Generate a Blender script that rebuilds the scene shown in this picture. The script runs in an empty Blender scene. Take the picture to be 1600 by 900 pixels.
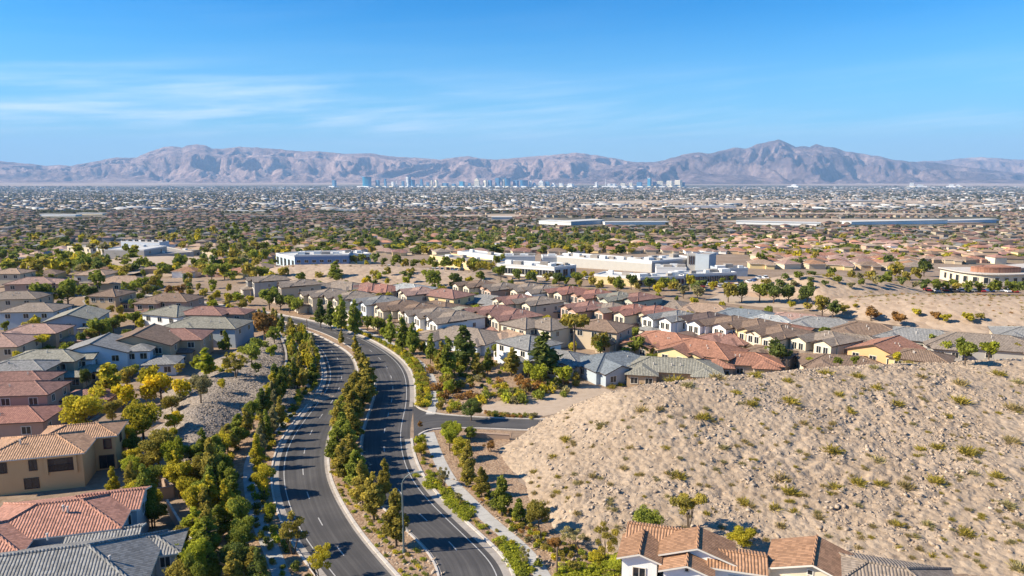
import bpy, math, random, bisect
import numpy as np
from mathutils import Vector, noise as mnoise

R = math.radians
rnd = random.Random(11)
nrng = np.random.default_rng(5)
scene = bpy.context.scene
col = scene.collection

# ------------------------------------------------------------------ camera
CAM_H = 47.0
PITCH = math.atan(175 / 1100)
FPX = 1100.0
cam_d = bpy.data.cameras.new('camera')
cam_d.sensor_width = 36.0
cam_d.lens = 36.0 * FPX / 1600
cam_d.clip_start = 1.0
cam_d.clip_end = 120000.0
cam = bpy.data.objects.new('camera', cam_d)
cam.location = (0, 0, CAM_H)
cam.rotation_euler = (math.pi / 2 - PITCH, 0, 0)
col.objects.link(cam)
scene.camera = cam

# ------------------------------------------------------------------ light and sky
SUN_EL, SUN_AZ = R(34), R(262)      # azimuth measured from +Y towards +X
sun_dir = Vector((math.sin(SUN_AZ) * math.cos(SUN_EL), math.cos(SUN_AZ) * math.cos(SUN_EL), math.sin(SUN_EL)))
sun_d = bpy.data.lights.new('sun', 'SUN')
sun_d.energy = 5.0
sun_d.angle = R(0.5)
sun_d.color = (1.0, 0.88, 0.70)
sun = bpy.data.objects.new('sun', sun_d)
sun.rotation_euler = (-sun_dir).to_track_quat('-Z', 'Y').to_euler()
col.objects.link(sun)

world = bpy.data.worlds.new('World')
scene.world = world
world.use_nodes = True
wn = world.node_tree.nodes
wl = world.node_tree.links
wn.clear()
w_out = wn.new('ShaderNodeOutputWorld')
w_bg = wn.new('ShaderNodeBackground')
w_sky = wn.new('ShaderNodeTexSky')
w_sky.sky_type = 'NISHITA'
w_sky.sun_disc = False
w_sky.sun_elevation = SUN_EL
w_sky.sun_rotation = SUN_AZ
w_sky.altitude = 600
w_sky.air_density = 1.0
w_sky.dust_density = 0.2
w_sky.ozone_density = 4.0
w_bg.inputs['Strength'].default_value = 0.085
w_hsv = wn.new('ShaderNodeHueSaturation')
w_hsv.inputs['Saturation'].default_value = 2.6
w_hsv.inputs['Hue'].default_value = 0.503
w_hsv.inputs['Value'].default_value = 1.05
wl.new(w_sky.outputs[0], w_hsv.inputs['Color'])
# thin cirrus: noise on the sky direction, flattened towards the horizon
w_tc = wn.new('ShaderNodeTexCoord')
w_sep = wn.new('ShaderNodeSeparateXYZ')
wl.new(w_tc.outputs['Generated'], w_sep.inputs[0])
def wmath(op, a, b=None, c=None):
    n = wn.new('ShaderNodeMath'); n.operation = op
    for i, v in enumerate((a, b, c)):
        if v is None: continue
        if isinstance(v, (int, float)): n.inputs[i].default_value = v
        else: wl.new(v, n.inputs[i])
    return n.outputs[0]
zz = wmath('MAXIMUM', w_sep.outputs['Z'], 0.02)
w_az = wmath('ARCTAN2', w_sep.outputs['X'], w_sep.outputs['Y'])
w_cmb = wn.new('ShaderNodeCombineXYZ')
wl.new(wmath('MULTIPLY', w_az, 1.6), w_cmb.inputs[0])
wl.new(wmath('ADD', wmath('MULTIPLY', w_sep.outputs['Z'], 17.0), wmath('MULTIPLY', w_az, -1.1)), w_cmb.inputs[1])
w_n1 = wn.new('ShaderNodeTexNoise'); w_n1.inputs['Scale'].default_value = 1.35; w_n1.inputs['Detail'].default_value = 9
w_n1.inputs['Roughness'].default_value = 0.6; w_n1.inputs['Distortion'].default_value = 0.5
wl.new(w_cmb.outputs[0], w_n1.inputs['Vector'])
w_cmb2 = wn.new('ShaderNodeCombineXYZ')
wl.new(wmath('MULTIPLY', w_az, 4.0), w_cmb2.inputs[0])
wl.new(wmath('ADD', wmath('MULTIPLY', w_sep.outputs['Z'], 90.0), wmath('MULTIPLY', w_az, -7.0)), w_cmb2.inputs[1])
w_n2 = wn.new('ShaderNodeTexNoise'); w_n2.inputs['Scale'].default_value = 1.0; w_n2.inputs['Detail'].default_value = 5
wl.new(w_cmb2.outputs[0], w_n2.inputs['Vector'])
# clouds live in a band 3..12 degrees up, densest to the north-west
w_rise = wn.new('ShaderNodeMapRange'); w_rise.interpolation_type = 'SMOOTHSTEP'
wl.new(w_sep.outputs['Z'], w_rise.inputs[0]); w_rise.inputs[1].default_value = 0.025; w_rise.inputs[2].default_value = 0.07
w_fall = wn.new('ShaderNodeMapRange'); w_fall.interpolation_type = 'SMOOTHSTEP'
wl.new(w_sep.outputs['Z'], w_fall.inputs[0]); w_fall.inputs[1].default_value = 0.155; w_fall.inputs[2].default_value = 0.085
w_fall.inputs[3].default_value = 0.05
w_side = wn.new('ShaderNodeMapRange'); w_side.interpolation_type = 'SMOOTHSTEP'
wl.new(w_az, w_side.inputs[0]); w_side.inputs[1].default_value = 0.50; w_side.inputs[2].default_value = -0.55
w_side.inputs[3].default_value = 0.45; w_side.inputs[4].default_value = 1.0
w_den = wn.new('ShaderNodeMapRange'); w_den.interpolation_type = 'SMOOTHSTEP'
mixn = wmath('ADD', wmath('MULTIPLY', w_n1.outputs['Fac'], 0.72), wmath('MULTIPLY', w_n2.outputs['Fac'], 0.28))
wl.new(mixn, w_den.inputs[0]); w_den.inputs[1].default_value = 0.42; w_den.inputs[2].default_value = 0.70
w_fac = wmath('MULTIPLY', wmath('MULTIPLY', wmath('MULTIPLY', w_den.outputs[0], w_rise.outputs[0]), w_fall.outputs[0]), wmath('MULTIPLY', w_side.outputs[0], 0.8))
w_low = wn.new('ShaderNodeMapRange'); w_low.interpolation_type = 'SMOOTHSTEP'
wl.new(w_sep.outputs['Z'], w_low.inputs[0]); w_low.inputs[1].default_value = 0.24; w_low.inputs[2].default_value = -0.02
w_low.inputs[4].default_value = 0.92
w_pale = wn.new('ShaderNodeMix'); w_pale.data_type = 'RGBA'
wl.new(w_low.outputs[0], w_pale.inputs['Factor']); wl.new(w_hsv.outputs[0], w_pale.inputs[6]); w_pale.inputs[7].default_value = (2.4, 4.6, 6.3, 1)
w_mix = wn.new('ShaderNodeMix'); w_mix.data_type = 'RGBA'
wl.new(w_fac, w_mix.inputs['Factor'])
wl.new(w_pale.outputs[2], w_mix.inputs[6])
w_mix.inputs[7].default_value = (6.8, 7.6, 8.4, 1)
wl.new(w_mix.outputs[2], w_bg.inputs['Color'])
wl.new(w_bg.outputs[0], w_out.inputs['Surface'])

scene.view_settings.view_transform = 'Standard'
scene.view_settings.look = 'None'
scene.view_settings.gamma = 1.0
scene.view_settings.exposure = 1.0
scene.view_settings.use_curve_mapping = False
scene.cycles.max_bounces = 5
scene.cycles.diffuse_bounces = 2
scene.cycles.glossy_bounces = 2
scene.cycles.transmission_bounces = 2
scene.cycles.volume_bounces = 0
scene.cycles.transparent_max_bounces = 4

# ------------------------------------------------------------------ geometry helpers
CP, SP = math.cos(PITCH), math.sin(PITCH)
def ray(px, py):
    u, v = px - 800, 450 - py
    return u, CP * FPX + SP * v, -SP * FPX + CP * v
GT = [(340, 0), (380, -1.2), (440, -4.5), (520, -10), (620, -16), (780, -22.5), (1000, -30), (1400, -39), (1900, -48), (2700, -60), (3800, -74), (6500, -103), (10000, -134), (14000, -166), (18000, -152), (24000, -126), (60000, 60)]
GD = [g[0] for g in GT]
def gz(x, y):
    """height of the plain: level near the viewpoint, falling gently to the valley floor, rising again to the ranges"""
    d = math.hypot(x, y)
    if d < GT[0][0]: return 0.0
    if d >= GT[-1][0]: return GT[-1][1]
    i = bisect.bisect_right(GD, d) - 1
    (d0, z0), (d1, z1) = GT[i], GT[i + 1]
    return z0 + (z1 - z0) * (d - d0) / (d1 - d0)
def U(px, py, z=None):
    """point of the terrain (or of the level z) seen at a pixel of the 1600x900 photograph"""
    rx, ry, rz = ray(px, py)
    if z is not None:
        t = (z - CAM_H) / rz
        return rx * t, ry * t
    zz = 0.0
    for _ in range(60):
        t = (zz - CAM_H) / min(rz, -1e-3)
        zz = 0.5 * zz + 0.5 * gz(rx * t, ry * t)
    t = (zz - CAM_H) / min(rz, -1e-3)
    return rx * t, ry * t
def PX(x, y, z):
    """pixel at which a world point is seen; used to count and describe, and to pick zones"""
    dz = z - CAM_H
    f = CP * y - SP * dz
    up = SP * y + CP * dz
    if f < 0.1: return (-9999, -9999)
    return 800 + FPX * x / f, 450 - FPX * up / f

def mesh_from(name, verts, faces, mats=(), midx=None, uvs=None, smooth=False):
    me = bpy.data.meshes.new(name)
    me.from_pydata([tuple(v) for v in verts], [], [tuple(f) for f in faces])
    for m in mats: me.materials.append(m)
    if midx is not None: me.polygons.foreach_set('material_index', midx)
    if uvs is not None:
        ul = me.uv_layers.new(name='UVMap')
        ul.data.foreach_set('uv', np.asarray(uvs, dtype=np.float32).ravel())
    if smooth: me.polygons.foreach_set('use_smooth', [True] * len(me.polygons))
    me.update()
    return me
def mesh_np(name, V, F, mats=(), midx=None, tint=None, smooth=False):
    """V (n,3) F (m,k) with k constant; tint: per-face value -> face attribute"""
    me = bpy.data.meshes.new(name)
    V = np.ascontiguousarray(V, dtype=np.float32); F = np.ascontiguousarray(F, dtype=np.int32)
    m, k = F.shape
    me.vertices.add(len(V)); me.vertices.foreach_set('co', V.ravel())
    me.loops.add(m * k); me.loops.foreach_set('vertex_index', F.ravel())
    me.polygons.add(m)
    me.polygons.foreach_set('loop_start', np.arange(0, m * k, k, dtype=np.int32))
    me.polygons.foreach_set('loop_total', np.full(m, k, dtype=np.int32))
    for q in mats: me.materials.append(q)
    if midx is not None: me.polygons.foreach_set('material_index', np.asarray(midx, dtype=np.int32))
    if tint is not None:
        tint = np.asarray(tint, dtype=np.float32)
        if tint.ndim == 1:
            a = me.attributes.new('tint', 'FLOAT', 'FACE'); a.data.foreach_set('value', tint)
        else:
            a = me.attributes.new('facecol', 'FLOAT_COLOR', 'FACE')
            if tint.shape[1] == 3: tint = np.hstack([tint, np.ones((len(tint), 1), np.float32)])
            a.data.foreach_set('color', np.ascontiguousarray(tint).ravel())
    if smooth: me.polygons.foreach_set('use_smooth', np.ones(m, dtype=bool))
    me.update(calc_edges=True)
    me.validate()
    return me
def link(name, me, parent=None, loc=None, rz=None):
    o = bpy.data.objects.new(name, me)
    col.objects.link(o)
    if parent is not None: o.parent = parent
    if loc is not None: o.location = loc
    if rz is not None: o.rotation_euler = (0, 0, rz)
    return o
def structure(name, me, loc=None):
    o = link(name, me, loc=loc); o['kind'] = 'structure'
    return o
def empty(name, loc, rz=0.0, sc=None):
    o = link(name, None, loc=loc, rz=rz)
    o.empty_display_size = 0.5
    if sc is not None: o.scale = sc
    return o
class MB:
    """collects quads and polygons into one mesh"""
    def __init__(s): s.v, s.f, s.m, s.uv = [], [], [], []
    def poly(s, pts, m=0, uv=None):
        n = len(s.v); s.v += [tuple(p) for p in pts]; s.f.append(tuple(range(n, n + len(pts)))); s.m.append(m)
        s.uv += list(uv) if uv else [(p[0] + 0.37 * p[1], p[2] if abs(p[2]) > 0 else p[1]) for p in pts]
    def box(s, x0, x1, y0, y1, z0, z1, m=0, bottom=True):
        a, b, c, d = (x0, y0), (x1, y0), (x1, y1), (x0, y1)
        P = lambda q, z: (q[0], q[1], z)
        for p, q in ((a, b), (b, c), (c, d), (d, a)):
            s.poly([P(p, z0), P(q, z0), P(q, z1), P(p, z1)], m)
        s.poly([P(a, z1), P(b, z1), P(c, z1), P(d, z1)], m)
        if bottom: s.poly([P(d, z0), P(c, z0), P(b, z0), P(a, z0)], m)
    def tube(s, p0, p1, r0, r1, n=7, m=0, cap=True):
        p0, p1 = Vector(p0), Vector(p1)
        d = (p1 - p0).normalized()
        a = d.orthogonal().normalized(); b = d.cross(a)
        A = [p0 + (a * math.cos(2 * math.pi * k / n) + b * math.sin(2 * math.pi * k / n)) * r0 for k in range(n)]
        B = [p1 + (a * math.cos(2 * math.pi * k / n) + b * math.sin(2 * math.pi * k / n)) * r1 for k in range(n)]
        for k in range(n):
            s.poly([A[k], A[(k + 1) % n], B[(k + 1) % n], B[k]], m)
        if cap:
            s.poly(B, m); s.poly(A[::-1], m)
    def mesh(s, name, mats, smooth=False):
        return mesh_from(name, s.v, s.f, mats, s.m, s.uv, smooth)

# ------------------------------------------------------------------ materials
def new_mat(name):
    m = bpy.data.materials.new(name); m.use_nodes = True
    nt = m.node_tree; nt.nodes.clear()
    return m, nt.nodes, nt.links
def n_(nodes, kind, **kw):
    n = nodes.new('ShaderNode' + kind)
    for k, v in kw.items():
        if k.startswith('in_'): n.inputs[k[3:].replace('_', ' ')].default_value = v
        else: setattr(n, k, v)
    return n
def mth(N, L, op, a, b=None, c=None, clamp=False):
    n = N.new('ShaderNodeMath'); n.operation = op; n.use_clamp = clamp
    for i, v in enumerate((a, b, c)):
        if v is None: continue
        if isinstance(v, (int, float)): n.inputs[i].default_value = v
        else: L.new(v, n.inputs[i])
    return n.outputs[0]
def ramp(N, L, fac, stops):
    r = N.new('ShaderNodeValToRGB')
    e = r.color_ramp.elements
    e[0].position, e[0].color = stops[0][0], (*stops[0][1], 1)
    e[1].position, e[1].color = stops[-1][0], (*stops[-1][1], 1)
    for p, c in stops[1:-1]:
        q = e.new(p); q.color = (*c, 1)
    L.new(fac, r.inputs[0])
    return r.outputs[0]
def mixc(N, L, fac, a, b, mode='MIX'):
    n = N.new('ShaderNodeMix'); n.data_type = 'RGBA'; n.blend_type = mode
    for i, v in ((0, fac), (6, a), (7, b)):
        if isinstance(v, (int, float)): n.inputs[i].default_value = v
        elif isinstance(v, tuple): n.inputs[i].default_value = (*v, 1) if len(v) == 3 else v
        else: L.new(v, n.inputs[i])
    return n.outputs[2]
def noise_(N, L, vec, scale, detail=4, rough=0.55, dist=0.0):
    n = N.new('ShaderNodeTexNoise')
    n.inputs['Scale'].default_value = scale; n.inputs['Detail'].default_value = detail
    n.inputs['Roughness'].default_value = rough; n.inputs['Distortion'].default_value = dist
    if vec is not None: L.new(vec, n.inputs['Vector'])
    return n.outputs['Fac']
def finish(m, N, L, color, rough=0.85, bump=None, bdist=0.05, bstr=1.0, spec=0.3, metal=0.0):
    p = N.new('ShaderNodeBsdfPrincipled')
    if isinstance(color, tuple): p.inputs['Base Color'].default_value = (*color, 1)
    else: L.new(color, p.inputs['Base Color'])
    if isinstance(rough, (int, float)): p.inputs['Roughness'].default_value = rough
    else: L.new(rough, p.inputs['Roughness'])
    p.inputs['Specular IOR Level'].default_value = spec
    p.inputs['Metallic'].default_value = metal
    if bump is not None:
        b = N.new('ShaderNodeBump'); b.inputs['Distance'].default_value = bdist; b.inputs['Strength'].default_value = bstr
        L.new(bump, b.inputs['Height']); L.new(b.outputs[0], p.inputs['Normal'])
    o = N.new('ShaderNodeOutputMaterial')
    L.new(p.outputs[0], o.inputs['Surface'])
    return m
def plain(name, c, rough=0.7, metal=0.0, var=0.12, scale=1.5, spec=0.3):
    m, N, L = new_mat(name)
    tc = n_(N, 'TexCoord')
    f = noise_(N, L, tc.outputs['Object'], scale, 5)
    k = mth(N, L, 'ADD', mth(N, L, 'MULTIPLY', f, var * 2), 1 - var)
    cc = mixc(N, L, 1.0, c, k, 'MULTIPLY')
    return finish(m, N, L, cc, rough, f, 0.01, 0.3, spec, metal)

_sand_cache = {}
def earth_mat(name, stops, s1, s2, bump_d, stones=None, rough=0.95):
    m, N, L = new_mat(name)
    tc = n_(N, 'TexCoord'); v = tc.outputs['Object']
    a = noise_(N, L, v, s1, 8, 0.62)
    b = noise_(N, L, v, s2, 6, 0.65)
    f = mth(N, L, 'ADD', mth(N, L, 'MULTIPLY', a, 0.5), mth(N, L, 'MULTIPLY', b, 0.5))
    c = ramp(N, L, f, stops)
    h = b
    if stones:
        vo = n_(N, 'TexVoronoi'); vo.inputs['Scale'].default_value = stones[0]; L.new(v, vo.inputs['Vector'])
        sc = n_(N, 'SeparateColor'); L.new(vo.outputs['Color'], sc.inputs[0])
        c2 = ramp(N, L, sc.outputs[0], [(0.0, stones[1]), (1.0, stones[2])])
        c = mixc(N, L, stones[3], c, c2)
        h = mth(N, L, 'SUBTRACT', mth(N, L, 'MULTIPLY', b, 1.0), mth(N, L, 'MULTIPLY', vo.outputs['Distance'], 0.9))
    return finish(m, N, L, c, rough, h, bump_d, 1.0, 0.1)

M = {}
# plain desert soil between and beyond the houses; large patches of built-up, planted and bare land
def plain_mat():
    m, N, L = new_mat('valley_soil')
    tc = n_(N, 'TexCoord'); v = tc.outputs['Object']
    fine = noise_(N, L, v, 0.9, 6, 0.6)
    mid = noise_(N, L, v, 0.045, 5, 0.6)
    near = ramp(N, L, mth(N, L, 'ADD', mth(N, L, 'MULTIPLY', fine, 0.55), mth(N, L, 'MULTIPLY', mid, 0.45)),
                [(0.30, (0.17, 0.12, 0.08)), (0.5, (0.28, 0.205, 0.145)), (0.70, (0.39, 0.30, 0.225))])
    # far: stretched patches
    big = noise_(N, L, v, 0.0011, 6, 0.68)
    sm = noise_(N, L, v, 0.011, 7, 0.75)
    sp = noise_(N, L, v, 0.05, 3, 0.7)
    g = mth(N, L, 'ADD', mth(N, L, 'MULTIPLY', sm, 0.6), mth(N, L, 'MULTIPLY', sp, 0.4))
    far = ramp(N, L, g, [(0.36, (0.035, 0.05, 0.03)), (0.47, (0.085, 0.085, 0.06)), (0.55, (0.21, 0.17, 0.13)), (0.66, (0.40, 0.34, 0.29))])
    bare = ramp(N, L, mid, [(0.3, (0.30, 0.235, 0.18)), (0.7, (0.42, 0.345, 0.275))])
    far = mixc(N, L, ramp(N, L, big, [(0.58, (0, 0, 0)), (0.64, (1, 1, 1))]), far, bare)
    ln = n_(N, 'VectorMath', operation='LENGTH'); L.new(v, ln.inputs[0])
    k = n_(N, 'MapRange'); L.new(ln.outputs['Value'], k.inputs[0]); k.inputs[1].default_value = 500; k.inputs[2].default_value = 1200
    c = mixc(N, L, k.outputs[0], near, far)
    # alluvial fans under the ranges
    k2 = n_(N, 'MapRange'); L.new(ln.outputs['Value'], k2.inputs[0]); k2.inputs[1].default_value = 15500; k2.inputs[2].default_value = 18500
    fan = ramp(N, L, noise_(N, L, v, 0.0006, 6, 0.6), [(0.3, (0.30, 0.22, 0.18)), (0.7, (0.52, 0.40, 0.31))])
    c = mixc(N, L, k2.outputs[0], c, fan)
    return finish(m, N, L, c, 0.95, fine, 0.12, 0.8, 0.1)
M['soil'] = plain_mat()
M['rock'] = earth_mat('rocky_hillside', [(0.28, (0.19, 0.137, 0.092)), (0.45, (0.345, 0.260, 0.182)), (0.60, (0.450, 0.350, 0.252)), (0.76, (0.60, 0.50, 0.385))],
                      0.09, 1.3, 0.22, (1.1, (0.25, 0.18, 0.12), (0.50, 0.395, 0.285), 0.22))
M['rock_stone'] = earth_mat('loose_stone', [(0.3, (0.20, 0.145, 0.10)), (0.5, (0.40, 0.31, 0.225)), (0.72, (0.66, 0.56, 0.44))], 0.35, 2.6, 0.06)  # darkest stop puts shadow among the stones into their colour
M['knoll'] = earth_mat('sandy_knoll', [(0.3, (0.28, 0.20, 0.14)), (0.5, (0.40, 0.30, 0.215)), (0.7, (0.49, 0.38, 0.275))],
                       0.06, 0.5, 0.22, (0.45, (0.25, 0.175, 0.12), (0.48, 0.375, 0.275), 0.35))
M['gravel'] = earth_mat('grey_gravel', [(0.3, (0.15, 0.12, 0.09)), (0.5, (0.25, 0.205, 0.160)), (0.7, (0.34, 0.285, 0.23))],
                        0.3, 2.2, 0.14, (2.6, (0.17, 0.14, 0.11), (0.46, 0.39, 0.325), 0.4))
M['bed'] = earth_mat('planted_bed_soil', [(0.3, (0.14, 0.085, 0.05)), (0.5, (0.27, 0.175, 0.11)), (0.7, (0.37, 0.265, 0.18))],
                     0.35, 2.5, 0.09, (2.8, (0.25, 0.16, 0.10), (0.52, 0.39, 0.27), 0.4))
M['pale_sand'] = earth_mat('pale_graded_sand', [(0.3, (0.34, 0.26, 0.19)), (0.5, (0.42, 0.33, 0.245)), (0.7, (0.48, 0.385, 0.295))], 0.05, 0.7, 0.06)
M['lawn'] = earth_mat('mown_lawn', [(0.3, (0.02, 0.08, 0.01)), (0.7, (0.06, 0.18, 0.03))], 0.6, 6.0, 0.03)

def asphalt():
    m, N, L = new_mat('asphalt')
    tc = n_(N, 'TexCoord'); uv = n_(N, 'SeparateXYZ'); L.new(tc.outputs['UV'], uv.inputs[0])
    v = tc.outputs['Object']
    a = noise_(N, L, v, 0.12, 6, 0.6); b = noise_(N, L, v, 9.0, 3, 0.6)
    mp = n_(N, 'Mapping'); mp.inputs['Scale'].default_value = (2.2, 0.035, 1); L.new(tc.outputs['UV'], mp.inputs[0])
    st = noise_(N, L, mp.outputs[0], 1.0, 5, 0.6)
    f = mth(N, L, 'ADD', mth(N, L, 'ADD', mth(N, L, 'MULTIPLY', a, 0.35), mth(N, L, 'MULTIPLY', b, 0.2)), mth(N, L, 'MULTIPLY', st, 0.45))
    c = ramp(N, L, f, [(0.34, (0.042, 0.040, 0.039)), (0.50, (0.072, 0.068, 0.066)), (0.64, (0.118, 0.111, 0.105))])
    return finish(m, N, L, c, 0.82, b, 0.01, 0.4, 0.25)
M['asphalt'] = asphalt()
def concrete(name, c0, c1, joint=None):
    m, N, L = new_mat(name)
    tc = n_(N, 'TexCoord'); v = tc.outputs['Object']
    a = noise_(N, L, v, 0.4, 6, 0.65); b = noise_(N, L, v, 5.0, 4)
    c = ramp(N, L, mth(N, L, 'ADD', mth(N, L, 'MULTIPLY', a, 0.6), mth(N, L, 'MULTIPLY', b, 0.4)), [(0.32, c0), (0.66, c1)])
    if joint:
        s = n_(N, 'SeparateXYZ'); L.new(tc.outputs['UV'], s.inputs[0])
        fr = mth(N, L, 'FRACT', mth(N, L, 'DIVIDE', s.outputs[1], joint))
        g = mth(N, L, 'LESS_THAN', fr, 0.05)
        c = mixc(N, L, mth(N, L, 'MULTIPLY', g, 0.45), c, (0.16, 0.14, 0.12))
    return finish(m, N, L, c, 0.85, b, 0.01, 0.4, 0.2)
M['kerb'] = concrete('kerb_concrete', (0.42, 0.38, 0.33), (0.60, 0.55, 0.49), 3.0)
M['gutter'] = concrete('gutter_concrete', (0.25, 0.22, 0.19), (0.40, 0.36, 0.315), 3.0)
M['path'] = concrete('path_concrete', (0.34, 0.325, 0.30), (0.47, 0.455, 0.42), 1.8)
M['paint'] = plain('road_paint', (0.42, 0.41, 0.39), 0.7, var=0.5, scale=3)
M['block'] = plain('block_wall', (0.36, 0.26, 0.19), 0.9, scale=3)
M['block_grey'] = plain('retaining_block', (0.34, 0.32, 0.30), 0.9, scale=3)
M['bark'] = plain('bark', (0.11, 0.08, 0.055), 0.95, scale=5, var=0.3)
M['steel'] = plain('painted_steel', (0.16, 0.20, 0.20), 0.45, 0.3)
M['post'] = plain('brown_post', (0.16, 0.11, 0.07), 0.7)
M['white'] = plain('white_paint', (0.66, 0.65, 0.62), 0.7)
M['trim'] = plain('pale_trim', (0.70, 0.65, 0.56), 0.7)
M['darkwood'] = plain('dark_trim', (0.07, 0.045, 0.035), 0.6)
M['shutter'] = plain('maroon_shutter', (0.14, 0.04, 0.04), 0.6)
M['door'] = plain('door_paint', (0.16, 0.10, 0.07), 0.5)
M['garage'] = plain('garage_door_paint', (0.52, 0.46, 0.38), 0.6)
def glass_mat():
    m, N, L = new_mat('window_glass')
    return finish(m, N, L, (0.020, 0.026, 0.032), 0.08, None, spec=0.6)
M['glass'] = glass_mat()
M['roof_membrane'] = plain('pale_roof_membrane', (0.50, 0.50, 0.48), 0.8)

WALL = {'bone': (0.50, 0.48, 0.43), 'cream': (0.66, 0.57, 0.42), 'white': (0.80, 0.79, 0.76), 'tan': (0.46, 0.34, 0.22), 'beige': (0.52, 0.43, 0.31),
        'pale blue': (0.56, 0.62, 0.68), 'blue-grey': (0.38, 0.43, 0.47), 'orange': (0.62, 0.38, 0.15), 'yellow': (0.66, 0.52, 0.28),
        'pinkish': (0.47, 0.30, 0.22), 'brown': (0.28, 0.20, 0.14), 'grey': (0.40, 0.38, 0.35), 'taupe': (0.40, 0.33, 0.26),
        'ochre': (0.62, 0.385, 0.19), 'brick': (0.33, 0.16, 0.11), 'sage': (0.42, 0.43, 0.34)}
ROOF = {'red': (0.36, 0.18, 0.135), 'terracotta': (0.40, 0.20, 0.13), 'brown': (0.25, 0.175, 0.125), 'taupe': (0.29, 0.235, 0.185),
        'grey': (0.27, 0.265, 0.25), 'blue-grey': (0.20, 0.225, 0.24), 'red-brown': (0.30, 0.170, 0.135), 'olive-grey': (0.29, 0.275, 0.22),
        'pinkish': (0.38, 0.25, 0.20), 'dark brown': (0.15, 0.11, 0.095), 'orange': (0.38, 0.215, 0.125), 'pale': (0.44, 0.45, 0.43),
        'tan': (0.41, 0.29, 0.205), 'rose': (0.42, 0.215, 0.155), 'clay': (0.45, 0.275, 0.17)}
_wm, _rm = {}, {}
def wall_mat(k):
    if k not in _wm:
        m, N, L = new_mat('stucco_' + k.replace(' ', '_').replace('-', '_'))
        tc = n_(N, 'TexCoord'); v = tc.outputs['Object']
        a = noise_(N, L, v, 0.5, 5); b = noise_(N, L, v, 14.0, 3)
        kk = mth(N, L, 'ADD', mth(N, L, 'MULTIPLY', a, 0.22), 0.89)
        _wm[k] = finish(m, N, L, mixc(N, L, 1.0, WALL[k], kk, 'MULTIPLY'), 0.92, b, 0.01, 0.5, 0.15)
    return _wm[k]
def roof_mat(k):
    """barrel tile: U runs along the eave, V up the slope (both in metres)"""
    if k not in _rm:
        m, N, L = new_mat('roof_tile_' + k.replace(' ', '_').replace('-', '_'))
        tc = n_(N, 'TexCoord'); s = n_(N, 'SeparateXYZ'); L.new(tc.outputs['UV'], s.inputs[0])
        u = mth(N, L, 'DIVIDE', s.outputs[0], 0.34); v = mth(N, L, 'DIVIDE', s.outputs[1], 0.40)
        wob = mth(N, L, 'MULTIPLY', noise_(N, L, tc.outputs['Object'], 0.8, 3), 0.5)
        u2 = mth(N, L, 'ADD', u, wob)
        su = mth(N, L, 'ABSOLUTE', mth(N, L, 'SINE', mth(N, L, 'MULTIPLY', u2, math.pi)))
        fv = mth(N, L, 'FRACT', v)
        h = mth(N, L, 'ADD', mth(N, L, 'MULTIPLY', su, 1.0), mth(N, L, 'MULTIPLY', mth(N, L, 'SUBTRACT', 1.0, fv), 0.35))
        cb = n_(N, 'CombineXYZ'); L.new(mth(N, L, 'FLOOR', u2), cb.inputs[0]); L.new(mth(N, L, 'FLOOR', v), cb.inputs[1])
        wnz = n_(N, 'TexWhiteNoise', noise_dimensions='2D'); L.new(cb.outputs[0], wnz.inputs['Vector'])
        big = noise_(N, L, tc.outputs['Object'], 0.35, 5)
        oi = n_(N, 'ObjectInfo')
        kk = mth(N, L, 'ADD', mth(N, L, 'ADD', mth(N, L, 'MULTIPLY', wnz.outputs['Value'], 0.42), mth(N, L, 'MULTIPLY', big, 0.35)), 0.55)
        kk = mth(N, L, 'MULTIPLY', kk, mth(N, L, 'ADD', mth(N, L, 'MULTIPLY', oi.outputs['Random'], 0.18), 0.93))
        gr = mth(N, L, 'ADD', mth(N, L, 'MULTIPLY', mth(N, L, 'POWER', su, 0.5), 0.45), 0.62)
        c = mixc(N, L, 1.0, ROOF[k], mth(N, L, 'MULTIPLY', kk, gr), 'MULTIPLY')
        _rm[k] = finish(m, N, L, c, 0.85, h, 0.075, 1.0, 0.15)
    return _rm[k]
def attr_col_mat(name, rough=0.9):
    m, N, L = new_mat(name)
    a = n_(N, 'Attribute', attribute_name='facecol')
    tc = n_(N, 'TexCoord')
    f = noise_(N, L, tc.outputs['Object'], 0.25, 4)
    c = mixc(N, L, 1.0, a.outputs['Color'], mth(N, L, 'ADD', mth(N, L, 'MULTIPLY', f, 0.5), 0.75), 'MULTIPLY')
    return finish(m, N, L, c, rough, None, spec=0.1)
M['facecol'] = attr_col_mat('far_building_surfaces')
LEAF = {'olive': (0.335, 0.285, 0.062), 'green': (0.245, 0.275, 0.050), 'dark': (0.145, 0.180, 0.050), 'yellowgreen': (0.47, 0.41, 0.045),
        'yellow': (0.62, 0.49, 0.035), 'brown': (0.33, 0.19, 0.065), 'grey': (0.33, 0.30, 0.145), 'lime': (0.36, 0.385, 0.045), 'straw': (0.34, 0.28, 0.13), 'far': (0.115, 0.120, 0.065)}
_lm = {}
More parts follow.
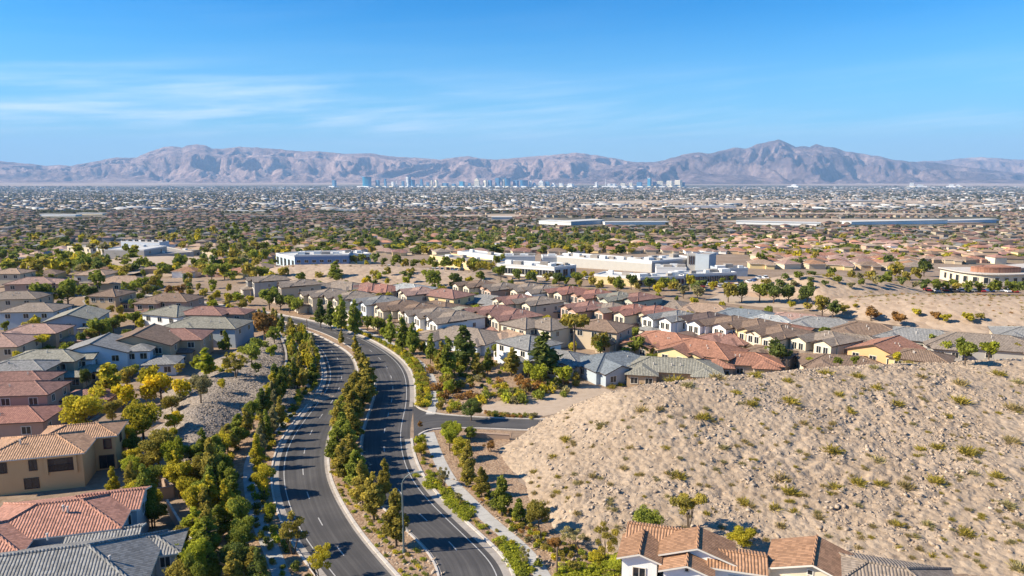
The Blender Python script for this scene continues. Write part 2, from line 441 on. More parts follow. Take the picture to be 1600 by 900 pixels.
def leaf_mat(k):
    if k not in _lm:
        m, N, L = new_mat('leaves_' + k)
        a = n_(N, 'Attribute', attribute_name='tint'); oi = n_(N, 'ObjectInfo')
        c = LEAF[k]
        dk = tuple(q * 0.6 for q in c); lt = (c[0] * 1.8, c[1] * 1.6, c[2] * 1.3)
        col_ = ramp(N, L, a.outputs['Fac'], [(0.0, dk), (0.5, c), (1.0, lt)])
        k2 = mth(N, L, 'ADD', mth(N, L, 'MULTIPLY', oi.outputs['Random'], 0.35), 0.82)
        col_ = mixc(N, L, 1.0, col_, k2, 'MULTIPLY')
        d = N.new('ShaderNodeBsdfDiffuse'); t = N.new('ShaderNodeBsdfTranslucent')
        L.new(col_, d.inputs[0]); L.new(col_, t.inputs[0])
        mx = N.new('ShaderNodeMixShader'); mx.inputs[0].default_value = 0.45
        L.new(d.outputs[0], mx.inputs[1]); L.new(t.outputs[0], mx.inputs[2])
        o = N.new('ShaderNodeOutputMaterial'); L.new(mx.outputs[0], o.inputs['Surface'])
        _lm[k] = m
    return _lm[k]

# ------------------------------------------------------------------ registry for names, labels and groups
ORD = ['zeroth', 'first', 'second', 'third', 'fourth', 'fifth', 'sixth', 'seventh', 'eighth', 'ninth', 'tenth', 'eleventh', 'twelfth', 'thirteenth',
       'fourteenth', 'fifteenth', 'sixteenth', 'seventeenth', 'eighteenth', 'nineteenth', 'twentieth'] + \
      [a + '-' + b for a in ('twenty', 'thirty', 'forty', 'fifty', 'sixty', 'seventy', 'eighty', 'ninety') for b in
       ('first', 'second', 'third', 'fourth', 'fifth', 'sixth', 'seventh', 'eighth', 'ninth', 'tieth')]
REG = {}
def reg(o, desc, cat, group, place, how='left'):
    """to be labelled at the end: desc + its rank among the things of the same place"""
    o['category'] = cat
    if group: o['group'] = group
    REG.setdefault((place, how), []).append((o, desc))
def name_it(o, label, cat, group=None):
    o['label'] = label; o['category'] = cat
    if group: o['group'] = group
# ------------------------------------------------------------------ ground
def build_ground():
    rings = [0.0] + list(np.geomspace(18, 33500, 180))
    NA = 144
    V = []
    for r in rings[1:]:
        for k in range(NA):
            a = 2 * math.pi * k / NA
            x, y = r * math.sin(a), r * math.cos(a)
            V.append((x, y, gz(x, y)))
    V = [(0, 0, 0)] + V
    F = []
    for k in range(NA): F.append((0, 1 + k, 1 + (k + 1) % NA, 1 + (k + 1) % NA))
    me = bpy.data.meshes.new('ground')
    faces = [(0, 1 + (k + 1) % NA, 1 + k) for k in range(NA)]
    for i in range(len(rings) - 2):
        a0 = 1 + i * NA; b0 = a0 + NA
        for k in range(NA):
            k2 = (k + 1) % NA
            faces.append((a0 + k, a0 + k2, b0 + k2, b0 + k))
    me = mesh_from('ground', V, faces, [M['soil']], smooth=True)
    structure('ground', me)
build_ground()

# ------------------------------------------------------------------ rocky hill and the knolls
def tps_fit(P, Z, lam=0.02):
    P = np.array(P, float); Z = np.array(Z, float); n = len(P)
    d = np.linalg.norm(P[:, None] - P[None], axis=2)
    K = np.where(d > 0, d * d * np.log(d + 1e-9), 0) + lam * n * np.eye(n)
    Q = np.hstack([np.ones((n, 1)), P])
    A = np.block([[K, Q], [Q.T, np.zeros((3, 3))]])
    w = np.linalg.solve(A, np.concatenate([Z, np.zeros(3)]))
    def f(X):
        X = np.atleast_2d(X)
        d = np.linalg.norm(X[:, None] - P[None], axis=2)
        K = np.where(d > 0, d * d * np.log(d + 1e-9), 0)
        return K @ w[:n] + np.hstack([np.ones((len(X), 1)), X]) @ w[n:]
    return f
hp, hz = [], []
HS = 0.86
def H(px, py, z): hp.append(U(px, py, z)); hz.append(z)
def W(x, y, z): hp.append((x, y)); hz.append(z)
for a in ((778, 702, 0), (798, 735, 0), (828, 785, 0), (862, 826, 0), (905, 850, 0), (950, 872, 0)): H(*a)
for a in ((22, 83, 0), (35, 82, 0), (50, 80, 0.2), (65, 76, 0.6), (82, 76, 1.2), (105, 78, 2.2), (135, 84, 3.4)): W(*a)
for a in ((850, 662, 2.6), (905, 634, 5.8), (960, 617, 8.4), (1030, 608, 9.6), (1110, 599, 10.0), (1250, 585, 9.4), (1400, 575, 8.4), (1600, 566, 7.8), (1850, 560, 7.8)): H(a[0], a[1], a[2] * HS)
for a in ((842, 640, 0), (880, 618, 0), (930, 604, 0), (1000, 590, 0), (1110, 581, 0), (1250, 571, 0), (1400, 563, 0), (1600, 554, 0), (1850, 550, 0)): H(*a)
for a in ((820, 640, -1.5), (770, 670, -1.0), (745, 700, -1.5), (780, 760, -1.5), (830, 830, -1.5), (880, 900, -1.5)): H(*a)
for a in ((25, 74, -1), (50, 72, -1), (66, 68, -.1), (80, 66, .4), (100, 62, .7), (130, 60, 1.0)): W(*a)
for (a, b, z), (tx, ty) in zip(((905, 626, 6.6), (960, 612, 9.0), (1030, 604, 10.0), (1110, 594, 10.2), (1250, 580, 9.6), (1400, 570, 8.6), (1600, 561, 8.0)), ((4, 100), (14, 88), (25, 84), (36, 83), (52, 82), (68, 83), (90, 87))):
    cx_, cy_ = U(a, b, z * HS)
    for f_, g_ in ((.35, .28), (.7, .64)): W(tx * (1 - f_) + cx_ * f_, ty * (1 - f_) + cy_ * f_, z * HS * g_)
hill_f = tps_fit(hp, hz)
def make_hill():
    xs = np.arange(-8, 165, 0.42); ys = np.arange(64, 205, 0.42)
    X, Y = np.meshgrid(xs, ys)
    P = np.stack([X.ravel(), Y.ravel()], 1)
    Z = np.concatenate([hill_f(P[i:i + 20000]) for i in range(0, len(P), 20000)]).reshape(X.shape)
    # keep to the part in front of the houses
    amp = np.clip(Z * 0.8 + 0.2, 0, 1)
    rough = np.zeros_like(Z)
    for j in range(Z.shape[0]):
        for i in range(Z.shape[1]):
            if Z[j, i] > -0.6:
                x, y = xs[i], ys[j]
                u = x * 0.80 + y * 0.60; v = -x * 0.60 + y * 0.80
                a = mnoise.noise((x * 0.07, y * 0.07, 3.1)) * 0.55
                b = mnoise.noise((u * 0.16, v * 0.45, 1.7))
                b2 = mnoise.noise((u * 0.5, v * 1.0, 5.7))
                c = mnoise.noise((x * 1.3, y * 1.3, 9.2))
                k_ = max(0.3, min(1.25, .8 + 1.6 * mnoise.noise((x * .045, y * .045, 21.0)))); rough[j, i] = a * .8 + (0.28 - abs(b)) * 0.50 * k_ + (0.20 - abs(b2)) * (.22 + .42 * k_) + c * 0.10 - .1
    Z = Z + rough * amp
    # the crest line keeps below the sight lines to the houses behind it
    sp = [700, 775, 800, 850, 900, 950, 1000, 1050, 1100, 1150, 1200, 1250, 1300, 1400, 1500, 1600, 1800]
    sq = [720, 702, 690, 656, 632, 613, 603, 597, 592, 587, 583, 578, 574, 569, 565, 561, 556]
    for j in range(Z.shape[0]):
        for i in range(Z.shape[1]):
            if Z[j, i] > 0:
                px, py = PX(xs[i], ys[j], Z[j, i]); lim = float(np.interp(px, sp, sq))
                if py < lim + 6:
                    rx, ry, rz = ray(px, lim); cap = CAM_H + rz / ry * ys[j]
                    k = min(1.0, max(0.0, (lim + 6 - py) / 12))
                    Z[j, i] = Z[j, i] * (1 - k) + min(Z[j, i], cap - .15) * k if k < 1 else min(Z[j, i], cap - .15 + rough[j, i] * amp[j, i] * .45)
    Z = np.maximum(Z, -0.6)
    ny, nx = Z.shape
    idx = np.arange(nx * ny).reshape(ny, nx)
    F = np.stack([idx[:-1, :-1], idx[:-1, 1:], idx[1:, 1:], idx[1:, :-1]], -1).reshape(-1, 4)
    keep = (Z.ravel()[F] > -0.55).any(1)
    F = F[keep]
    used, inv = np.unique(F, return_inverse=True)
    V = np.stack([X.ravel(), Y.ravel(), Z.ravel()], 1)[used]
    me = mesh_np('rocky_hill', V, inv.reshape(-1, 4), [M['rock']], smooth=False)
    structure('rocky_hill', me)
    sil = {}
    for j in range(0, Z.shape[0], 2):
        for i in range(0, Z.shape[1], 2):
            if Z[j, i] > .2:
                px, py = PX(xs[i], ys[j], Z[j, i]); k = int(px // 50) * 50; sil[k] = min(sil.get(k, 999), py)
    print('SIL', {k: round(v) for k, v in sorted(sil.items()) if 700 < k < 1650})
    return xs, ys, Z
hill_xs, hill_ys, hill_Z = make_hill()
def hill_h(x, y):
    i = (x - hill_xs[0]) / 0.42; j = (y - hill_ys[0]) / 0.42
    if i < 0 or j < 0 or i >= len(hill_xs) - 1 or j >= len(hill_ys) - 1: return -1
    return float(hill_Z[int(j), int(i)])

def mound(name, ridge, foot_z, mat, step=1.2, seed=0.0, amp=0.16):
    """ridge: list of (x, y, height, half-width near, half-width far)"""
    xs0 = min(r[0] for r in ridge) - 50; xs1 = max(r[0] for r in ridge) + 50
    ys0 = min(r[1] - r[3] for r in ridge) - 4; ys1 = max(r[1] + r[4] for r in ridge) + 4
    xs = np.arange(xs0, xs1, step); ys = np.arange(ys0, ys1, step)
    rx = np.array([r[0] for r in ridge])
    Z = np.zeros((len(ys), len(xs)))
    for i, x in enumerate(xs):
        ry, rh, rn, rf = (float(np.interp(x, rx, [r[k] for r in ridge])) for k in (1, 2, 3, 4))
        e = 1.0
        if x < rx[0]: e = max(0, 1 - (rx[0] - x) / 28)
        if x > rx[-1]: e = max(0, 1 - (x - rx[-1]) / 28)
        e = e * e * (3 - 2 * e)
        for j, y in enumerate(ys):
            t = (ry - y) / rn if y < ry else (y - ry) / rf
            k = max(0.0, 1 - t); k = k * k * (3 - 2 * k) if t < 1 else 0
            nz = mnoise.noise((x * 0.05, y * 0.05, seed)) * 2.2 + mnoise.noise((x * 0.25, y * 0.25, seed + 3)) * 0.8 - abs(mnoise.noise((x * 0.6, y * 0.6, seed + 5))) * 0.8
            Z[j, i] = foot_z + rh * e * k + nz * amp * min(1, 3 * e * k) - 0.25
    X, Y = np.meshgrid(xs, ys)
    for j in range(len(ys)):
        for i in range(len(xs)):
            Z[j, i] += gz(xs[i], ys[j])
    nx, ny = len(xs), len(ys)
    idx = np.arange(nx * ny).reshape(ny, nx)
    F = np.stack([idx[:-1, :-1], idx[:-1, 1:], idx[1:, 1:], idx[1:, :-1]], -1).reshape(-1, 4)
    me = mesh_np(name, np.stack([X.ravel(), Y.ravel(), Z.ravel()], 1), F, [mat], smooth=True)
    structure(name, me)
    return xs, ys, Z, step
MOUNDS = []
def ridge_px(pts):
    out = []
    for px, py, h, n, f in pts:
        x, y = U(px, py, h); out.append((x, y, h, n, f))
    return out
MOUNDS.append(mound('sandy_hill', ridge_px([(1165, 452, 0.5, 26, 30), (1205, 438, 5.0, 30, 40), (1260, 430, 8.0, 34, 50), (1320, 432, 7.2, 34, 50), (1390, 441, 4.0, 30, 40), (1440, 452, 0.5, 22, 30)]), 0, M['knoll'], seed=1.3))
MOUNDS.append(mound('sandy_hill', ridge_px([(1270, 482, 0.3, 14, 20), (1330, 467, 4.2, 26, 30), (1450, 462, 6.5, 38, 40), (1600, 464, 7.0, 44, 40), (1800, 466, 7, 50, 40), (1950, 470, 7, 50, 40)]), 0, M['knoll'], seed=4.3))
MOUNDS.append(mound('sandy_hill', ridge_px([(398, 420, 0.5, 30, 20), (450, 411, 5.0, 46, 30), (540, 412, 5.5, 48, 30), (640, 417, 5.0, 44, 30), (740, 426, 3.5, 36, 30), (800, 432, 1.0, 20, 20)]), 0, M['knoll'], seed=7.3))
MOUNDS.append(mound('sandy_hill', ridge_px([(190, 414, 0.5, 22, 20), (240, 407, 2.5, 36, 20), (300, 408, 2.5, 36, 20), (345, 418, 0.4, 20, 20)]), 0, M['knoll'], seed=9.9))
def mounds_h(x, y):
    z = gz(x, y)
    for xs, ys, Z, st in MOUNDS:
        i = int((x - xs[0]) / st); j = int((y - ys[0]) / st)
        if 0 <= i < len(xs) and 0 <= j < len(ys): z = max(z, float(Z[j, i]))
    return z

# berm with its retaining wall, west of the road
wall_px = [(437, 520), (443, 535), (447, 550), (448, 566), (444, 582), (436, 592), (426, 602)]
wall_w = [U(a, b, 2.3) for a, b in wall_px]
bp, bz = [], []
for a, b in wall_w: bp.append((a, b)); bz.append(2.3)
for a in ((410, 545, 3.2), (385, 565, 3.4), (340, 590, 3.4), (300, 615, 3.0), (280, 645, 2.5), (276, 680, 1.5), (285, 715, .5), (256, 640, -.5), (248, 665, -.8), (250, 700, -.8), (262, 730, -.8), (300, 740, -.6), (380, 620, 2.2), (350, 655, 1.4), (330, 690, 0.8), (320, 730, 0.2), (345, 700, 0.3), (395, 640, 1.2), (410, 622, 1.9),
          (395, 545, 3.2), (410, 515, 2.0), (425, 505, 1.0), (385, 660, 0.0), (365, 690, -0.3), (350, 730, -0.5), (300, 760, -0.5), (270, 760, -0.5), (235, 730, -0.4), (222, 690, -0.4), (235, 650, 0.3), (262, 615, 0.4), (300, 590, 0.6), (330, 575, 0.7), (360, 550, 0.4), (385, 530, -0.3), (400, 500, -0.5), (430, 495, -0.5)):
    bp.append(U(*a)); bz.append(a[2])
berm_f0 = tps_fit(bp, bz, 0.03)
berm_f = lambda P_: np.minimum(berm_f0(P_), 3.3)
wx = np.array([p[0] for p in wall_w]); wy = np.array([p[1] for p in wall_w])
def wall_x_at(y):
    o = np.argsort(wy)
    return float(np.interp(y, wy[o], wx[o]))
def make_berm():
    xs = np.arange(-92, -30, 0.5); ys = np.arange(100, 200, 0.5)
    X, Y = np.meshgrid(xs, ys)
    Z = berm_f(np.stack([X.ravel(), Y.ravel()], 1)).reshape(X.shape)
    ylo, yhi = wy.min(), wy.max()
    for j, y in enumerate(ys):
        for i, x in enumerate(xs):
            if Z[j, i] > -0.3:
                Z[j, i] += mnoise.noise((x * 0.4, y * 0.4, 2.0)) * 0.12 + mnoise.noise((x * 1.3, y * 1.3, 4.0)) * 0.08
            if ylo <= y <= yhi and x > wall_x_at(y) - 0.3: Z[j, i] = -2
            if y > yhi and x > wall_x_at(yhi) - (y - yhi) * 0.2: Z[j, i] = -2
    Z = np.maximum(Z, -0.5)
    nx, ny = len(xs), len(ys)
    idx = np.arange(nx * ny).reshape(ny, nx)
    F = np.stack([idx[:-1, :-1], idx[:-1, 1:], idx[1:, 1:], idx[1:, :-1]], -1).reshape(-1, 4)
    F = F[(Z.ravel()[F] > -0.3).any(1)]
    used, inv = np.unique(F, return_inverse=True)
    V = np.stack([X.ravel(), Y.ravel(), Z.ravel()], 1)[used]
    structure('gravel_slope', mesh_np('gravel_slope', V, inv.reshape(-1, 4), [M['gravel']], smooth=True))
    return xs, ys, Z
berm_xs, berm_ys, berm_Z = make_berm()
def berm_h(x, y):
    i = int((x - berm_xs[0]) / 0.5); j = int((y - berm_ys[0]) / 0.5)
    if 0 <= i < len(berm_xs) and 0 <= j < len(berm_ys): return float(berm_Z[j, i])
    return -1
def ground_h(x, y):
    return max(mounds_h(x, y), hill_h(x, y), berm_h(x, y))

# ------------------------------------------------------------------ curves and ribbons
def catmull(P, n=14):
    P = [np.array(p, float) for p in P]
    P = [2 * P[0] - P[1]] + P + [2 * P[-1] - P[-2]]
    out = []
    for i in range(1, len(P) - 2):
        for k in range(n):
            t = k / n
            a, b, c, d = P[i - 1], P[i], P[i + 1], P[i + 2]
            out.append(0.5 * ((2 * b) + (c - a) * t + (2 * a - 5 * b + 4 * c - d) * t * t + (3 * b - a - 3 * c + d) * t ** 3))
    out.append(P[-2])
    return np.array(out)
def smooth_curve(P, it=6):
    P = P.copy()
    for _ in range(it):
        P[1:-1] = 0.25 * P[:-2] + 0.5 * P[1:-1] + 0.25 * P[2:]
    return P
def resample(P, step):
    d = np.r_[0, np.cumsum(np.linalg.norm(np.diff(P, axis=0), axis=1))]
    n = max(2, int(d[-1] / step) + 1)
    s = np.linspace(0, d[-1], n)
    return np.stack([np.interp(s, d, P[:, k]) for k in range(2)], 1)
def px_curve(pts, step=1.2, it=14, z=0.0):
    return resample(smooth_curve(resample(catmull([U(a, b, z) for a, b in pts]), 1.2), it), step)
def normals(P):
    t = np.gradient(P, axis=0); t /= np.linalg.norm(t, axis=1)[:, None] + 1e-9
    return np.stack([t[:, 1], -t[:, 0]], 1)
def offset(P, d):
    """positive d: to the right of the direction of travel"""
    Q = P + normals(P) * d
    return smooth_curve(Q, 3)
def ribbon(name, A, B, z, mat, n=240, kind='structure', thick=None):
    A = resample_n(A, n); B = resample_n(B, n)
    L_ = np.r_[0, np.cumsum(np.linalg.norm(np.diff((A + B) / 2, axis=0), axis=1))]
    mb = MB()
    m = 5
    for i in range(n - 1):
        for k in range(m):
            t0, t1 = k / m, (k + 1) / m
            q = [A[i] * (1 - t0) + B[i] * t0, A[i] * (1 - t1) + B[i] * t1, A[i + 1] * (1 - t1) + B[i + 1] * t1, A[i + 1] * (1 - t0) + B[i + 1] * t0]
            w = np.linalg.norm(A[i] - B[i])
            pts = [(p[0], p[1], z) for p in q]
            e = (Vector(pts[1]) - Vector(pts[0])).cross(Vector(pts[3]) - Vector(pts[0]))
            uv = [(t0 * w, L_[i]), (t1 * w, L_[i]), (t1 * w, L_[i + 1]), (t0 * w, L_[i + 1])]
            if e.z < 0: pts, uv = pts[::-1], uv[::-1]
            mb.poly(pts, 0, uv)
    return structure(name, mb.mesh(name, [mat]))
def resample_n(P, n):
    d = np.r_[0, np.cumsum(np.linalg.norm(np.diff(P, axis=0), axis=1))]
    s = np.linspace(0, d[-1], n)
    return np.stack([np.interp(s, d, P[:, k]) for k in range(2)], 1)
def bar_along(mb, P, w0, w1, z0, z1, m=0):
    """box section between offsets w0..w1 of curve P"""
    A, B = offset(P, w0), offset(P, w1)
    s = np.r_[0, np.cumsum(np.linalg.norm(np.diff(P, axis=0), axis=1))]
    for i in range(len(P) - 1):
        a0, a1, b0, b1 = A[i], A[i + 1], B[i], B[i + 1]
        g = lambda p, z: (p[0], p[1], z)
        uv = [(0, s[i]), (0, s[i + 1]), (.3, s[i + 1]), (.3, s[i])]
        mb.poly([g(a0, z1), g(a1, z1), g(b1, z1), g(b0, z1)], m, uv)
        mb.poly([g(a0, z0), g(a1, z0), g(a1, z1), g(a0, z1)], m, uv)
        mb.poly([g(b1, z0), g(b0, z0), g(b0, z1), g(b1, z1)], m, uv)
    for i in (0, -1):
        g = lambda p, z: (p[0], p[1], z)
        mb.poly([g(A[i], z0), g(B[i], z0), g(B[i], z1), g(A[i], z1)], m)

R1N = [(806, 925), (804, 900), (794, 876), (770, 856), (750, 838), (720, 810), (684, 776), (660, 746), (648, 720), (641, 690), (641, 668), (645, 645), (648, 625), (645, 590), (632, 567), (607, 547), (570, 527), (532, 514), (495, 503), (445, 493), (395, 484), (302, 470), (220, 460), (120, 449), (20, 440)]
R0N = [(690, 925), (691, 900), (685, 880), (672, 863), (650, 842), (634, 828), (606, 802), (584, 775), (572, 750), (566, 725), (564, 700), (566, 680), (572, 658), (582, 630), (587, 606), (583, 586), (569, 561), (548, 543), (515, 525), (480, 512), (435, 500), (385, 490), (302, 476), (220, 465), (120, 453), (20, 443)]
L1N = [(655, 940), (618, 900), (590, 868), (560, 832), (536, 794), (520, 764), (512, 740), (510, 712), (514, 685), (522, 662), (533, 645), (547, 626), (556, 605), (558, 586), (555, 567), (543, 551), (519, 536), (486, 520), (435, 504), (380, 492.5), (302, 479), (220, 468), (120, 456), (20, 446)]
L0N = [(525, 940), (500, 905), (484, 885), (466, 862), (450, 837), (439, 812), (431, 788), (426, 765), (425, 740), (428, 718), (434, 700), (443, 683), (454, 667), (466, 652), (479, 636), (490, 622), (500, 605), (505, 590), (503, 572), (498, 556), (488, 542), (472, 530), (436, 515), (385, 502), (302, 487), (220, 475), (120, 462), (20, 451)]
R1, R0, L1, L0 = (px_curve(q) for q in (R1N, R0N, L1N, L0N))
# curves run from near to far: right of travel is +X side near the start
ribbon('road', L0, L1, 0.012, M['asphalt'])
ribbon('road', R0, R1, 0.012, M['asphalt'])
def sub(P, a, b):
    """part of a near-to-far curve between two pixel rows"""
    out = [p for p in P if b <= PX(p[0], p[1], 0)[1] <= a]
    return np.array(out)
JN, JF = 683, 637        # where the side street opens
R1a, R1b = sub(R1, 1200, JN), sub(R1, JF, 0)
mb = MB()
for P, s in ((L0, -1), (R1a, 1), (R1b, 1), (L1, 1), (R0, -1)):
    w = 0.42 if P is L1 or P is R1a or P is R1b else 0.28
    bar_along(mb, P, 0 if s > 0 else -w, w if s > 0 else 0, 0.0, 0.16)
structure('kerb', mb.mesh('kerb', [M['kerb']]))
ribbon('gutter', L0, offset(L0, 0.95), 0.016, M['gutter'])
ribbon('gutter', offset(R1a, -1.0), R1a, 0.016, M['gutter'])
ribbon('gutter', offset(R1b, -1.0), R1b, 0.016, M['gutter'])
ribbon('gutter', offset(L1, -0.4), L1, 0.016, M['gutter'])
ribbon('gutter', R0, offset(R0, 0.3), 0.016, M['gutter'])
# painted lines
mb = MB()
def line(P, w=0.12, dash=None, gap=None):
    s = np.r_[0, np.cumsum(np.linalg.norm(np.diff(P, axis=0), axis=1))]
    A, B = offset(P, -w / 2), offset(P, w / 2)
    for i in range(len(P) - 1):
        if dash and (s[i] % (dash + gap)) > dash: continue
        pts = [(A[i][0], A[i][1], .020), (B[i][0], B[i][1], .020), (B[i + 1][0], B[i + 1][1], .020), (A[i + 1][0], A[i + 1][1], .020)]
        mb.poly(pts)
def mid(A, B, t):
    n = 420
    B2 = []
    A = resample_n(A, n)
    for p in A:
        k = np.argmin(np.linalg.norm(B - p, axis=1)); B2.append(p * (1 - t) + B[k] * t)
    return smooth_curve(np.array(B2), 10)
line(resample(offset(L0, 1.75), 0.8), 0.13)
line(resample(offset(R1, -1.75), 0.8), 0.13)
line(resample(mid(L0, L1, 0.55), 0.5), 0.14, 2.4, 6.6)
line(resample(mid(R0, R1, 0.45), 0.5), 0.14, 2.4, 6.6)
structure('road_marking', mb.mesh('road_marking', [M['paint']]))

# median bed and verges
ribbon('median_bed', L1 + 0, R0 + 0, 0.10, M['bed'], n=300)
def resamp_far(P): return P
ribbon('verge_bed', R1a + normals(R1a) * 0.0, offset(R1a, 13), 0.05, M['bed'], n=120)
vb = sub(R1, JF, 474)
ribbon('verge_bed', vb, offset(vb, 8.0), 0.05, M['bed'], n=160)
lb = sub(L0, 1200, 500)
ribbon('verge_bed', offset(lb, -9.5), lb, 0.05, M['bed'], n=200)

# footpaths
def path(name, c, w, z=0.075):
    P = px_curve(c, 1.0, 10)
    return ribbon(name, offset(P, -w / 2), offset(P, w / 2), z, M['path'], n=len(P)), P
_, PR = path('footpath', [(868, 935), (846, 900), (838, 880), (820, 860), (796, 840), (766, 816), (740, 790), (718, 768), (702, 750), (690, 728), (678, 700), (670, 676)], 2.0)
_, PR2 = path('footpath', [(672, 648), (677, 636), (679, 621), (678, 605), (673, 588), (660, 571), (641, 556), (620, 542), (597, 530), (565, 516), (535, 506), (500, 497)], 1.8)
_, PL = path('footpath', [(455, 935), (440, 903), (428, 868), (414, 838), (403, 812), (395, 780), (391, 755), (390, 730), (395, 712), (406, 695), (420, 678), (440, 661), (461, 643), (479, 622), (487, 598), (484, 575), (470, 550), (452, 532), (425, 518)], 2.0)

# side street with its narrow planted island
ss_n = px_curve([(647, 690), (655, 676), (668, 671), (700, 669), (760, 670), (830, 673), (900, 676)], 1.0, 4)
ss_f = px_curve([(645, 628), (649, 637), (664, 644), (690, 649), (720, 651), (760, 654), (830, 656), (900, 658)], 1.0, 4)
ribbon('side_street', ss_n, ss_f, 0.0145 + 0.06, M['asphalt'], n=80)
mb = MB()
bar_along(mb, ss_n[3:], 0.0, 0.35, 0.0, 0.22)
bar_along(mb, ss_f[3:], -0.35, 0.0, 0.0, 0.22)
structure('kerb', mb.mesh('kerb_side', [M['kerb']]))
# graded sandy lot beyond the side street
def sheet(name, pxs, z, mat, kind='structure', tri=True):
    P = [U(a, b, z) for a, b in pxs]
    me = mesh_from(name, [(x, y, z) for x, y in P], [tuple(range(len(P)))], [mat], [0], [(x, y) for x, y in P])
    n = me.polygons[0].normal
    if n.z < 0: me.flip_normals()
    return structure(name, me)
sheet('sandy_lot', [(752, 646), (754, 632), (800, 622), (860, 612), (930, 602), (960, 612), (900, 640), (850, 650)], 0.03, M['pale_sand'])
sheet('sandy_lot', [(1100, 470), (1130, 458), (1220, 463), (1290, 470), (1300, 482), (1190, 480)], 0.03, M['pale_sand'])
sheet('sandy_lot', [(160, 437), (170, 403), (260, 400), (330, 402), (330, 412), (250, 417), (200, 430)], 0.03, M['pale_sand'])
sheet('landscape_bed', [(690, 648), (676, 600), (650, 560), (700, 545), (760, 560), (850, 575), (920, 590), (850, 612), (760, 630), (735, 648)], 0.04, M['bed'])
sheet('landscape_bed', [(676, 672), (728, 669), (800, 675), (790, 720), (860, 830), (950, 872), (1010, 905), (860, 905), (820, 850), (700, 745)], 0.045, M['bed'])
def field(px0, px1, py0, py1):
    nx_, ny_ = 26, 7; V = []; F = []
    for j in range(ny_):
        for i in range(nx_):
            u = i / (nx_ - 1); v = j / (ny_ - 1)
            e = (1 - (2 * u - 1) ** 6) * .5
            py = (py0 + py1) / 2 + (v - .5) * (py1 - py0) * 2 * e + math.sin(u * 7 + px0) * .35
            x, y = U(px0 + (px1 - px0) * u, py); V.append((x, y, gz(x, y) + 1.2))
    for j in range(ny_ - 1):
        for i in range(nx_ - 1):
            a = j * nx_ + i; F.append((a, a + 1, a + nx_ + 1, a + nx_))
    me = mesh_from('bare_field', V, F, [M['pale_sand']])
    if me.polygons[3].normal.z < 0: me.flip_normals()
    structure('bare_field', me)
for q in ((900, 1560, 313, 320), (880, 1280, 323.5, 328), (1000, 1480, 333, 337), (640, 840, 336, 340), (1120, 1560, 343, 350), (1560, 1680, 312, 316)): field(*q)
sheet('lawn', [(200, 850), (262, 858), (302, 895), (300, 925), (250, 925), (215, 880)], 0.03, M['lawn'])
sheet('cul_de_sac', [(128, 470), (150, 458), (190, 475), (170, 492), (140, 486)], 0.02, M['gutter'])
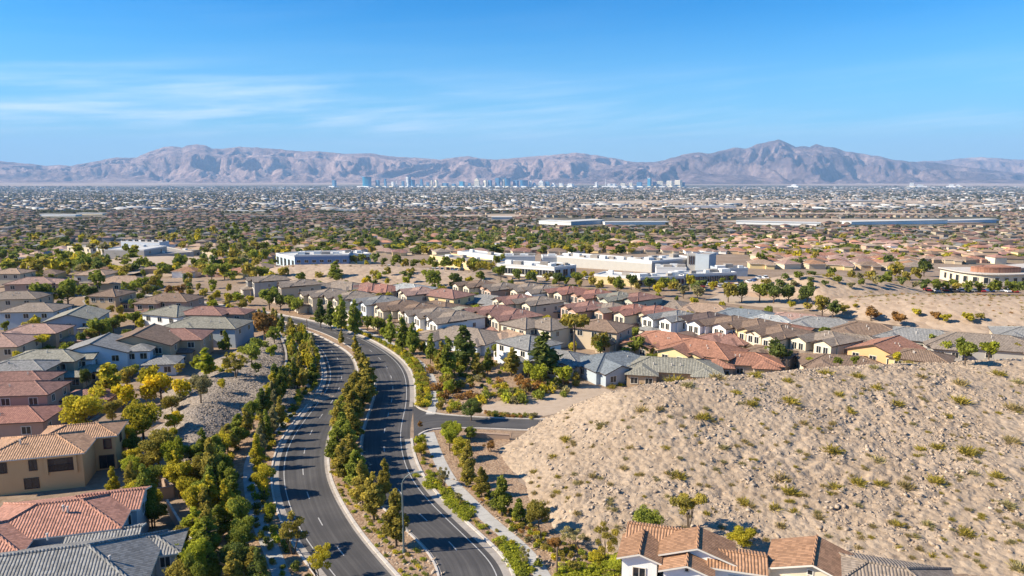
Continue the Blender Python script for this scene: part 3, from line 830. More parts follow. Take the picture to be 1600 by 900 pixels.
# ------------------------------------------------------------------ houses
def hip_faces(mb, x0, x1, y0, y1, z, pitch, ov=0.55, kind='hip', axis=None, caps=None, flat=0.16):
    """hip or gable roof over a rectangle; UVs in metres; appends ridge lines to caps"""
    X0, X1, Y0, Y1 = x0 - ov, x1 + ov, y0 - ov, y1 + ov
    w, d = X1 - X0, Y1 - Y0
    if axis is None: axis = 'x' if w >= d else 'y'
    half = (d if axis == 'x' else w) / 2
    zr = z + half * pitch
    sl = math.sqrt(1 + pitch * pitch)
    def q(pts, along, base):
        uv = []
        for p in pts:
            u = p[0] if along == 'x' else p[1]
            v = abs((p[1] if along == 'x' else p[0]) - base) * sl
            uv.append((u, v))
        mb.poly(pts, 0, uv)
    if axis == 'x':
        ym = (Y0 + Y1) / 2
        e = half if kind == 'hip' else 0
        a, b = (X0 + e, ym, zr), (X1 - e, ym, zr)
        if w - 2 * e < 0.05: a = b = ((X0 + X1) / 2, ym, zr)
        SW, SE, NE, NW = (X0, Y0, z), (X1, Y0, z), (X1, Y1, z), (X0, Y1, z)
        if a == b: q([SW, SE, a], 'x', Y0); q([NE, NW, a], 'x', Y1)
        else: q([SW, SE, b, a], 'x', Y0); q([NE, NW, a, b], 'x', Y1)
        if kind == 'hip':
            q([SE, NE, b], 'y', X1); q([NW, SW, a], 'y', X0)
        lines = [(a, b)] if a != b else []
        if kind == 'hip': lines += [(SW, a), (NW, a), (SE, b), (NE, b)]
    else:
        xm = (X0 + X1) / 2
        e = half if kind == 'hip' else 0
        a, b = (xm, Y0 + e, zr), (xm, Y1 - e, zr)
        SW, SE, NE, NW = (X0, Y0, z), (X1, Y0, z), (X1, Y1, z), (X0, Y1, z)
        if d - 2 * e < 0.05: a = b = (xm, (Y0 + Y1) / 2, zr)
        if a == b: q([SE, NE, b], 'y', X1); q([NW, SW, a], 'y', X0)
        else: q([SE, NE, b, a], 'y', X1); q([NW, SW, a, b], 'y', X0)
        if kind == 'hip':
            q([SW, SE, a], 'x', Y0); q([NE, NW, b], 'x', Y1)
        lines = [(a, b)] if a != b else []
        if kind == 'hip': lines += [(SW, a), (SE, a), (NW, b), (NE, b)]
    # eave board and soffit
    t = flat
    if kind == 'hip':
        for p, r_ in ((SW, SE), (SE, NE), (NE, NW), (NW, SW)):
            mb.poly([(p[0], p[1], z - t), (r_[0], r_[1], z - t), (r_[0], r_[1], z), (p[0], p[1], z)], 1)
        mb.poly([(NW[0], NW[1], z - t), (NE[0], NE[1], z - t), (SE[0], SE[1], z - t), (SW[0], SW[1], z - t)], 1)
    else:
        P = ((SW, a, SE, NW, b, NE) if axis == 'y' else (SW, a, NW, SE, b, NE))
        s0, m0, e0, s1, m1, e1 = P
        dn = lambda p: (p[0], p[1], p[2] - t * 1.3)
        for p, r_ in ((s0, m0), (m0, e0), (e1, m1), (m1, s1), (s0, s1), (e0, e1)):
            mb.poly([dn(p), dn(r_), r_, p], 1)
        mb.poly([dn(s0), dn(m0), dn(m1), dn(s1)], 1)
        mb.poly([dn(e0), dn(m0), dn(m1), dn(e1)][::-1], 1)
    if caps is not None: caps += lines
    return zr, lines
def cap_mesh(lines, r=0.13):
    mb = MB()
    for a, b in lines:
        a, b = Vector(a), Vector(b)
        mb.tube(a + Vector((0, 0, .02)), b + Vector((0, 0, .03)), r, r, 5)
    return mb
def window(parent, x, y, z, nx, ny, w, h, frame='trim', shut=False, mull=True, big=0.10):
    """window on a wall at local (x,y), outward normal (nx,ny); z = sill height"""
    t = (-ny, nx)       # along the wall
    f = MB(); g = MB()
    def bx(mbb, u0, u1, z0, z1, d0, d1, m=0):
        c = []
        for u in (u0, u1):
            for dd in (d0, d1):
                c.append((x + t[0] * u + nx * dd, y + t[1] * u + ny * dd))
        a, b, cc, dd_ = c[0], c[1], c[3], c[2]
        P = lambda p, zz: (p[0], p[1], zz)
        for p, q in ((a, b), (b, cc), (cc, dd_), (dd_, a)):
            mbb.poly([P(p, z0), P(q, z0), P(q, z1), P(p, z1)], m)
        mbb.poly([P(a, z1), P(b, z1), P(cc, z1), P(dd_, z1)], m)
        mbb.poly([P(dd_, z0), P(cc, z0), P(b, z0), P(a, z0)], m)
    k = big
    bx(f, -w / 2 - k, w / 2 + k, z + h, z + h + k, -0.02, 0.09)
    bx(f, -w / 2 - k, w / 2 + k, z - k, z, -0.02, 0.11)
    bx(f, -w / 2 - k, -w / 2, z, z + h, -0.02, 0.08)
    bx(f, w / 2, w / 2 + k, z, z + h, -0.02, 0.08)
    if mull: bx(f, -0.035, 0.035, z, z + h, -0.02, 0.06)
    fo = link('window', f.mesh('window', [M[frame]]), parent)
    bx(g, -w / 2, w / 2, z, z + h, -0.02, 0.03)
    link('pane', g.mesh('pane', [M['glass']]), fo)
    if shut:
        for s in (-1, 1):
            sh = MB()
            u = s * (w / 2 + k + 0.26)
            bx(sh, u - 0.24, u + 0.24, z - 0.05, z + h + 0.05, 0.0, 0.07)
            link('shutter', sh.mesh('shutter', [M['shutter']]), fo)
    return fo
def house(loc, rz, masses, roof, wall, windows='auto', near=False, name='house', frame='trim', extra=None, pitch=0.31, wall2=None):
    """masses: (x0,x1,y0,y1,eave,kind,axis[,wall colour]) in house coordinates, front at -Y"""
    root = empty(name, (loc[0], loc[1], 0), rz)
    caps = []
    wmb = MB()
    for i, ms in enumerate(masses):
        x0, x1, y0, y1, ev, kind, axis = ms[:7]
        ev = ev + 0.004 * i
        p = ms[7] if len(ms) > 7 and ms[7] else pitch
        top = ev - 0.05
        j = 0.003 * i
        wmb.box(x0 + j, x1 - j, y0 + j, y1 - j, -0.3 - j, top, bottom=False)
        rmb = MB(); cp = []
        zr, _ = hip_faces(rmb, x0, x1, y0, y1, ev, p, kind=kind, axis=axis, caps=cp)
        if kind == 'gable':
            ax = axis or ('x' if (x1 - x0) >= (y1 - y0) else 'y')
            if ax == 'y':
                zt = top + (x1 - x0) / 2 * p
                for yy in (y0 + j, y1 - j):
                    wmb.poly([(x0 + j, yy, top), (x1 - j, yy, top), ((x0 + x1) / 2, yy, zt)])
            else:
                zt = top + (y1 - y0) / 2 * p
                for xx in (x0 + j, x1 - j):
                    wmb.poly([(xx, y0 + j, top), (xx, y1 - j, top), (xx, (y0 + y1) / 2, zt)])
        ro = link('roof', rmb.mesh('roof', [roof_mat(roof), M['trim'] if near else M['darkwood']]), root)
        if near or i == 0:
            if cp: link('ridge_cap', cap_mesh(cp, 0.15 if near else 0.13).mesh('ridge_cap', [roof_mat(roof)]), ro)
    link('wall', wmb.mesh('wall', [wall_mat(wall)]), root)
    if windows == 'auto':
        for i, ms in enumerate(masses[:3]):
            x0, x1, y0, y1, ev, kind, axis = ms[:7]
            storeys = [ev - 2.0] if ev > 4 else [0.9]
            if ev > 4 and near: storeys.append(0.9)
            for zs in storeys:
                wd = x1 - x0; n = 1 if wd < 5 else 2 if wd < 10 else 3
                for k in range(n):
                    window(root, x0 + wd * (k + 0.5) / n, y0 + 0.003 * i, zs, 0, -1, 1.7 if n == 1 else 1.5, 1.35, frame)
                dp = y1 - y0
                if i != 0 and dp < 5: continue
                n = 1 if dp < 8 else 2
                for k in range(n):
                    window(root, x1 - 0.003 * i, y0 + dp * (k + 0.5) / n, zs, 1, 0, 1.0, 1.3, frame)
        x0, x1, y0, y1 = masses[0][:4]
        window(root, x0 + 0.001, (y0 + y1) / 2, 1.0, -1, 0, 1.4, 1.3, frame)
    if not near:
        x0, x1, y0, y1, ev = masses[0][:5]
        hw = min(x1 - x0, y1 - y0) / 2
        for k in range(rnd.choice([1, 2, 3])):
            f = rnd.uniform(.25, .6); zt = ev + (hw * (1 - f) + .5) * pitch
            if (x1 - x0) >= (y1 - y0): vx, vy = rnd.uniform(x0 + hw, x1 - hw + .01), (y0 + y1) / 2 - hw * f
            else: vx, vy = (x0 + x1) / 2 + hw * f, rnd.uniform(y0 + hw, y1 - hw + .01)
            vents(root, [(vx, vy, zt)])
    if extra: extra(root)
    return root
def add_box_part(root, name, x0, x1, y0, y1, z0, z1, mat):
    mb = MB(); mb.box(x0, x1, y0, y1, z0, z1)
    return link(name, mb.mesh(name, [M[mat] if mat in M else mat]), root)
def vents(root, pts):
    for x, y, z in pts:
        mb = MB(); mb.tube((x, y, z - .3), (x, y, z + .45), .11, .11, 8); mb.tube((x, y, z + .42), (x, y, z + .5), .17, .13, 8)
        link('roof_vent', mb.mesh('roof_vent', [M['kerb']]), root)

def twin(cx, cy, rz, roof, wall, W=10.4, Dp=15.0, flip=1, s=1.0):
    W *= s; Dp *= s
    def ex(root):
        add_box_part(root, 'garage_door', -W / 2 * flip - (0 if flip < 0 else 0) if False else min(-W / 2 * flip + 0.8 * flip, -W / 2 * flip + 5.4 * flip), max(-W / 2 * flip + 0.8 * flip, -W / 2 * flip + 5.4 * flip), -Dp / 2 - 2.34, -Dp / 2 - 2.22, 0, 2.3, 'garage')
        add_box_part(root, 'door', W / 2 * flip - 1.6 if flip > 0 else W / 2 * flip + 0.6, W / 2 * flip - 0.6 if flip > 0 else W / 2 * flip + 1.6, -Dp / 2 - 0.06, -Dp / 2 + .04, 0, 2.2, 'door')
    a = (-W / 2, -W / 2 + W * .42) if flip > 0 else (W / 2 - W * .42, W / 2)
    b = (W / 2 - W * .46, W / 2 - 0.3) if flip > 0 else (-W / 2 + 0.3, -W / 2 + W * .46)
    ms = [(-W / 2, W / 2, -Dp / 2 + 3.6, Dp / 2, 6.1, 'hip', 'y', 0.27),
          (a[0], a[1], -Dp / 2, 1.0, 5.9, 'gable', 'y', 0.42),
          (b[0], b[1], -Dp / 2 + 1.4, 1.0, 5.9, 'gable', 'y', 0.42),
          (min(-W / 2 * flip, 1.0 * flip), max(-W / 2 * flip, 1.0 * flip), -Dp / 2 - 2.2, -Dp / 2 + 4, 2.75, 'hip', None)]
    r = house((cx, cy), rz, ms, roof, wall, windows=None, extra=ex)
    for (u0, u1), y in ((a, -Dp / 2), (b, -Dp / 2 + 1.4)):
        for k in (-0.95, 0.95):
            window(r, (u0 + u1) / 2 + k, y + .004, 3.5, 0, -1, 1.25, 1.7, 'trim', big=0.16)
    for k in (0.3, 0.7):
        window(r, W / 2, -Dp / 2 + 3.6 + (Dp - 3.6) * k, 3.6, 1, 0, .9, 1.2, 'trim')
    return r
def hip2(cx, cy, rz, roof, wall, W=13.0, Dp=11.0):
    ms = [(-W / 2, W / 2, -Dp / 2, Dp / 2, 5.6, 'hip', None),
          (-W / 2 - 3.0, -W / 2 + 2, -Dp / 2 + 1.5, Dp / 2 - 1.5, 2.9, 'hip', None),
          (W / 2 - 5, W / 2 - 0.6, -Dp / 2 - 2.6, -Dp / 2 + 3, 2.8, 'hip', None)]
    r = house((cx, cy), rz, ms, roof, wall)
    return r
def hip1(cx, cy, rz, roof, wall, W=20.0, Dp=14.0):
    ms = [(-W / 2, W / 2, -Dp / 2, Dp / 2, 3.1, 'hip', None, 0.28),
          (-W / 2 + 1, -W / 2 + 7.5, -Dp / 2 - 3, 0, 2.95, 'hip', 'y', 0.33),
          (W / 2 - 6.5, W / 2 - 1.2, -Dp / 2 - 1.8, 0, 2.9, 'hip', 'y', 0.33)]
    return house((cx, cy), rz, ms, roof, wall)
def gab1(cx, cy, rz, roof, wall, W=16.0, Dp=13.0, ev=3.1):
    ms = [(-W / 2, W / 2, -Dp / 2, Dp / 2, ev, 'hip', None, 0.34),
          (-W / 2 + 1.0, -W / 2 + 9.0, -Dp / 2 - 2.4, 0, ev - .1, 'gable', 'y', 0.36),
          (-W / 2 + 7, -W / 2 + 12.0, -Dp / 2 - 1.2, 0, ev - .25, 'gable', 'y', 0.30)]
    return house((cx, cy), rz, ms, roof, wall)
def gab2(cx, cy, rz, roof, wall, W=12.0, Dp=14.0):
    ms = [(-W / 2, W / 2, -Dp / 2, Dp / 2, 5.5, 'gable', 'y', 0.34),
          (W / 2 - 4, W / 2 + 2.5, -Dp / 2 - 2.0, -Dp / 2 + 4, 2.9, 'hip', None)]
    return house((cx, cy), rz, ms, roof, wall)
ARCH = {'twin': (twin, 7.3), 'hip2': (hip2, 7.8), 'hip1': (hip1, 5.5), 'gab1': (gab1, 5.3), 'gab2': (gab2, 7.6)}
STOREY = {'twin': 'two-storey', 'hip2': 'two-storey', 'hip1': 'low', 'gab1': 'low gabled', 'gab2': 'two-storey gabled'}

# east neighbourhood; (px, py of the roof centre, kind, roof, wall, angle, size)
T = -58
EAST = {
 'front row beside the boulevard': [
  (508, 455, 'twin', 'taupe', 'cream', T, {}), (546, 459, 'twin', 'taupe', 'cream', T, {}), (590, 466, 'twin', 'grey', 'pale blue', T, {}), (622, 473, 'twin', 'brown', 'cream', T, {}),
  (650, 478, 'twin', 'brown', 'cream', T, {}), (676, 485, 'twin', 'taupe', 'white', T, {}), (706, 491, 'twin', 'taupe', 'white', T, {'W': 11, 'Dp': 16}), (728, 512, 'hip1', 'taupe', 'pale blue', -30, {'W': 22, 'Dp': 14}), (826, 524, 'hip2', 'grey', 'white', -48, {'W': 12, 'Dp': 11})],
 'second row behind the boulevard': [
  (418, 433, 'twin', 'taupe', 'grey', T, {}), (441, 438, 'hip1', 'brown', 'brown', -40, {'W': 15, 'Dp': 11}), (465, 440, 'twin', 'taupe', 'beige', T, {}), (496, 439, 'hip1', 'taupe', 'taupe', -40, {'W': 14, 'Dp': 11}), (540, 439, 'hip1', 'taupe', 'cream', -35, {'W': 20, 'Dp': 12}), (577, 441, 'hip1', 'red-brown', 'taupe', -35, {'W': 15, 'Dp': 11}),
  (600, 443, 'hip1', 'red', 'taupe', -40, {'W': 15, 'Dp': 11}), (638, 443, 'hip1', 'pale', 'grey', -30, {'W': 18, 'Dp': 13}), (652, 452, 'twin', 'pinkish', 'cream', T, {'W': 11, 'Dp': 13}), (698, 452, 'hip2', 'red-brown', 'yellow', -35, {'W': 16, 'Dp': 11})],
 'third row behind the boulevard': [
  (688, 470, 'hip1', 'brown', 'cream', -40, {'W': 17, 'Dp': 12}), (724, 479, 'hip1', 'olive-grey', 'beige', -40, {'W': 16, 'Dp': 12}), (768, 481, 'twin', 'red-brown', 'brick', T, {}), (800, 488, 'twin', 'red-brown', 'cream', T, {}),
  (822, 496, 'hip2', 'taupe', 'cream', -50, {'W': 10, 'Dp': 10}), (858, 497, 'hip2', 'taupe', 'cream', -50, {'W': 12, 'Dp': 11}), (810, 512, 'hip1', 'tan', 'beige', -40, {'W': 13, 'Dp': 10}), (942, 500, 'hip2', 'brown', 'beige', -32, {'W': 13, 'Dp': 11})],
 'fourth row behind the boulevard': [
  (745, 441, 'twin', 'brown', 'cream', T, {'W': 11}), (781, 445, 'twin', 'taupe', 'pinkish', T, {}), (766, 461, 'hip1', 'grey', 'beige', -35, {'W': 20, 'Dp': 13}), (806, 464, 'twin', 'red-brown', 'cream', T, {}), (838, 467, 'twin', 'taupe', 'cream', T, {}), (868, 469, 'hip1', 'olive-grey', 'beige', -40, {'W': 14, 'Dp': 11}),
  (888, 472, 'hip1', 'grey', 'yellow', -40, {'W': 14, 'Dp': 10}), (915, 475, 'twin', 'red-brown', 'pinkish', T, {}), (950, 477, 'twin', 'taupe', 'pinkish', T, {'W': 10, 'Dp': 12})],
 'row just below the shopping centre': [
  (822, 446, 'twin', 'taupe', 'cream', T, {}), (846, 449, 'twin', 'taupe', 'white', T, {}), (885, 451, 'twin', 'red', 'cream', T, {}), (926, 456, 'twin', 'red', 'pinkish', T, {}), (962, 460, 'twin', 'olive-grey', 'sage', T, {}), (993, 461, 'twin', 'red-brown', 'sage', T, {}),
  (1040, 467, 'hip1', 'taupe', 'beige', -38, {'W': 20, 'Dp': 13}), (1105, 474, 'hip1', 'tan', 'sage', -30, {'W': 19, 'Dp': 12}), (1168, 483, 'hip1', 'blue-grey', 'sage', -30, {'W': 21, 'Dp': 13})],
 'long row of paired gables': [
  (985, 480, 'twin', 'red', 'cream', T, {}), (1018, 482, 'twin', 'red', 'beige', T, {}), (1052, 490, 'twin', 'grey', 'white', T, {}), (1100, 493, 'twin', 'dark brown', 'white', T, {'W': 11, 'Dp': 16}), (1138, 499, 'twin', 'brown', 'white', T, {'W': 11, 'Dp': 16}),
  (1178, 504, 'twin', 'brown', 'yellow', T, {'W': 11, 'Dp': 16}), (1214, 514, 'twin', 'brown', 'cream', T, {}), (1292, 524, 'twin', 'taupe', 'cream', T, {'W': 11, 'Dp': 14})],
 'row behind the rocky hill': [
  (878, 548, 'gab1', 'grey', 'grey', -25, {'W': 13, 'Dp': 10}), (958, 553, 'gab1', 'blue-grey', 'blue-grey', 24, {'W': 17, 'Dp': 12}), (1050, 558, 'hip1', 'olive-grey', 'tan', -14, {'W': 22, 'Dp': 12}), (1042, 523, 'gab1', 'terracotta', 'tan', -35, {'W': 19, 'Dp': 14}),
  (1098, 541, 'gab1', 'terracotta', 'yellow', -38, {'W': 18, 'Dp': 12, 'ev': 4.2}), (1152, 548, 'hip1', 'terracotta', 'taupe', -10, {'W': 19, 'Dp': 11}), (1318, 553, 'hip1', 'brown', 'cream', -12, {'W': 19, 'Dp': 11}), (1385, 534, 'gab2', 'terracotta', 'ochre', -48, {'W': 12, 'Dp': 14}), (1440, 545, 'hip2', 'brown', 'yellow', -35, {'W': 12, 'Dp': 9}),
  (1138, 517, 'hip1', 'red-brown', 'cream', -40, {'W': 13, 'Dp': 10}), (1204, 538, 'hip1', 'brown', 'taupe', -40, {'W': 11, 'Dp': 9}), (1535, 524, 'hip1', 'taupe', 'grey', -22, {'W': 28, 'Dp': 16})],
 'last row below the sandy hills': [
  (1250, 489, 'hip1', 'pinkish', 'sage', -30, {'W': 20, 'Dp': 12}), (1222, 503, 'hip1', 'terracotta', 'cream', -40, {'W': 14, 'Dp': 11}), (1290, 496, 'hip1', 'grey', 'sage', -30, {'W': 21, 'Dp': 13}), (1358, 505, 'hip1', 'brown', 'sage', -32, {'W': 20, 'Dp': 14}),
  (1340, 522, 'hip1', 'taupe', 'beige', -35, {'W': 17, 'Dp': 12}), (1440, 514, 'hip1', 'grey', 'sage', -28, {'W': 22, 'Dp': 14}), (1205, 490, 'hip1', 'pale', 'sage', -30, {'W': 14, 'Dp': 10}), (1620, 512, 'hip1', 'grey', 'beige', -28, {'W': 20, 'Dp': 13})],
}
HOUSE_SPOTS = []
for place, rows in EAST.items():
    for px, py, kind, roof, wall, ang, kw in rows:
        fn, zr = ARCH[kind]
        x, y = U(px, py, zr - 0.4)
        if kind == 'twin': kw = {'flip': 1 if rnd.random() < 0.5 else -1, **kw}
        o = fn(x, y, R(ang + rnd.uniform(-3, 3)), roof, wall, **kw)
        reg(o, f'{STOREY[kind]} {wall} house with {roof} tile roof', 'house', 'houses of the eastern rows', 'in the ' + place)
        HOUSE_SPOTS.append((x, y, 9))

def corner_house(px, py, ev, w, d, ang, roof, wall, kind='hip', axis=None, extra_m=(), near=False, **kw):
    x, y = U(px, py, ev)
    a = R(ang)
    ov = 0.55
    ox = x - math.cos(a) * ov - math.sin(a) * ov
    oy = y - math.sin(a) * ov + math.cos(a) * ov
    ms = [(-w, 0, 0, d, ev, kind, axis)] + list(extra_m)
    o = house((ox, oy), a, ms, roof, wall, near=near, **kw)
    c = Vector((ox, oy, 0)) + Vector((-w / 2 * math.cos(a) - d / 2 * math.sin(a), -w / 2 * math.sin(a) + d / 2 * math.cos(a), 0))
    HOUSE_SPOTS.append((c.x, c.y, max(w, d) * 0.55))
    return o
WEST = [
 # px, py of the near right eave corner, eave, width, depth, angle, roof, wall, kind, axis, more masses
 (117, 565, 5.6, 15.5, 9.5, 5, 'olive-grey', 'tan', 'hip', None, [(-1, 4.5, 1.0, 6, 2.9, 'hip', None), (-3, 3.2, -3.2, 1, 2.8, 'hip', None)]),
 (69, 580, 5.5, 13, 8, 6, 'grey', 'tan', 'hip', None, []),
 (69, 599, 5.6, 14, 8, 6, 'red-brown', 'taupe', 'hip', None, []),
 (75, 617, 5.6, 15, 8.5, 6, 'red-brown', 'pinkish', 'hip', None, [(0, 9, 4.5, 11, 2.9, 'hip', None)]),
 (28, 542, 5.6, 13, 12, 8, 'pinkish', 'beige', 'hip', 'y', []),
 (88, 521, 5.6, 14, 9.5, 6, 'pinkish', 'tan', 'hip', None, [(-14, -7.5, -3.5, 2, 5.4, 'hip', 'y'), (-0.5, 5.5, 2, 8, 2.9, 'hip', None)]),
 (148, 501, 5.2, 13, 15, 14, 'olive-grey', 'blue-grey', 'gable', 'y', [(-3.5, 1.2, -1.4, 2, 3.2, 'hip', None)]),
 (84, 487, 5.6, 16, 11, 5, 'taupe', 'blue-grey', 'hip', None, []),
 (57, 467, 5.6, 18, 11, 6, 'taupe', 'beige', 'hip', None, [(-14, -4, 5, 13, 5.5, 'hip', None)]),
 (82, 443, 5.6, 17, 11, 8, 'pinkish', 'pinkish', 'hip', None, [(-6, 6, 1, 9, 5.2, 'hip', None)]),
 (224, 443, 3.2, 22, 13, 0, 'tan', 'beige', 'hip', None, []),
 (180, 464, 5.6, 10, 11, -8, 'brown', 'tan', 'hip', 'x', [(0, 6, 3, 9, 2.9, 'hip', None)]),
 (292, 472, 5.4, 17, 11, -6, 'brown', 'pinkish', 'hip', None, [(-17, -9, -2.5, 2, 5.0, 'hip', None)]),
 (276, 496, 5.4, 14, 12, -22, 'olive-grey', 'white', 'hip', None, []),
 (347, 493, 5.5, 14, 10, -4, 'red-brown', 'taupe', 'hip', None, [(-4, 5.5, 3.5, 11, 5.2, 'hip', None)]),
 (368, 514, 5.5, 21, 11, -6, 'olive-grey', 'blue-grey', 'hip', None, [(-19, -11, -1.5, 5, 5.2, 'hip', 'y')]),
 (316, 531, 5.6, 14.5, 11, 8, 'red-brown', 'tan', 'hip', None, [(-14.5, -10, -2.4, 2, 5.3, 'hip', 'y'), (-10, -2, -2.5, 1, 2.9, 'hip', None)]),
 (268, 540, 5.8, 17, 13, 6, 'brown', 'tan', 'gable', 'y', []),
 (200, 551, 5.8, 15, 11, 10, 'grey', 'pale blue', 'gable', 'y', [(-1, 4.5, 1.8, 8, 5.6, 'hip', None), (4, 11, -1.5, 6, 2.9, 'hip', None)]),
 (146, 561, 5.2, 9, 8, 8, 'olive-grey', 'pale blue', 'gable', 'x', []),
 (69, 659, 3.2, 17, 9, 8, 'red', 'pinkish', 'hip', None, []),
 (154, 414, 3.4, 0.1, 0.1, 0, 'tan', 'beige', 'hip', None, []),
 (32, 428, 5.0, 13, 10, 0, 'tan', 'beige', 'hip', None, []),
 (165, 430, 3.4, 14, 11, 0, 'tan', 'cream', 'hip', None, []),
]
for i, (px, py, ev, w, d, ang, roof, wall, kind, axis, more) in enumerate(WEST):
    if w < 1: continue
    o = corner_house(px, py, ev, w, d, ang, roof, wall, kind, axis, more)
    st = 'two-storey' if ev > 4.5 else 'low'
    reg(o, f'{st} {wall} house with {roof} {"gable" if kind == "gable" else "hip"} roof', 'house', 'houses of the western neighbourhood', 'in the neighbourhood west of the boulevard')

# ---- the large houses close by, each with its own plan
def balcony(root, x0, x1, y, z0, z1):
    mb = MB(); mb.box(x0, x1, y - 0.03, y + 0.06, z0, z1)  # flat dark panel paints the shade of the balcony recess
    g = link('balcony', mb.mesh('balcony', [M['darkwood']]), root)
    rl = MB()
    rl.box(x0, x1, y - 0.16, y - 0.10, z0 + 1.0, z0 + 1.08); rl.box(x0, x1, y - 0.16, y - 0.10, z0 + 0.08, z0 + 0.14)
    n = int((x1 - x0) / 0.16)
    for k in range(n + 1):
        u = x0 + (x1 - x0) * k / n; rl.box(u - .015, u + .015, y - .145, y - .115, z0 + .1, z0 + 1.04)
    link('railing', rl.mesh('railing', [M['darkwood']]), g)
    for u in (x0 - 0.25, x1 + 0.25):
        pb = MB(); pb.box(u - .22, u + .22, y - .3, y + .05, z0 - .4, z1 + .2)
        link('pillar', pb.mesh('pillar', [wall_mat('ochre')]), root)
    bl = MB(); bl.box(x0 - .4, x1 + .4, y - .34, y + .02, z1, z1 + .3); link('beam', bl.mesh('beam', [wall_mat('ochre')]), root)
    wd = MB(); wd.box((x0 + x1) / 2 - .9, (x0 + x1) / 2 + .9, y - .06, y - .02, z0 + .1, z1 - .25); link('glass_door', wd.mesh('glass_door', [M['glass']]), g)
a = R(16)
x, y = U(143, 707, 5.6)
o = house((x - 1.6, y + .2), a, [(-13.5, 0, 0, 9.4, 5.6, 'hip', None), (-8, 3.0, 6.2, 12.8, 5.75, 'hip', 'x')], 'clay', 'ochre', windows=None, near=True,
          extra=lambda r: (balcony(r, -4.6, -1.2, 0.0, 2.9, 5.1), vents(r, [(-9, 3, 6.9)])))
for X_ in (-6.6,): window(o, X_, 0, 3.5, 0, -1, 0.9, 1.5, 'darkwood')
window(o, 1.9, 6.2, 3.6, 0, -1, 1.0, 1.5, 'shutter', mull=False); window(o, 1.6, 6.2, 0.4, 0, -1, 2.0, 2.0, 'darkwood')
window(o, 3.0, 9.5, 3.6, 1, 0, 1.0, 1.4, 'darkwood'); window(o, -10.5, 0, 3.5, 0, -1, 0.9, 1.5, 'darkwood'); window(o, -7, 0, 0.7, 0, -1, 1.8, 1.5, 'darkwood')
name_it(o, 'ochre two-storey house with tan barrel-tile hip roofs and a shade-painted corner balcony', 'house')
HOUSE_SPOTS.append((x - 6, y + 7, 10))
x, y = U(190, 828, 5.6)
o = house((x - .9, y + .8), a, [(-15, 0, 0, 10.2, 5.6, 'hip', None), (-6, 1.0, 4.8, 10.8, 5.6, 'gable', 'x'), (-24, -9.2, -3.4, 6, 5.5, 'hip', None)], 'rose', 'blue-grey', windows=None, near=True,
          extra=lambda r: vents(r, [(-6.5, 3.2, 7.2), (-6.0, 3.0, 7.1)]))
window(o, -0.6, 4.8, 3.3, 0, -1, 1.8, 1.5, 'white'); window(o, -10.5, 0, 3.2, 0, -1, 1.9, 1.2, 'white'); window(o, 1.0, 8, 3.4, 1, 0, 1.2, 1.3, 'white'); window(o, -6.6, 0, 3.2, 0, -1, 1.2, 1.2, 'white')
window(o, -14, -3.4, 3.2, 0, -1, 1.6, 1.2, 'white')
name_it(o, 'blue-grey house under a broad red tile roof, between the ochre house and the grey roof', 'house')
HOUSE_SPOTS.append((x - 7, y + 6, 10))
x, y = U(106, 858, 7.6)
o = house((x - 1.5, y + 1.0), a, [(-16, 9.0, -7.0, 5.2, 4.9, 'hip', None, 0.40), (2.0, 11.2, 0.8, 5.6, 4.6, 'hip', None), (-1, 6, 4.6, 8.4, 4.7, 'gable', 'x'), (-24, -8, -10, 0, 5.2, 'hip', None, 0.40)], 'grey', 'blue-grey', windows=None, near=True,
          extra=lambda r: vents(r, [(-1.5, 1.2, 8.0), (5.5, -3.0, 6.6)]))
window(o, 10, 0.8, 2.9, 0, -1, 1.0, 1.2, 'white')
name_it(o, 'large grey tile roof of the closest western house, beside the dark green lawn', 'house')
HOUSE_SPOTS.append((x, y, 12))

# south-eastern trio below the hill
b = R(-16)
o = house((19.6, 72.8), b, [(-2.6, 4.6, -1.0, 3.0, 5.7, 'gable', 'y', 0.33), (-7.0, -3.2, -2.4, 2, 5.4, 'gable', 'y', 0.33), (-2.4, 2.4, -3.4, 0.5, 5.2, 'gable', 'y', 0.34), (-6.6, -0.5, 2.0, 5.0, 5.6, 'gable', 'x', 0.36), (2.6, 7.8, -1.6, 2.2, 5.4, 'gable', 'x', 0.34), (-5.5, 1.0, -6.2, -3.0, 3.0, 'hip', 'x')], 'orange', 'white', windows=None, near=True)
window(o, -5.1, -2.4, 3.2, 0, -1, 1.3, 1.1, 'trim'); window(o, 0, -3.4, 3.1, 0, -1, 1.3, 1.2, 'darkwood'); window(o, 7.8, .5, 3.1, 1, 0, 1.3, 1.5, 'darkwood'); window(o, 0, -3.4, 5.3, 0, -1, .35, .35, 'trim', mull=False)
window(o, 5.2, -1.6, 3.1, 0, -1, 1.5, 1.4, 'trim'); window(o, -7.0, -.5, 3.4, -1, 0, 1.0, 1.1, 'trim')
name_it(o, 'white house with several orange tile gables at the foot of the rocky hill', 'house')
x, y = U(1274, 856, 7.0)
o = house((x, y), R(-27), [(-4.2, 4.2, -3.5, 2.2, 5.5, 'gable', 'y', 0.34), (3, 6.4, -1, 2.4, 5.2, 'hip', 'y')], 'orange', 'cream', windows=None, near=True)
window(o, -2.3, -3.5, 3.3, 0, -1, 0.9, 1.6, 'trim'); window(o, 1.5, -3.5, 3.1, 0, -1, 1.2, 1.4, 'trim', shut=True); window(o, -0.2, -3.5, 5.7, 0, -1, 0.45, 0.5, 'trim', mull=False)
window(o, 6.4, 1, 3.1, 1, 0, 1.0, 1.4, 'trim')
name_it(o, 'cream gabled house with maroon shutters and a brown tile roof below the hill', 'house')
x, y = U(1385, 880, 7.2)
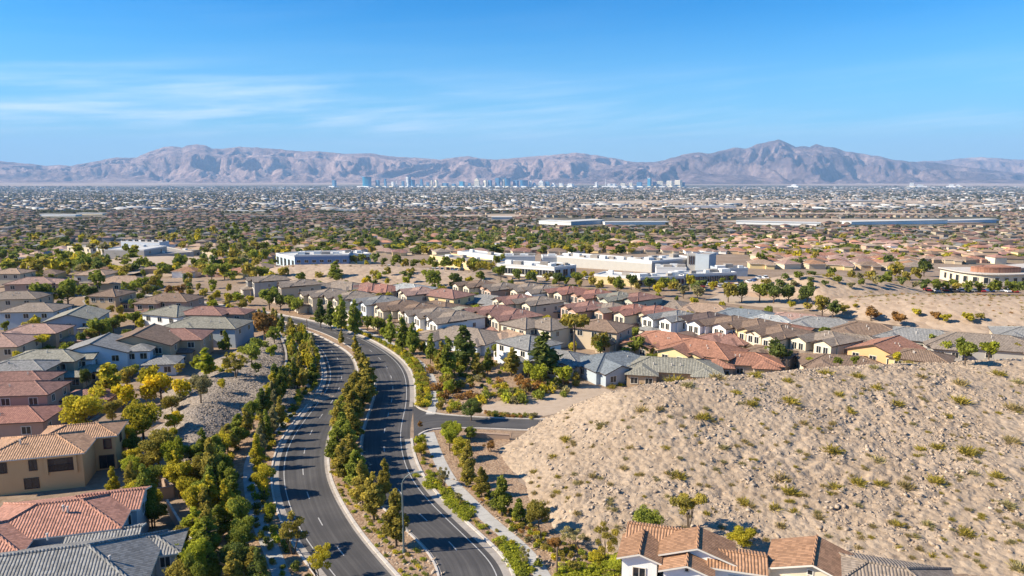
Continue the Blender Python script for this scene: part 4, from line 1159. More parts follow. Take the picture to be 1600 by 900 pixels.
o = house((x, y), R(-20), [(-6.5, 6.5, -5.0, 4.5, 5.2, 'hip', 'x', 0.36), (-7.2, -2.2, -6.6, -1, 4.7, 'gable', 'y', 0.36)], 'taupe', 'cream', windows='auto', near=True)
name_it(o, 'cream house with grey-brown hip roof, last of the row below the hill', 'house')
x, y = U(1492, 906, 6.8)
o = house((x, y), R(-20), [(-5.5, 5.5, -5, 3.5, 5.0, 'hip', 'x', 0.34)], 'red', 'beige', windows='auto', near=True)
name_it(o, 'house of which only the pinkish red roof tip rises into view below the hill', 'house')

# ------------------------------------------------------------------ walls in the yards
def wall_run(pts_px, h, t, mat, label, base=0.0, name='block_wall', z=0.0, cat='wall', cap=True):
    P = [U(a, b, z) for a, b in pts_px]
    P = resample(catmull(P, 8), 1.5)
    mb = MB(); bar_along(mb, P, -t / 2, t / 2, base, h)
    o = link(name, mb.mesh(name, [M[mat]]))
    if cap:
        c = MB(); bar_along(c, P, -t / 2 - .06, t / 2 + .06, h + .002, h + .10)
        link('coping', c.mesh('coping', [M['kerb'] if mat != 'block' else M['block']]), o)
    name_it(o, label, cat)
    return o
P = resample(smooth_curve(resample(np.array(wall_w), 1.0), 3), 1.0)
mb = MB(); bar_along(mb, P, -.15, .25, -0.1, 2.45)
o = link('retaining_wall', mb.mesh('retaining_wall', [M['block_grey']]))
c = MB(); bar_along(c, P, -.21, .31, 2.452, 2.56); link('coping', c.mesh('coping', [M['gutter']]), o)
name_it(o, 'curved grey retaining wall holding the gravel slope beside the left footpath', 'wall')
wall_run([(206, 712), (222, 722), (240, 745), (258, 768), (272, 778)], 1.9, .2, 'block', 'tan block garden wall stepping down between the yellow trees and the ochre house')
wall_run([(262, 800), (275, 822), (292, 850), (305, 872)], 1.8, .2, 'block_grey', 'grey garden wall beside the dark green lawn')
wall_run([(272, 778), (240, 784), (205, 786)], 1.8, .2, 'block', 'short brown wall at the north end of the green lawn')
wall_run([(940, 590), (990, 585), (1040, 583), (1100, 579)], 1.7, .25, 'block', 'long brown block wall behind the rocky hill, below the grey gabled house')
wall_run([(730, 683), (760, 685), (796, 687)], 0.9, .3, 'block', 'low reddish wall along the side street beside the hill toe')
wall_run([(1500, 560), (1560, 557), (1640, 554)], 0.9, .25, 'kerb', 'low pale wall on the hill crest in front of the large grey-roofed house')
wall_run([(1165, 462), (1200, 466), (1235, 468)], 1.6, .25, 'block', 'sand-coloured wall beyond the last house row, by the round trees')
wall_run([(690, 422), (745, 432), (800, 438)], 1.4, .25, 'block', 'tan wall along the road below the flat-roofed offices')
# ------------------------------------------------------------------ commercial buildings
def flat_building(px0, py0, px1, py1, h, depth, wall, roofcol, label, cat='building', win=None, parapet=0.6, units=3, name='commercial_building', base_drop=0):
    """front base line from pixel 0 to pixel 1 on the ground; depth goes away from the viewer"""
    a = Vector((*U(px0, py0), 0)); b = Vector((*U(px1, py1), 0))
    L_ = (b - a).length; ang = math.atan2(b.y - a.y, b.x - a.x)
    root = empty(name, (a.x, a.y, gz(a.x, a.y)), ang)
    mb = MB(); mb.box(0, L_, 0, depth, -1, h, bottom=False)
    pm = MB()
    t = .35
    for q in ((0 - .05, L_ + .05, -.05, t), (0 - .05, L_ + .05, depth - t, depth + .05), (-.05, t, t, depth - t), (L_ - t, L_ + .05, t, depth - t)):
        pm.box(q[0], q[1], q[2], q[3], h - .3, h + parapet)
    link('wall', mb.mesh('wall', [wall]), root)
    link('parapet', pm.mesh('parapet', [M['white'] if roofcol == 'white' else wall]), root)
    rm = MB(); rm.box(t, L_ - t, t, depth - t, h - .2, h + .05)
    r = link('roof', rm.mesh('roof', [M['roof_membrane'] if roofcol == 'white' else M['gutter']]), root)
    for k in range(units):
        u = L_ * (k + .5 + rnd.uniform(-.3, .3)) / units; v = depth * rnd.uniform(.25, .75)
        s = rnd.uniform(1, 2.2)
        um = MB(); um.box(u - s, u + s, v - s * .7, v + s * .7, h + .05, h + .05 + rnd.uniform(1.0, 1.8))
        link('rooftop_unit', um.mesh('rooftop_unit', [M['gutter'] if k % 2 else M['white']]), r)
    if win:
        n, w, hh, z = win
        for k in range(n):
            u = L_ * (k + .5) / n
            window(root, u, 0, z, 0, -1, w, hh, 'white', mull=True)
        for k in range(max(1, int(n * depth / L_))):
            window(root, L_, depth * (k + .5) / max(1, int(n * depth / L_)), z, 1, 0, w, hh, 'white', mull=True)
    name_it(root, label, cat, 'commercial buildings')
    return root, a, ang, L_
W_ = wall_mat
# offices to the west
flat_building(178, 404, 226, 408, 7.5, 34, W_('grey'), 'grey', 'grey two-storey office with a dark garage opening, west of the blue building', win=(4, 3.4, 1.8, 4.2))
r, a_, an_, l_ = flat_building(226, 408, 262, 404, 7.6, 30, W_('grey'), 'white', 'grey office block with few small windows and a white flat roof', win=(2, 1.8, 1.6, 4.6))
add_box_part(r, 'garage_door', 2, l_ - 2, -0.12, 0.05, 0, 3.2, 'darkwood')
flat_building(190, 392, 250, 392, 8.6, 12, W_('pale blue'), 'white', 'pale glazed upper block rising behind the grey office', win=(6, 4.2, 1.8, 9.2))
flat_building(106, 397, 142, 398, 6.5, 20, W_('cream'), 'grey', 'cream two-storey block with orange-trimmed arched windows, westmost of the offices', win=(5, 2.2, 2.2, 3.6))
flat_building(152, 402, 182, 403, 6.5, 18, W_('cream'), 'white', 'small cream block with paired windows and a grey roof between two offices', win=(3, 2.2, 2.0, 3.6))
flat_building(274, 400, 300, 400, 4.5, 12, W_('tan'), 'grey', 'little tan arched pavilion beside the grey office', win=(3, 2.4, 2.8, 0.3), units=1)
flat_building(316, 402, 372, 404, 4.6, 14, W_('beige'), 'grey', 'low beige building half hidden by trees east of the offices', win=(5, 2.2, 1.4, 1.4))
# long blue building
M['blue_wall'] = plain('blue_grey_wall', (0.16, 0.25, 0.40), 0.6)
M['paleblue_wall'] = plain('pale_blue_wall', (0.50, 0.64, 0.72), 0.6)
flat_building(461, 418, 545, 416, 6.2, 22, M['blue_wall'], 'white', 'long blue low building with a white roof behind the sandy bank', win=(7, 2.0, 1.4, 2.6), units=6)
flat_building(432, 414, 461, 418, 6.4, 20, M['paleblue_wall'], 'white', 'pale blue glazed end block of the long blue building', win=(5, 3.4, 4.4, 0.8), units=2)
flat_building(545, 414, 580, 412, 5.2, 20, W_('cream'), 'white', 'cream and grey rear block east of the long blue building', win=(3, 3.0, 2.0, 1.8))
flat_building(672, 414, 735, 422, 5.0, 14, W_('yellow'), 'grey', 'low buff building with square windows among parking lot trees', win=(8, 1.6, 1.4, 2.4))
flat_building(715, 404, 775, 408, 4.2, 12, W_('white'), 'white', 'narrow white-roofed shed behind the buff building', units=2)
# offices and store in the middle
flat_building(776, 429, 866, 435, 4.8, 16, W_('white'), 'white', 'white glazed office with a row of dark windows, in front of the store', win=(10, 3.2, 2.6, 1.0), units=5)
flat_building(866, 435, 900, 431, 4.8, 14, W_('blue-grey'), 'white', 'shade-painted blue-grey end block attached to the glazed white office', win=(3, 3, 3.2, .6), units=2)  # shaded end of the white office, its shade put in as blue-grey
flat_building(790, 415, 836, 415, 5.0, 11, W_('blue-grey'), 'white', 'square grey-blue block with white roof, behind the glazed office', units=4)
flat_building(848, 415, 872, 415, 4.6, 9, W_('blue-grey'), 'white', 'small blue-grey block between the square block and the store', units=1)
flat_building(870, 416, 1018, 426, 5.2, 17, W_('bone'), 'white', 'very long cream store with a flat white roof and rooftop units', win=None, units=14)
flat_building(1018, 426, 1086, 421, 5.2, 15, W_('grey'), 'white', 'shade-painted grey end wall block of the very long cream store', units=4)  # grey wall colour carries the shade on the cream store's end
r, a_, an_, l_ = flat_building(1073, 423, 1107, 424, 8.2, 6, W_('bone'), 'grey', 'tall cream sign tower with dark raised letters at the end of the store', units=0, name='sign_tower', parapet=.3)
cu = bpy.data.curves.new('sign_letters', 'FONT'); cu.body = "IIIBI'S"; cu.size = 5.2; cu.extrude = .15; cu.align_x = 'CENTER'
cu.space_character = 0.95
to = bpy.data.objects.new('tmp', cu); col.objects.link(to)
dg = bpy.context.evaluated_depsgraph_get(); me = bpy.data.meshes.new_from_object(to.evaluated_get(dg)); bpy.data.objects.remove(to)
me.materials.clear(); me.materials.append(M['darkwood'])
wt = max(v.co.x for v in me.vertices) - min(v.co.x for v in me.vertices)
lo = link('sign_letters', me, r, loc=(l_ / 2, -.2, 3.6)); lo.rotation_euler = (math.pi / 2, 0, 0); lo.scale = (l_ * .86 / wt, 1.15, 1)
flat_building(1107, 425, 1118, 422, 8.5, 7, W_('blue-grey'), 'grey', 'shade-painted blue-grey side block of the sign tower', units=0, parapet=.3)  # unlit side of the cream tower, shade painted by the wall colour
flat_building(928, 443, 1000, 449, 3.6, 12, W_('yellow'), 'white', 'low building with a broad white curved roof and buff wall above the red-roofed houses', units=3)
flat_building(1000, 449, 1068, 446, 3.7, 11, W_('blue-grey'), 'white', 'low shopfront strip with dark windows and a white roof east of the buff wall', win=(9, 3.4, 2.4, .6), units=5)
flat_building(1068, 444, 1150, 440, 3.8, 10, W_('blue-grey'), 'white', 'shopfront strip at the eastern end of the shopping centre near the sandy hill', win=(10, 3.4, 2.4, .6), units=5)
flat_building(1025, 432, 1072, 433, 4.0, 9, W_('white'), 'white', 'white flat-roofed shop standing between the store and the shopfront strip', units=4)
flat_building(1120, 432, 1168, 432, 3.4, 9, W_('blue-grey'), 'grey', 'grey-roofed annex behind the sign tower', units=3)
# curved arcade building to the east
def arc_building():
    pts = [(1468, 434), (1500, 441), (1535, 445), (1575, 446), (1620, 444), (1680, 438)]
    P = resample(catmull([U(a, b, 0) for a, b in pts], 10), 2.0)
    root = empty('arcade_building', (P[0][0], P[0][1], 0)); off = np.array(P[0])
    Q = P - off
    wmb = MB(); bar_along(wmb, Q, -14, 0, -.5, 4.6)
    link('wall', wmb.mesh('wall', [W_('cream')]), root)
    rmb = MB(); bar_along(rmb, Q, -15, 1.2, 4.61, 5.0); link('roof', rmb.mesh('roof', [M['kerb']]), root)
    um = MB(); bar_along(um, Q[14:-6], -13, -5, 5.01, 6.6); link('upper_storey', um.mesh('upper_storey', [W_('pinkish')]), root)
    u2 = MB(); bar_along(u2, Q[12:-4], -14, -4, 6.61, 6.95); link('roof', u2.mesh('roof', [M['kerb']]), root)
    u3 = MB(); bar_along(u3, Q[8:22], -13, -3.2, 5.02, 7.4); link('tiled_roof', u3.mesh('tiled_roof', [roof_mat('terracotta')]), root)
    N_ = normals(Q)
    for i in range(2, len(Q) - 1, 2):
        n = N_[i]; p = Q[i] 
        window(root, p[0], p[1], 0.6, n[0], n[1], 1.7, 2.6, 'trim', mull=False)
    name_it(root, 'long curved cream arcade building with tall dark openings east of the sandy hills', 'building', 'commercial buildings')
arc_building()
# farther sheds and stores
far_flat = [(60, 338, 118, 338, 7, 40, 'white'), (120, 336, 160, 336, 7, 40, 'cream'), (842, 350, 892, 352, 9, 60, 'white'), (892, 352, 944, 350, 9, 60, 'blue-grey'), (945, 351, 1045, 351, 6, 40, 'white'), (1150, 350, 1282, 353, 7, 50, 'white'), (1330, 351, 1480, 350, 7, 60, 'white'),
            (1480, 349, 1560, 348, 7, 50, 'pale blue'), (768, 343, 800, 343, 7, 40, 'blue-grey'), (690, 326, 760, 326, 8, 60, 'white'), (820, 305, 880, 305, 9, 80, 'white'), (1040, 325, 1150, 325, 8, 70, 'white'), (1190, 306, 1280, 306, 9, 80, 'white'),
            (1300, 316, 1380, 316, 9, 90, 'cream'), (1490, 303, 1560, 303, 9, 90, 'white'), (500, 330, 560, 330, 8, 40, 'blue-grey'), (350, 332, 420, 332, 7, 50, 'cream'), (180, 302, 260, 302, 9, 90, 'white'), (100, 298, 150, 298, 9, 90, 'white'), (620, 302, 700, 302, 9, 90, 'white')]
for q in far_flat:
    a = Vector((*U(q[0], q[1]), 0)); b = Vector((*U(q[2], q[3]), 0))
    L_ = (b - a).length
    root = empty('warehouse', (a.x, a.y, gz(a.x, a.y)), math.atan2(b.y - a.y, b.x - a.x))
    q = list(q); q[4] *= .6; q[5] *= .5
    mb = MB(); mb.box(0, L_, 0, q[5], -3, q[4], bottom=False); link('wall', mb.mesh('wall', [W_(q[6])]), root)
    mb = MB(); mb.box(-.6, L_ + .6, -.6, q[5] + .6, q[4] + .01, q[4] + .9); link('roof', mb.mesh('roof', [M['roof_membrane']]), root)
    reg(root, f'long {q[6]} flat-roofed warehouse', 'warehouse', 'warehouses across the valley', 'out in the valley')

# ------------------------------------------------------------------ the line of hotel towers on the valley floor
M['tw_blue'] = plain('tower_glass_blue', (0.06, 0.20, 0.36), 0.25, spec=0.5)
M['tw_teal'] = plain('tower_glass_teal', (0.04, 0.24, 0.38), 0.25, spec=0.5)
M['tw_white'] = plain('tower_white', (0.74, 0.73, 0.70), 0.6)
M['tw_cream'] = plain('tower_cream', (0.74, 0.66, 0.50), 0.6)
M['tw_band'] = plain('tower_band', (0.10, 0.14, 0.20), 0.4)
TW = [(521, 8, 281.5, 'blue', 'slab'), (571.5, 17, 276.5, 'teal', 'curve'), (589, 7.5, 281.5, 'blue', 'slab'), (601.5, 5, 279.5, 'blue', 'step'), (613, 8, 284, 'white', 'slab'), (620, 2, 277, 'white', 'mast'), (629, 5, 283, 'blue', 'slab'),
      (636, 6.5, 276.8, 'white', 'slab'), (640, 3, 276.2, 'blue', 'slab'), (644.5, 6.5, 281.5, 'blue', 'curve'), (652, 5, 287, 'white', 'slab'), (658, 6, 280, 'blue', 'step'), (668, 5, 285, 'blue', 'slab'), (674, 3, 282, 'cream', 'slab'), (680.5, 7.5, 281, 'cream', 'step'),
      (694, 11, 286, 'blue', 'slab'), (708, 7, 287, 'blue', 'slab'), (720.5, 9, 283.5, 'teal', 'slab'), (733, 5, 286, 'blue', 'slab'), (744.5, 9, 278.5, 'cream', 'dome'), (757, 7, 281, 'cream', 'dome'), (764.5, 7, 281.5, 'blue', 'slab'), (776.5, 8, 278.5, 'blue', 'slab'),
      (786, 5, 281, 'cream', 'slab'), (792, 9, 279, 'blue', 'curve'), (804.5, 10, 282, 'blue', 'slab'), (817, 13, 282, 'blue', 'curve'), (828, 5, 283, 'white', 'slab'), (834, 6, 285.5, 'blue', 'step'), (845, 9, 282, 'white', 'dome'), (854, 8, 284, 'blue', 'slab'), (864, 7, 286, 'white', 'step'),
      (876, 7, 286, 'white', 'slab'), (890, 11, 287, 'white', 'slab'), (931, 4, 285, 'white', 'slab'), (946, 1.6, 279, 'white', 'mast'), (955, 14, 287, 'white', 'slab'), (973, 8, 286, 'cream', 'slab'), (985, 6, 285.5, 'cream', 'slab'), (998, 9, 285, 'blue', 'slab'), (1013.5, 6.5, 278.6, 'teal', 'cap'),
      (1022, 5.5, 284.5, 'blue', 'slab'), (1030.5, 10, 283, 'cream', 'slab'), (1045, 11, 282.5, 'cream', 'slab'), (1058, 12, 281.5, 'cream', 'slab'), (1067, 5, 285, 'blue', 'slab'), (1240, 9, 288, 'white', 'dome'), (1424, 6, 285.5, 'white', 'slab'), (1486, 7, 288, 'white', 'slab'), (1497, 6, 288.5, 'white', 'dome'), (1438, 9, 288.5, 'white', 'slab')]
def tower(px, w, ytop, colr, kind):
    gx, gy = U(px, 292.6)
    d = gy; g = gz(gx, gy)
    def zat(py):
        rx, ry, rz = ray(px, py); return CAM_H + rz * gy / ry
    h = zat(ytop) - g; wd = w * gy / ray(px, 292)[1]
    dp = max(25, min(70, wd * 0.45))
    root = empty('hotel_tower', (gx, gy, g), R(rnd.uniform(-55, -25)))
    wd *= .88
    body = MB()
    mt = M['tw_' + colr]
    if kind == 'mast':
        body.tube((0, 0, 0), (0, 0, h * .75), wd * .45, wd * .25, 10); link('shaft', body.mesh('shaft', [mt]), root)
        t = MB(); t.tube((0, 0, h * .72), (0, 0, h * .84), wd * .3, wd * 1.1, 12); t.tube((0, 0, h * .84), (0, 0, h), wd * .2, 1, 8); link('pod', t.mesh('pod', [M['tw_white']]), root)
    else:
        n = 9
        if kind == 'curve':
            prof = [(wd * (k / (n - 1) - .5), -abs(math.sin(math.pi * k / (n - 1))) * dp * .8) for k in range(n)]
            ring = prof + [(x, y + dp) for x, y in prof[::-1]]
            A = [(x, y, -5) for x, y in ring]; B = [(x, y, h) for x, y in ring]
            for k in range(len(ring)):
                k2 = (k + 1) % len(ring); body.poly([A[k], A[k2], B[k2], B[k]])
            body.poly(B)
        elif kind == 'step':
            body.box(-wd / 2, wd / 2, 0, dp, -5, h * .72); body.box(-wd * .28, wd * .28, 2, dp - 2, h * .72, h)
        elif kind == 'dome':
            body.box(-wd / 2, wd / 2, 0, dp, -5, h * .78); body.box(-wd * .38, wd * .38, 2, dp - 2, h * .78, h * .9); body.tube((0, dp / 2, h * .88), (0, dp / 2, h), wd * .3, wd * .12, 10)
        else:
            body.box(-wd / 2, wd / 2, 0, dp, -5, h)
        link('tower_block', body.mesh('tower_block', [mt]), root)
        bands = MB()
        hb = h * (.7 if kind in ('step', 'dome') else .95)
        if kind != 'curve':
            nb = 7
            for k in range(nb):
                z0 = hb * (k + .35) / nb
                bands.box(-wd / 2 + 2, wd / 2 - 2, -.7, -.1, z0, z0 + hb / nb * .4)
            link('window_band', bands.mesh('window_band', [M['tw_band'] if colr != 'teal' else M['tw_blue']]), root)
        if kind in ('cap', 'curve'):
            c = MB(); c.box(-wd / 2 - 1, wd / 2 + 1, -dp * .8 if kind == 'curve' else -1, dp + 1, h + .1, h + 7); link('roof', c.mesh('roof', [M['tw_white'] if kind == 'cap' else M['tw_blue']]), root)
        p = MB(); p.box(-wd * 1.1, wd * 1.1, -dp, dp * 1.4, -6, 22); link('podium', p.mesh('podium', [M['tw_white' if rnd.random() < .6 else 'tw_cream']]), root)
    cn = {'blue': 'blue glass', 'teal': 'deep blue glass', 'white': 'white', 'cream': 'cream'}[colr]
    kn = {'slab': 'slab tower', 'curve': 'curved tower', 'step': 'stepped tower', 'dome': 'round-topped tower', 'mast': 'needle tower', 'cap': 'tower with a pale cap'}[kind]
    reg(root, f'{cn} {kn}', 'tower', 'towers on the distant skyline', 'on the skyline below the mountains')
for t in TW: tower(*t)

FIELDS = [(900, 1560, 313, 320), (880, 1280, 323.5, 328), (1000, 1480, 333, 337), (640, 840, 336, 340), (60, 110, 333, 336), (1120, 1560, 343, 350)]
# ------------------------------------------------------------------ far city floor: too many to count
def far_city():
    V, F, C = [], [], []
    def bx(x, y, ang, w, d, h, c, cr):
        g = gz(x, y)
        n = len(V); ca, sa = math.cos(ang), math.sin(ang)
        for zz in (-3, h):
            for u, v in ((-w / 2, -d / 2), (w / 2, -d / 2), (w / 2, d / 2), (-w / 2, d / 2)):
                V.append((x + u * ca - v * sa, y + u * sa + v * ca, g + zz))
        for q in ((0, 1, 5, 4), (1, 2, 6, 5), (2, 3, 7, 6), (3, 0, 4, 7)): F.append([n + k for k in q]); C.append(c)
        F.append([n + 4, n + 5, n + 6, n + 7]); C.append(cr)
    pal = [((.30, .27, .24), (.17, .15, .14)), ((.36, .30, .25), (.24, .19, .16)), ((.30, .25, .21), (.18, .14, .12)), ((.50, .50, .48), (.46, .46, .45)), ((.19, .17, .15), (.09, .08, .075)), ((.2, .18, .16), (.12, .11, .11)), ((.2, .22, .25), (.34, .34, .35)), ((.36, .27, .2), (.28, .19, .145))]
    for _ in range(20000):
        py = 292.3 + 38 * rnd.random() ** 1.15; px = rnd.uniform(-120, 1720)
        x, y = U(px, py)
        if 290 > py or math.hypot(x, y) < 1850: continue
        if any(a < px < b and c < py < d for a, b, c, d in FIELDS) and rnd.random() < .93: continue
        s = rnd.choice([.7, .8, .8, 1, 1.2]) * (1 + (py < 300) * .8); al = rnd.choice([1] * 50 + [2] * 5 + [4.5])
        c, cr = rnd.choice(pal if rnd.random() < .5 else [p for p in pal if p is not pal[3]])
        bx(x, y, rnd.choice([0, 0.1, 1.57]) + rnd.uniform(-.1, .1), rnd.uniform(9, 16) * s * al, rnd.uniform(8, 12) * s * min(al, 2.0), rnd.uniform(3, 6.5) * (1.4 if al > 1 else 1) * (1.9 if py < 296 else 1), c if al < 3 else pal[3][0], cr if al < 3 else pal[3][1])
    me = mesh_np('distant_city', V, F, [M['facecol']], tint=np.array(C))
    o = link('distant_city', me); o['kind'] = 'stuff'; o['label'] = 'dense low city blocks covering the far valley floor'
far_city()

# ------------------------------------------------------------------ mountains
SKYL = [(-420, 252), (-300, 256), (-150, 248), (0, 252), (30, 255), (55, 257), (75, 260), (95, 258), (110, 260), (150, 253), (180, 247), (215, 247), (235, 238), (262, 230), (275, 229), (288, 231), (300, 227), (312, 226), (325, 228), (335, 233), (350, 233), (375, 230), (400, 231), (430, 233), (470, 237), (500, 237), (540, 241), (580, 240), (610, 245), (650, 247), (690, 250), (700, 248), (725, 245), (735, 245), (750, 248), (770, 250), (800, 248), (830, 245), (860, 243), (890, 240), (900, 239), (930, 243), (960, 248), (985, 253), (1010, 256), (1040, 262), (1080, 266), (1120, 268), (1200, 270)]
SKYR = [(850, 274), (900, 270), (950, 262), (985, 255), (1030, 253), (1050, 247), (1075, 240), (1090, 239), (1105, 241), (1120, 237), (1145, 231), (1165, 233), (1180, 226), (1195, 223), (1205, 221), (1213, 218), (1222, 222), (1240, 230), (1255, 229), (1262, 230), (1272, 226), (1285, 230), (1300, 231), (1318, 237), (1340, 240), (1360, 243), (1370, 244), (1390, 250), (1410, 252), (1430, 254), (1445, 253), (1480, 258), (1520, 263), (1560, 268), (1600, 272), (1680, 276)]
SKYF = [(1330, 262), (1400, 256), (1445, 252), (1465, 252), (1500, 248), (1530, 246), (1560, 248), (1600, 251), (1700, 249), (1850, 254)]
def mtn_mat(name, a, b, c):
    m, N, L = new_mat(name)
    tc = n_(N, 'TexCoord'); v = tc.outputs['Object']
    f = mth(N, L, 'ADD', mth(N, L, 'MULTIPLY', noise_(N, L, v, 0.0011, 8, 0.65), .6), mth(N, L, 'MULTIPLY', noise_(N, L, v, 0.006, 5, 0.7), .4))
    cc = ramp(N, L, f, [(0.36, a), (0.5, b), (0.64, c)])
    return finish(m, N, L, cc, 1.0, noise_(N, L, v, 0.004, 8, 0.72), 140, 1.0, 0.0)
def mountains(name, sky, D0, base_px, mat, seed, spur=1.0, label=None):
    sx = [s[0] for s in sky]; sy = [s[1] for s in sky]
    pxs = np.arange(sx[0], sx[-1], 2.0)
    ts = np.r_[np.linspace(0, 1, 60), np.linspace(1.03, 1.5, 12)]
    V = []
    depth = D0 * 0.22
    for px in pxs:
        yk = float(np.interp(px, sx, sy)) - 0.6 + mnoise.noise((px * .11, seed, 0)) * 0.9
        rx, ry, rz = ray(px, yk)
        Hk = CAM_H + rz / ry * D0 * 1.0
        for t in ts:
            # spurs wander sideways as they come down
            D = D0 - depth * (1 - t)
            dirx = ray(px, 275)[0] / ray(px, 275)[1]
            X, Y = dirx * D, D
            base = gz(X, Y)
            Hr = Hk - gz(dirx * D0, D0)
            if t <= 1:
                prof = 0.16 * t + 0.84 * t ** 1.9
                wX = X / 1000.0 + mnoise.noise((X / 3100.0, Y / 3100.0, seed)) * 1.5; wY = Y / 1000.0 + mnoise.noise((X / 3100.0, Y / 3100.0, seed + 30)) * 1.5
                g1 = .55 - 2.1 * abs(mnoise.noise((wX * .55, wY * .40, seed)))
                g2 = .5 - 2.1 * abs(mnoise.noise((wX * 1.25, wY * .9, seed + 9)))
                g3 = .45 - 2 * abs(mnoise.noise((wX * 2.8, wY * 2.1, seed + 5))); g4 = .4 - 2 * abs(mnoise.noise((wX * 4.6, wY * 3.6, seed + 6)))
                env = (t ** 0.9) * (1 - t ** 6) * 1.35
                rel = env * (g1 * .56 + g2 * .44 + g3 * .28 + g4 * .16) * spur
                h = Hr * min(1.0 - 0.02 * (1 - t), prof + rel * (0.5 + t))
                if t == 1: h = Hr
                h = h if t == 1 else min(h, Hr * (0.25 + 0.75 * t))
            else:
                h = Hr * (1 - (t - 1) * 1.9) 
            V.append((X, Y, base + h - (30 if t == 0 else 0)))
    nt = len(ts); n = len(pxs)
    idx = np.arange(n * nt).reshape(n, nt)
    F = np.stack([idx[:-1, :-1], idx[1:, :-1], idx[1:, 1:], idx[:-1, 1:]], -1).reshape(-1, 4)
    me = mesh_np(name, V, F, [mat], smooth=False)
    o = structure(name, me)
    return o
MT1 = mtn_mat('pink_brown_rock', (0.13, 0.088, 0.088), (0.36, 0.25, 0.22), (0.66, 0.48, 0.40))
MT2 = mtn_mat('dark_purple_rock', (0.065, 0.046, 0.054), (0.21, 0.15, 0.148), (0.46, 0.34, 0.30))
mountains('mountain_range', SKYL, 24500, 0, MT1, 2.0)
mountains('mountain_range', SKYR, 22500, 0, MT2, 7.5, 1.15)
mountains('mountain_range', SKYF, 29000, 0, MT1, 12.1, 0.8)
# ------------------------------------------------------------------ trees and shrubs
def leaf_cloud(lobes, nq, size, seed, flat=0.25, inner=0.25, up=0.15):
    """quads spread over and inside a set of lobes (cx,cy,cz,rx,rz)"""
    r = np.random.default_rng(seed)
    lb = np.array(lobes); wgt = (lb[:, 3] ** 2 * 1.0 + lb[:, 3] * lb[:, 4]); wgt /= wgt.sum()
    k = r.choice(len(lb), nq, p=wgt)
    d = r.normal(size=(nq, 3)); d /= np.linalg.norm(d, axis=1)[:, None]
    rad = np.where(r.random(nq) < inner, r.random(nq) ** 0.5, 1 - 0.22 * r.random(nq))
    rad *= 1 + 0.14 * r.normal(size=nq)
    c = lb[k]
    P = c[:, :3] + d * rad[:, None] * np.stack([c[:, 3], c[:, 3], c[:, 4]], 1)
    nrm = d * 0.8 + r.normal(size=(nq, 3)) * 0.75; nrm[:, 2] += up
    nrm /= np.linalg.norm(nrm, axis=1)[:, None]
    t = np.cross(nrm, r.normal(size=(nq, 3))); t /= np.linalg.norm(t, axis=1)[:, None]
    b = np.cross(nrm, t)
    s = size * (0.55 + 0.9 * r.random(nq))[:, None]; asp = (0.45 + 0.5 * r.random(nq))[:, None]
    V = np.stack([P - t * s - b * s * asp, P + t * s * .6 - b * s * asp * 1.1, P + t * s + b * s * asp * .5, P - t * s * .3 + b * s * asp], 1).reshape(-1, 3)
    F = np.arange(nq * 4).reshape(-1, 4)
    lob_t = r.random(len(lb))
    tint = np.clip(0.5 * lob_t[k] + 0.5 * r.random(nq), 0, 1)
    return V, F, tint
def lobes_for(kind, r):
    L_ = []
    if kind == 'pine':          # 6.5 tall, 3 wide
        for z in np.linspace(1.5, 6.0, 11):
            t = (z - 1.2) / 5.3
            R0_ = 1.45 * (1 - t) ** 0.55 * min(1, (t + .12) * 3.2)
            for _ in range(3 if t < .6 else 2):
                a = r.uniform(0, 6.283); q = R0_ * r.uniform(.35, .75)
                L_.append((q * math.cos(a), q * math.sin(a), z + r.uniform(-.25, .25), max(.28, R0_ * r.uniform(.38, .62)), r.uniform(.32, .6)))
        L_.append((0, 0, 6.2, .22, .45))
    elif kind == 'round':       # 5.5 tall, 5 wide
        for _ in range(17):
            a = r.uniform(0, 6.283); q = 1.75 * math.sqrt(r.random()); z = 1.9 + 2.7 * r.random() ** .8
            q *= math.sqrt(max(.15, 1 - ((z - 2.9) / 2.3) ** 2))
            L_.append((q * math.cos(a), q * math.sin(a), z, r.uniform(.55, 1.0), r.uniform(.45, .85)))
    elif kind == 'sparse':
        for _ in range(15):
            a = r.uniform(0, 6.283); q = 2.1 * math.sqrt(r.random()); z = 1.7 + 2.4 * r.random()
            L_.append((q * math.cos(a), q * math.sin(a), z, r.uniform(.4, .75), r.uniform(.25, .5)))
    elif kind == 'palm':
        for k in range(16):
            a = k / 16 * 6.283; L_.append((1.1 * math.cos(a), 1.1 * math.sin(a), 4.7 + .4 * math.sin(k * 2.4), .55, .25))
    return L_
def trunk_mb(kind, r):
    mb = MB()
    if kind == 'sparse':
        for k in range(3):
            a = r.uniform(0, 6.283); p = (0.1 * math.cos(a), .1 * math.sin(a), -.2); q = (.6 * math.cos(a), .6 * math.sin(a), 1.3); s = (1.5 * math.cos(a + .5), 1.5 * math.sin(a + .5), 2.7)
            mb.tube(p, q, .11, .08, 6); mb.tube(q, s, .08, .03, 5)
            mb.tube(q, (q[0] * .3, q[1] * 1.6, 2.9), .06, .02, 5)
    else:
        top = {'pine': 5.6, 'round': 2.9, 'palm': 4.7}[kind]
        rr = {'pine': .13, 'round': .17, 'palm': .16}[kind]
        mb.tube((0, 0, -.3), (.05, .03, top * .45), rr, rr * .75, 7); mb.tube((.05, .03, top * .45), (0, 0, top), rr * .75, rr * .3, 7)
        if kind != 'palm':
            for k in range(7):
                a = r.uniform(0, 6.283); z = top * r.uniform(.3, .85); l = 1.1 if kind == 'pine' else 1.6
                mb.tube((0.03, .02, z), (l * math.cos(a), l * math.sin(a), z + l * .55), rr * .4, .02, 5)
    return mb
NV = {'pine': 6, 'round': 5, 'sparse': 4, 'palm': 1}
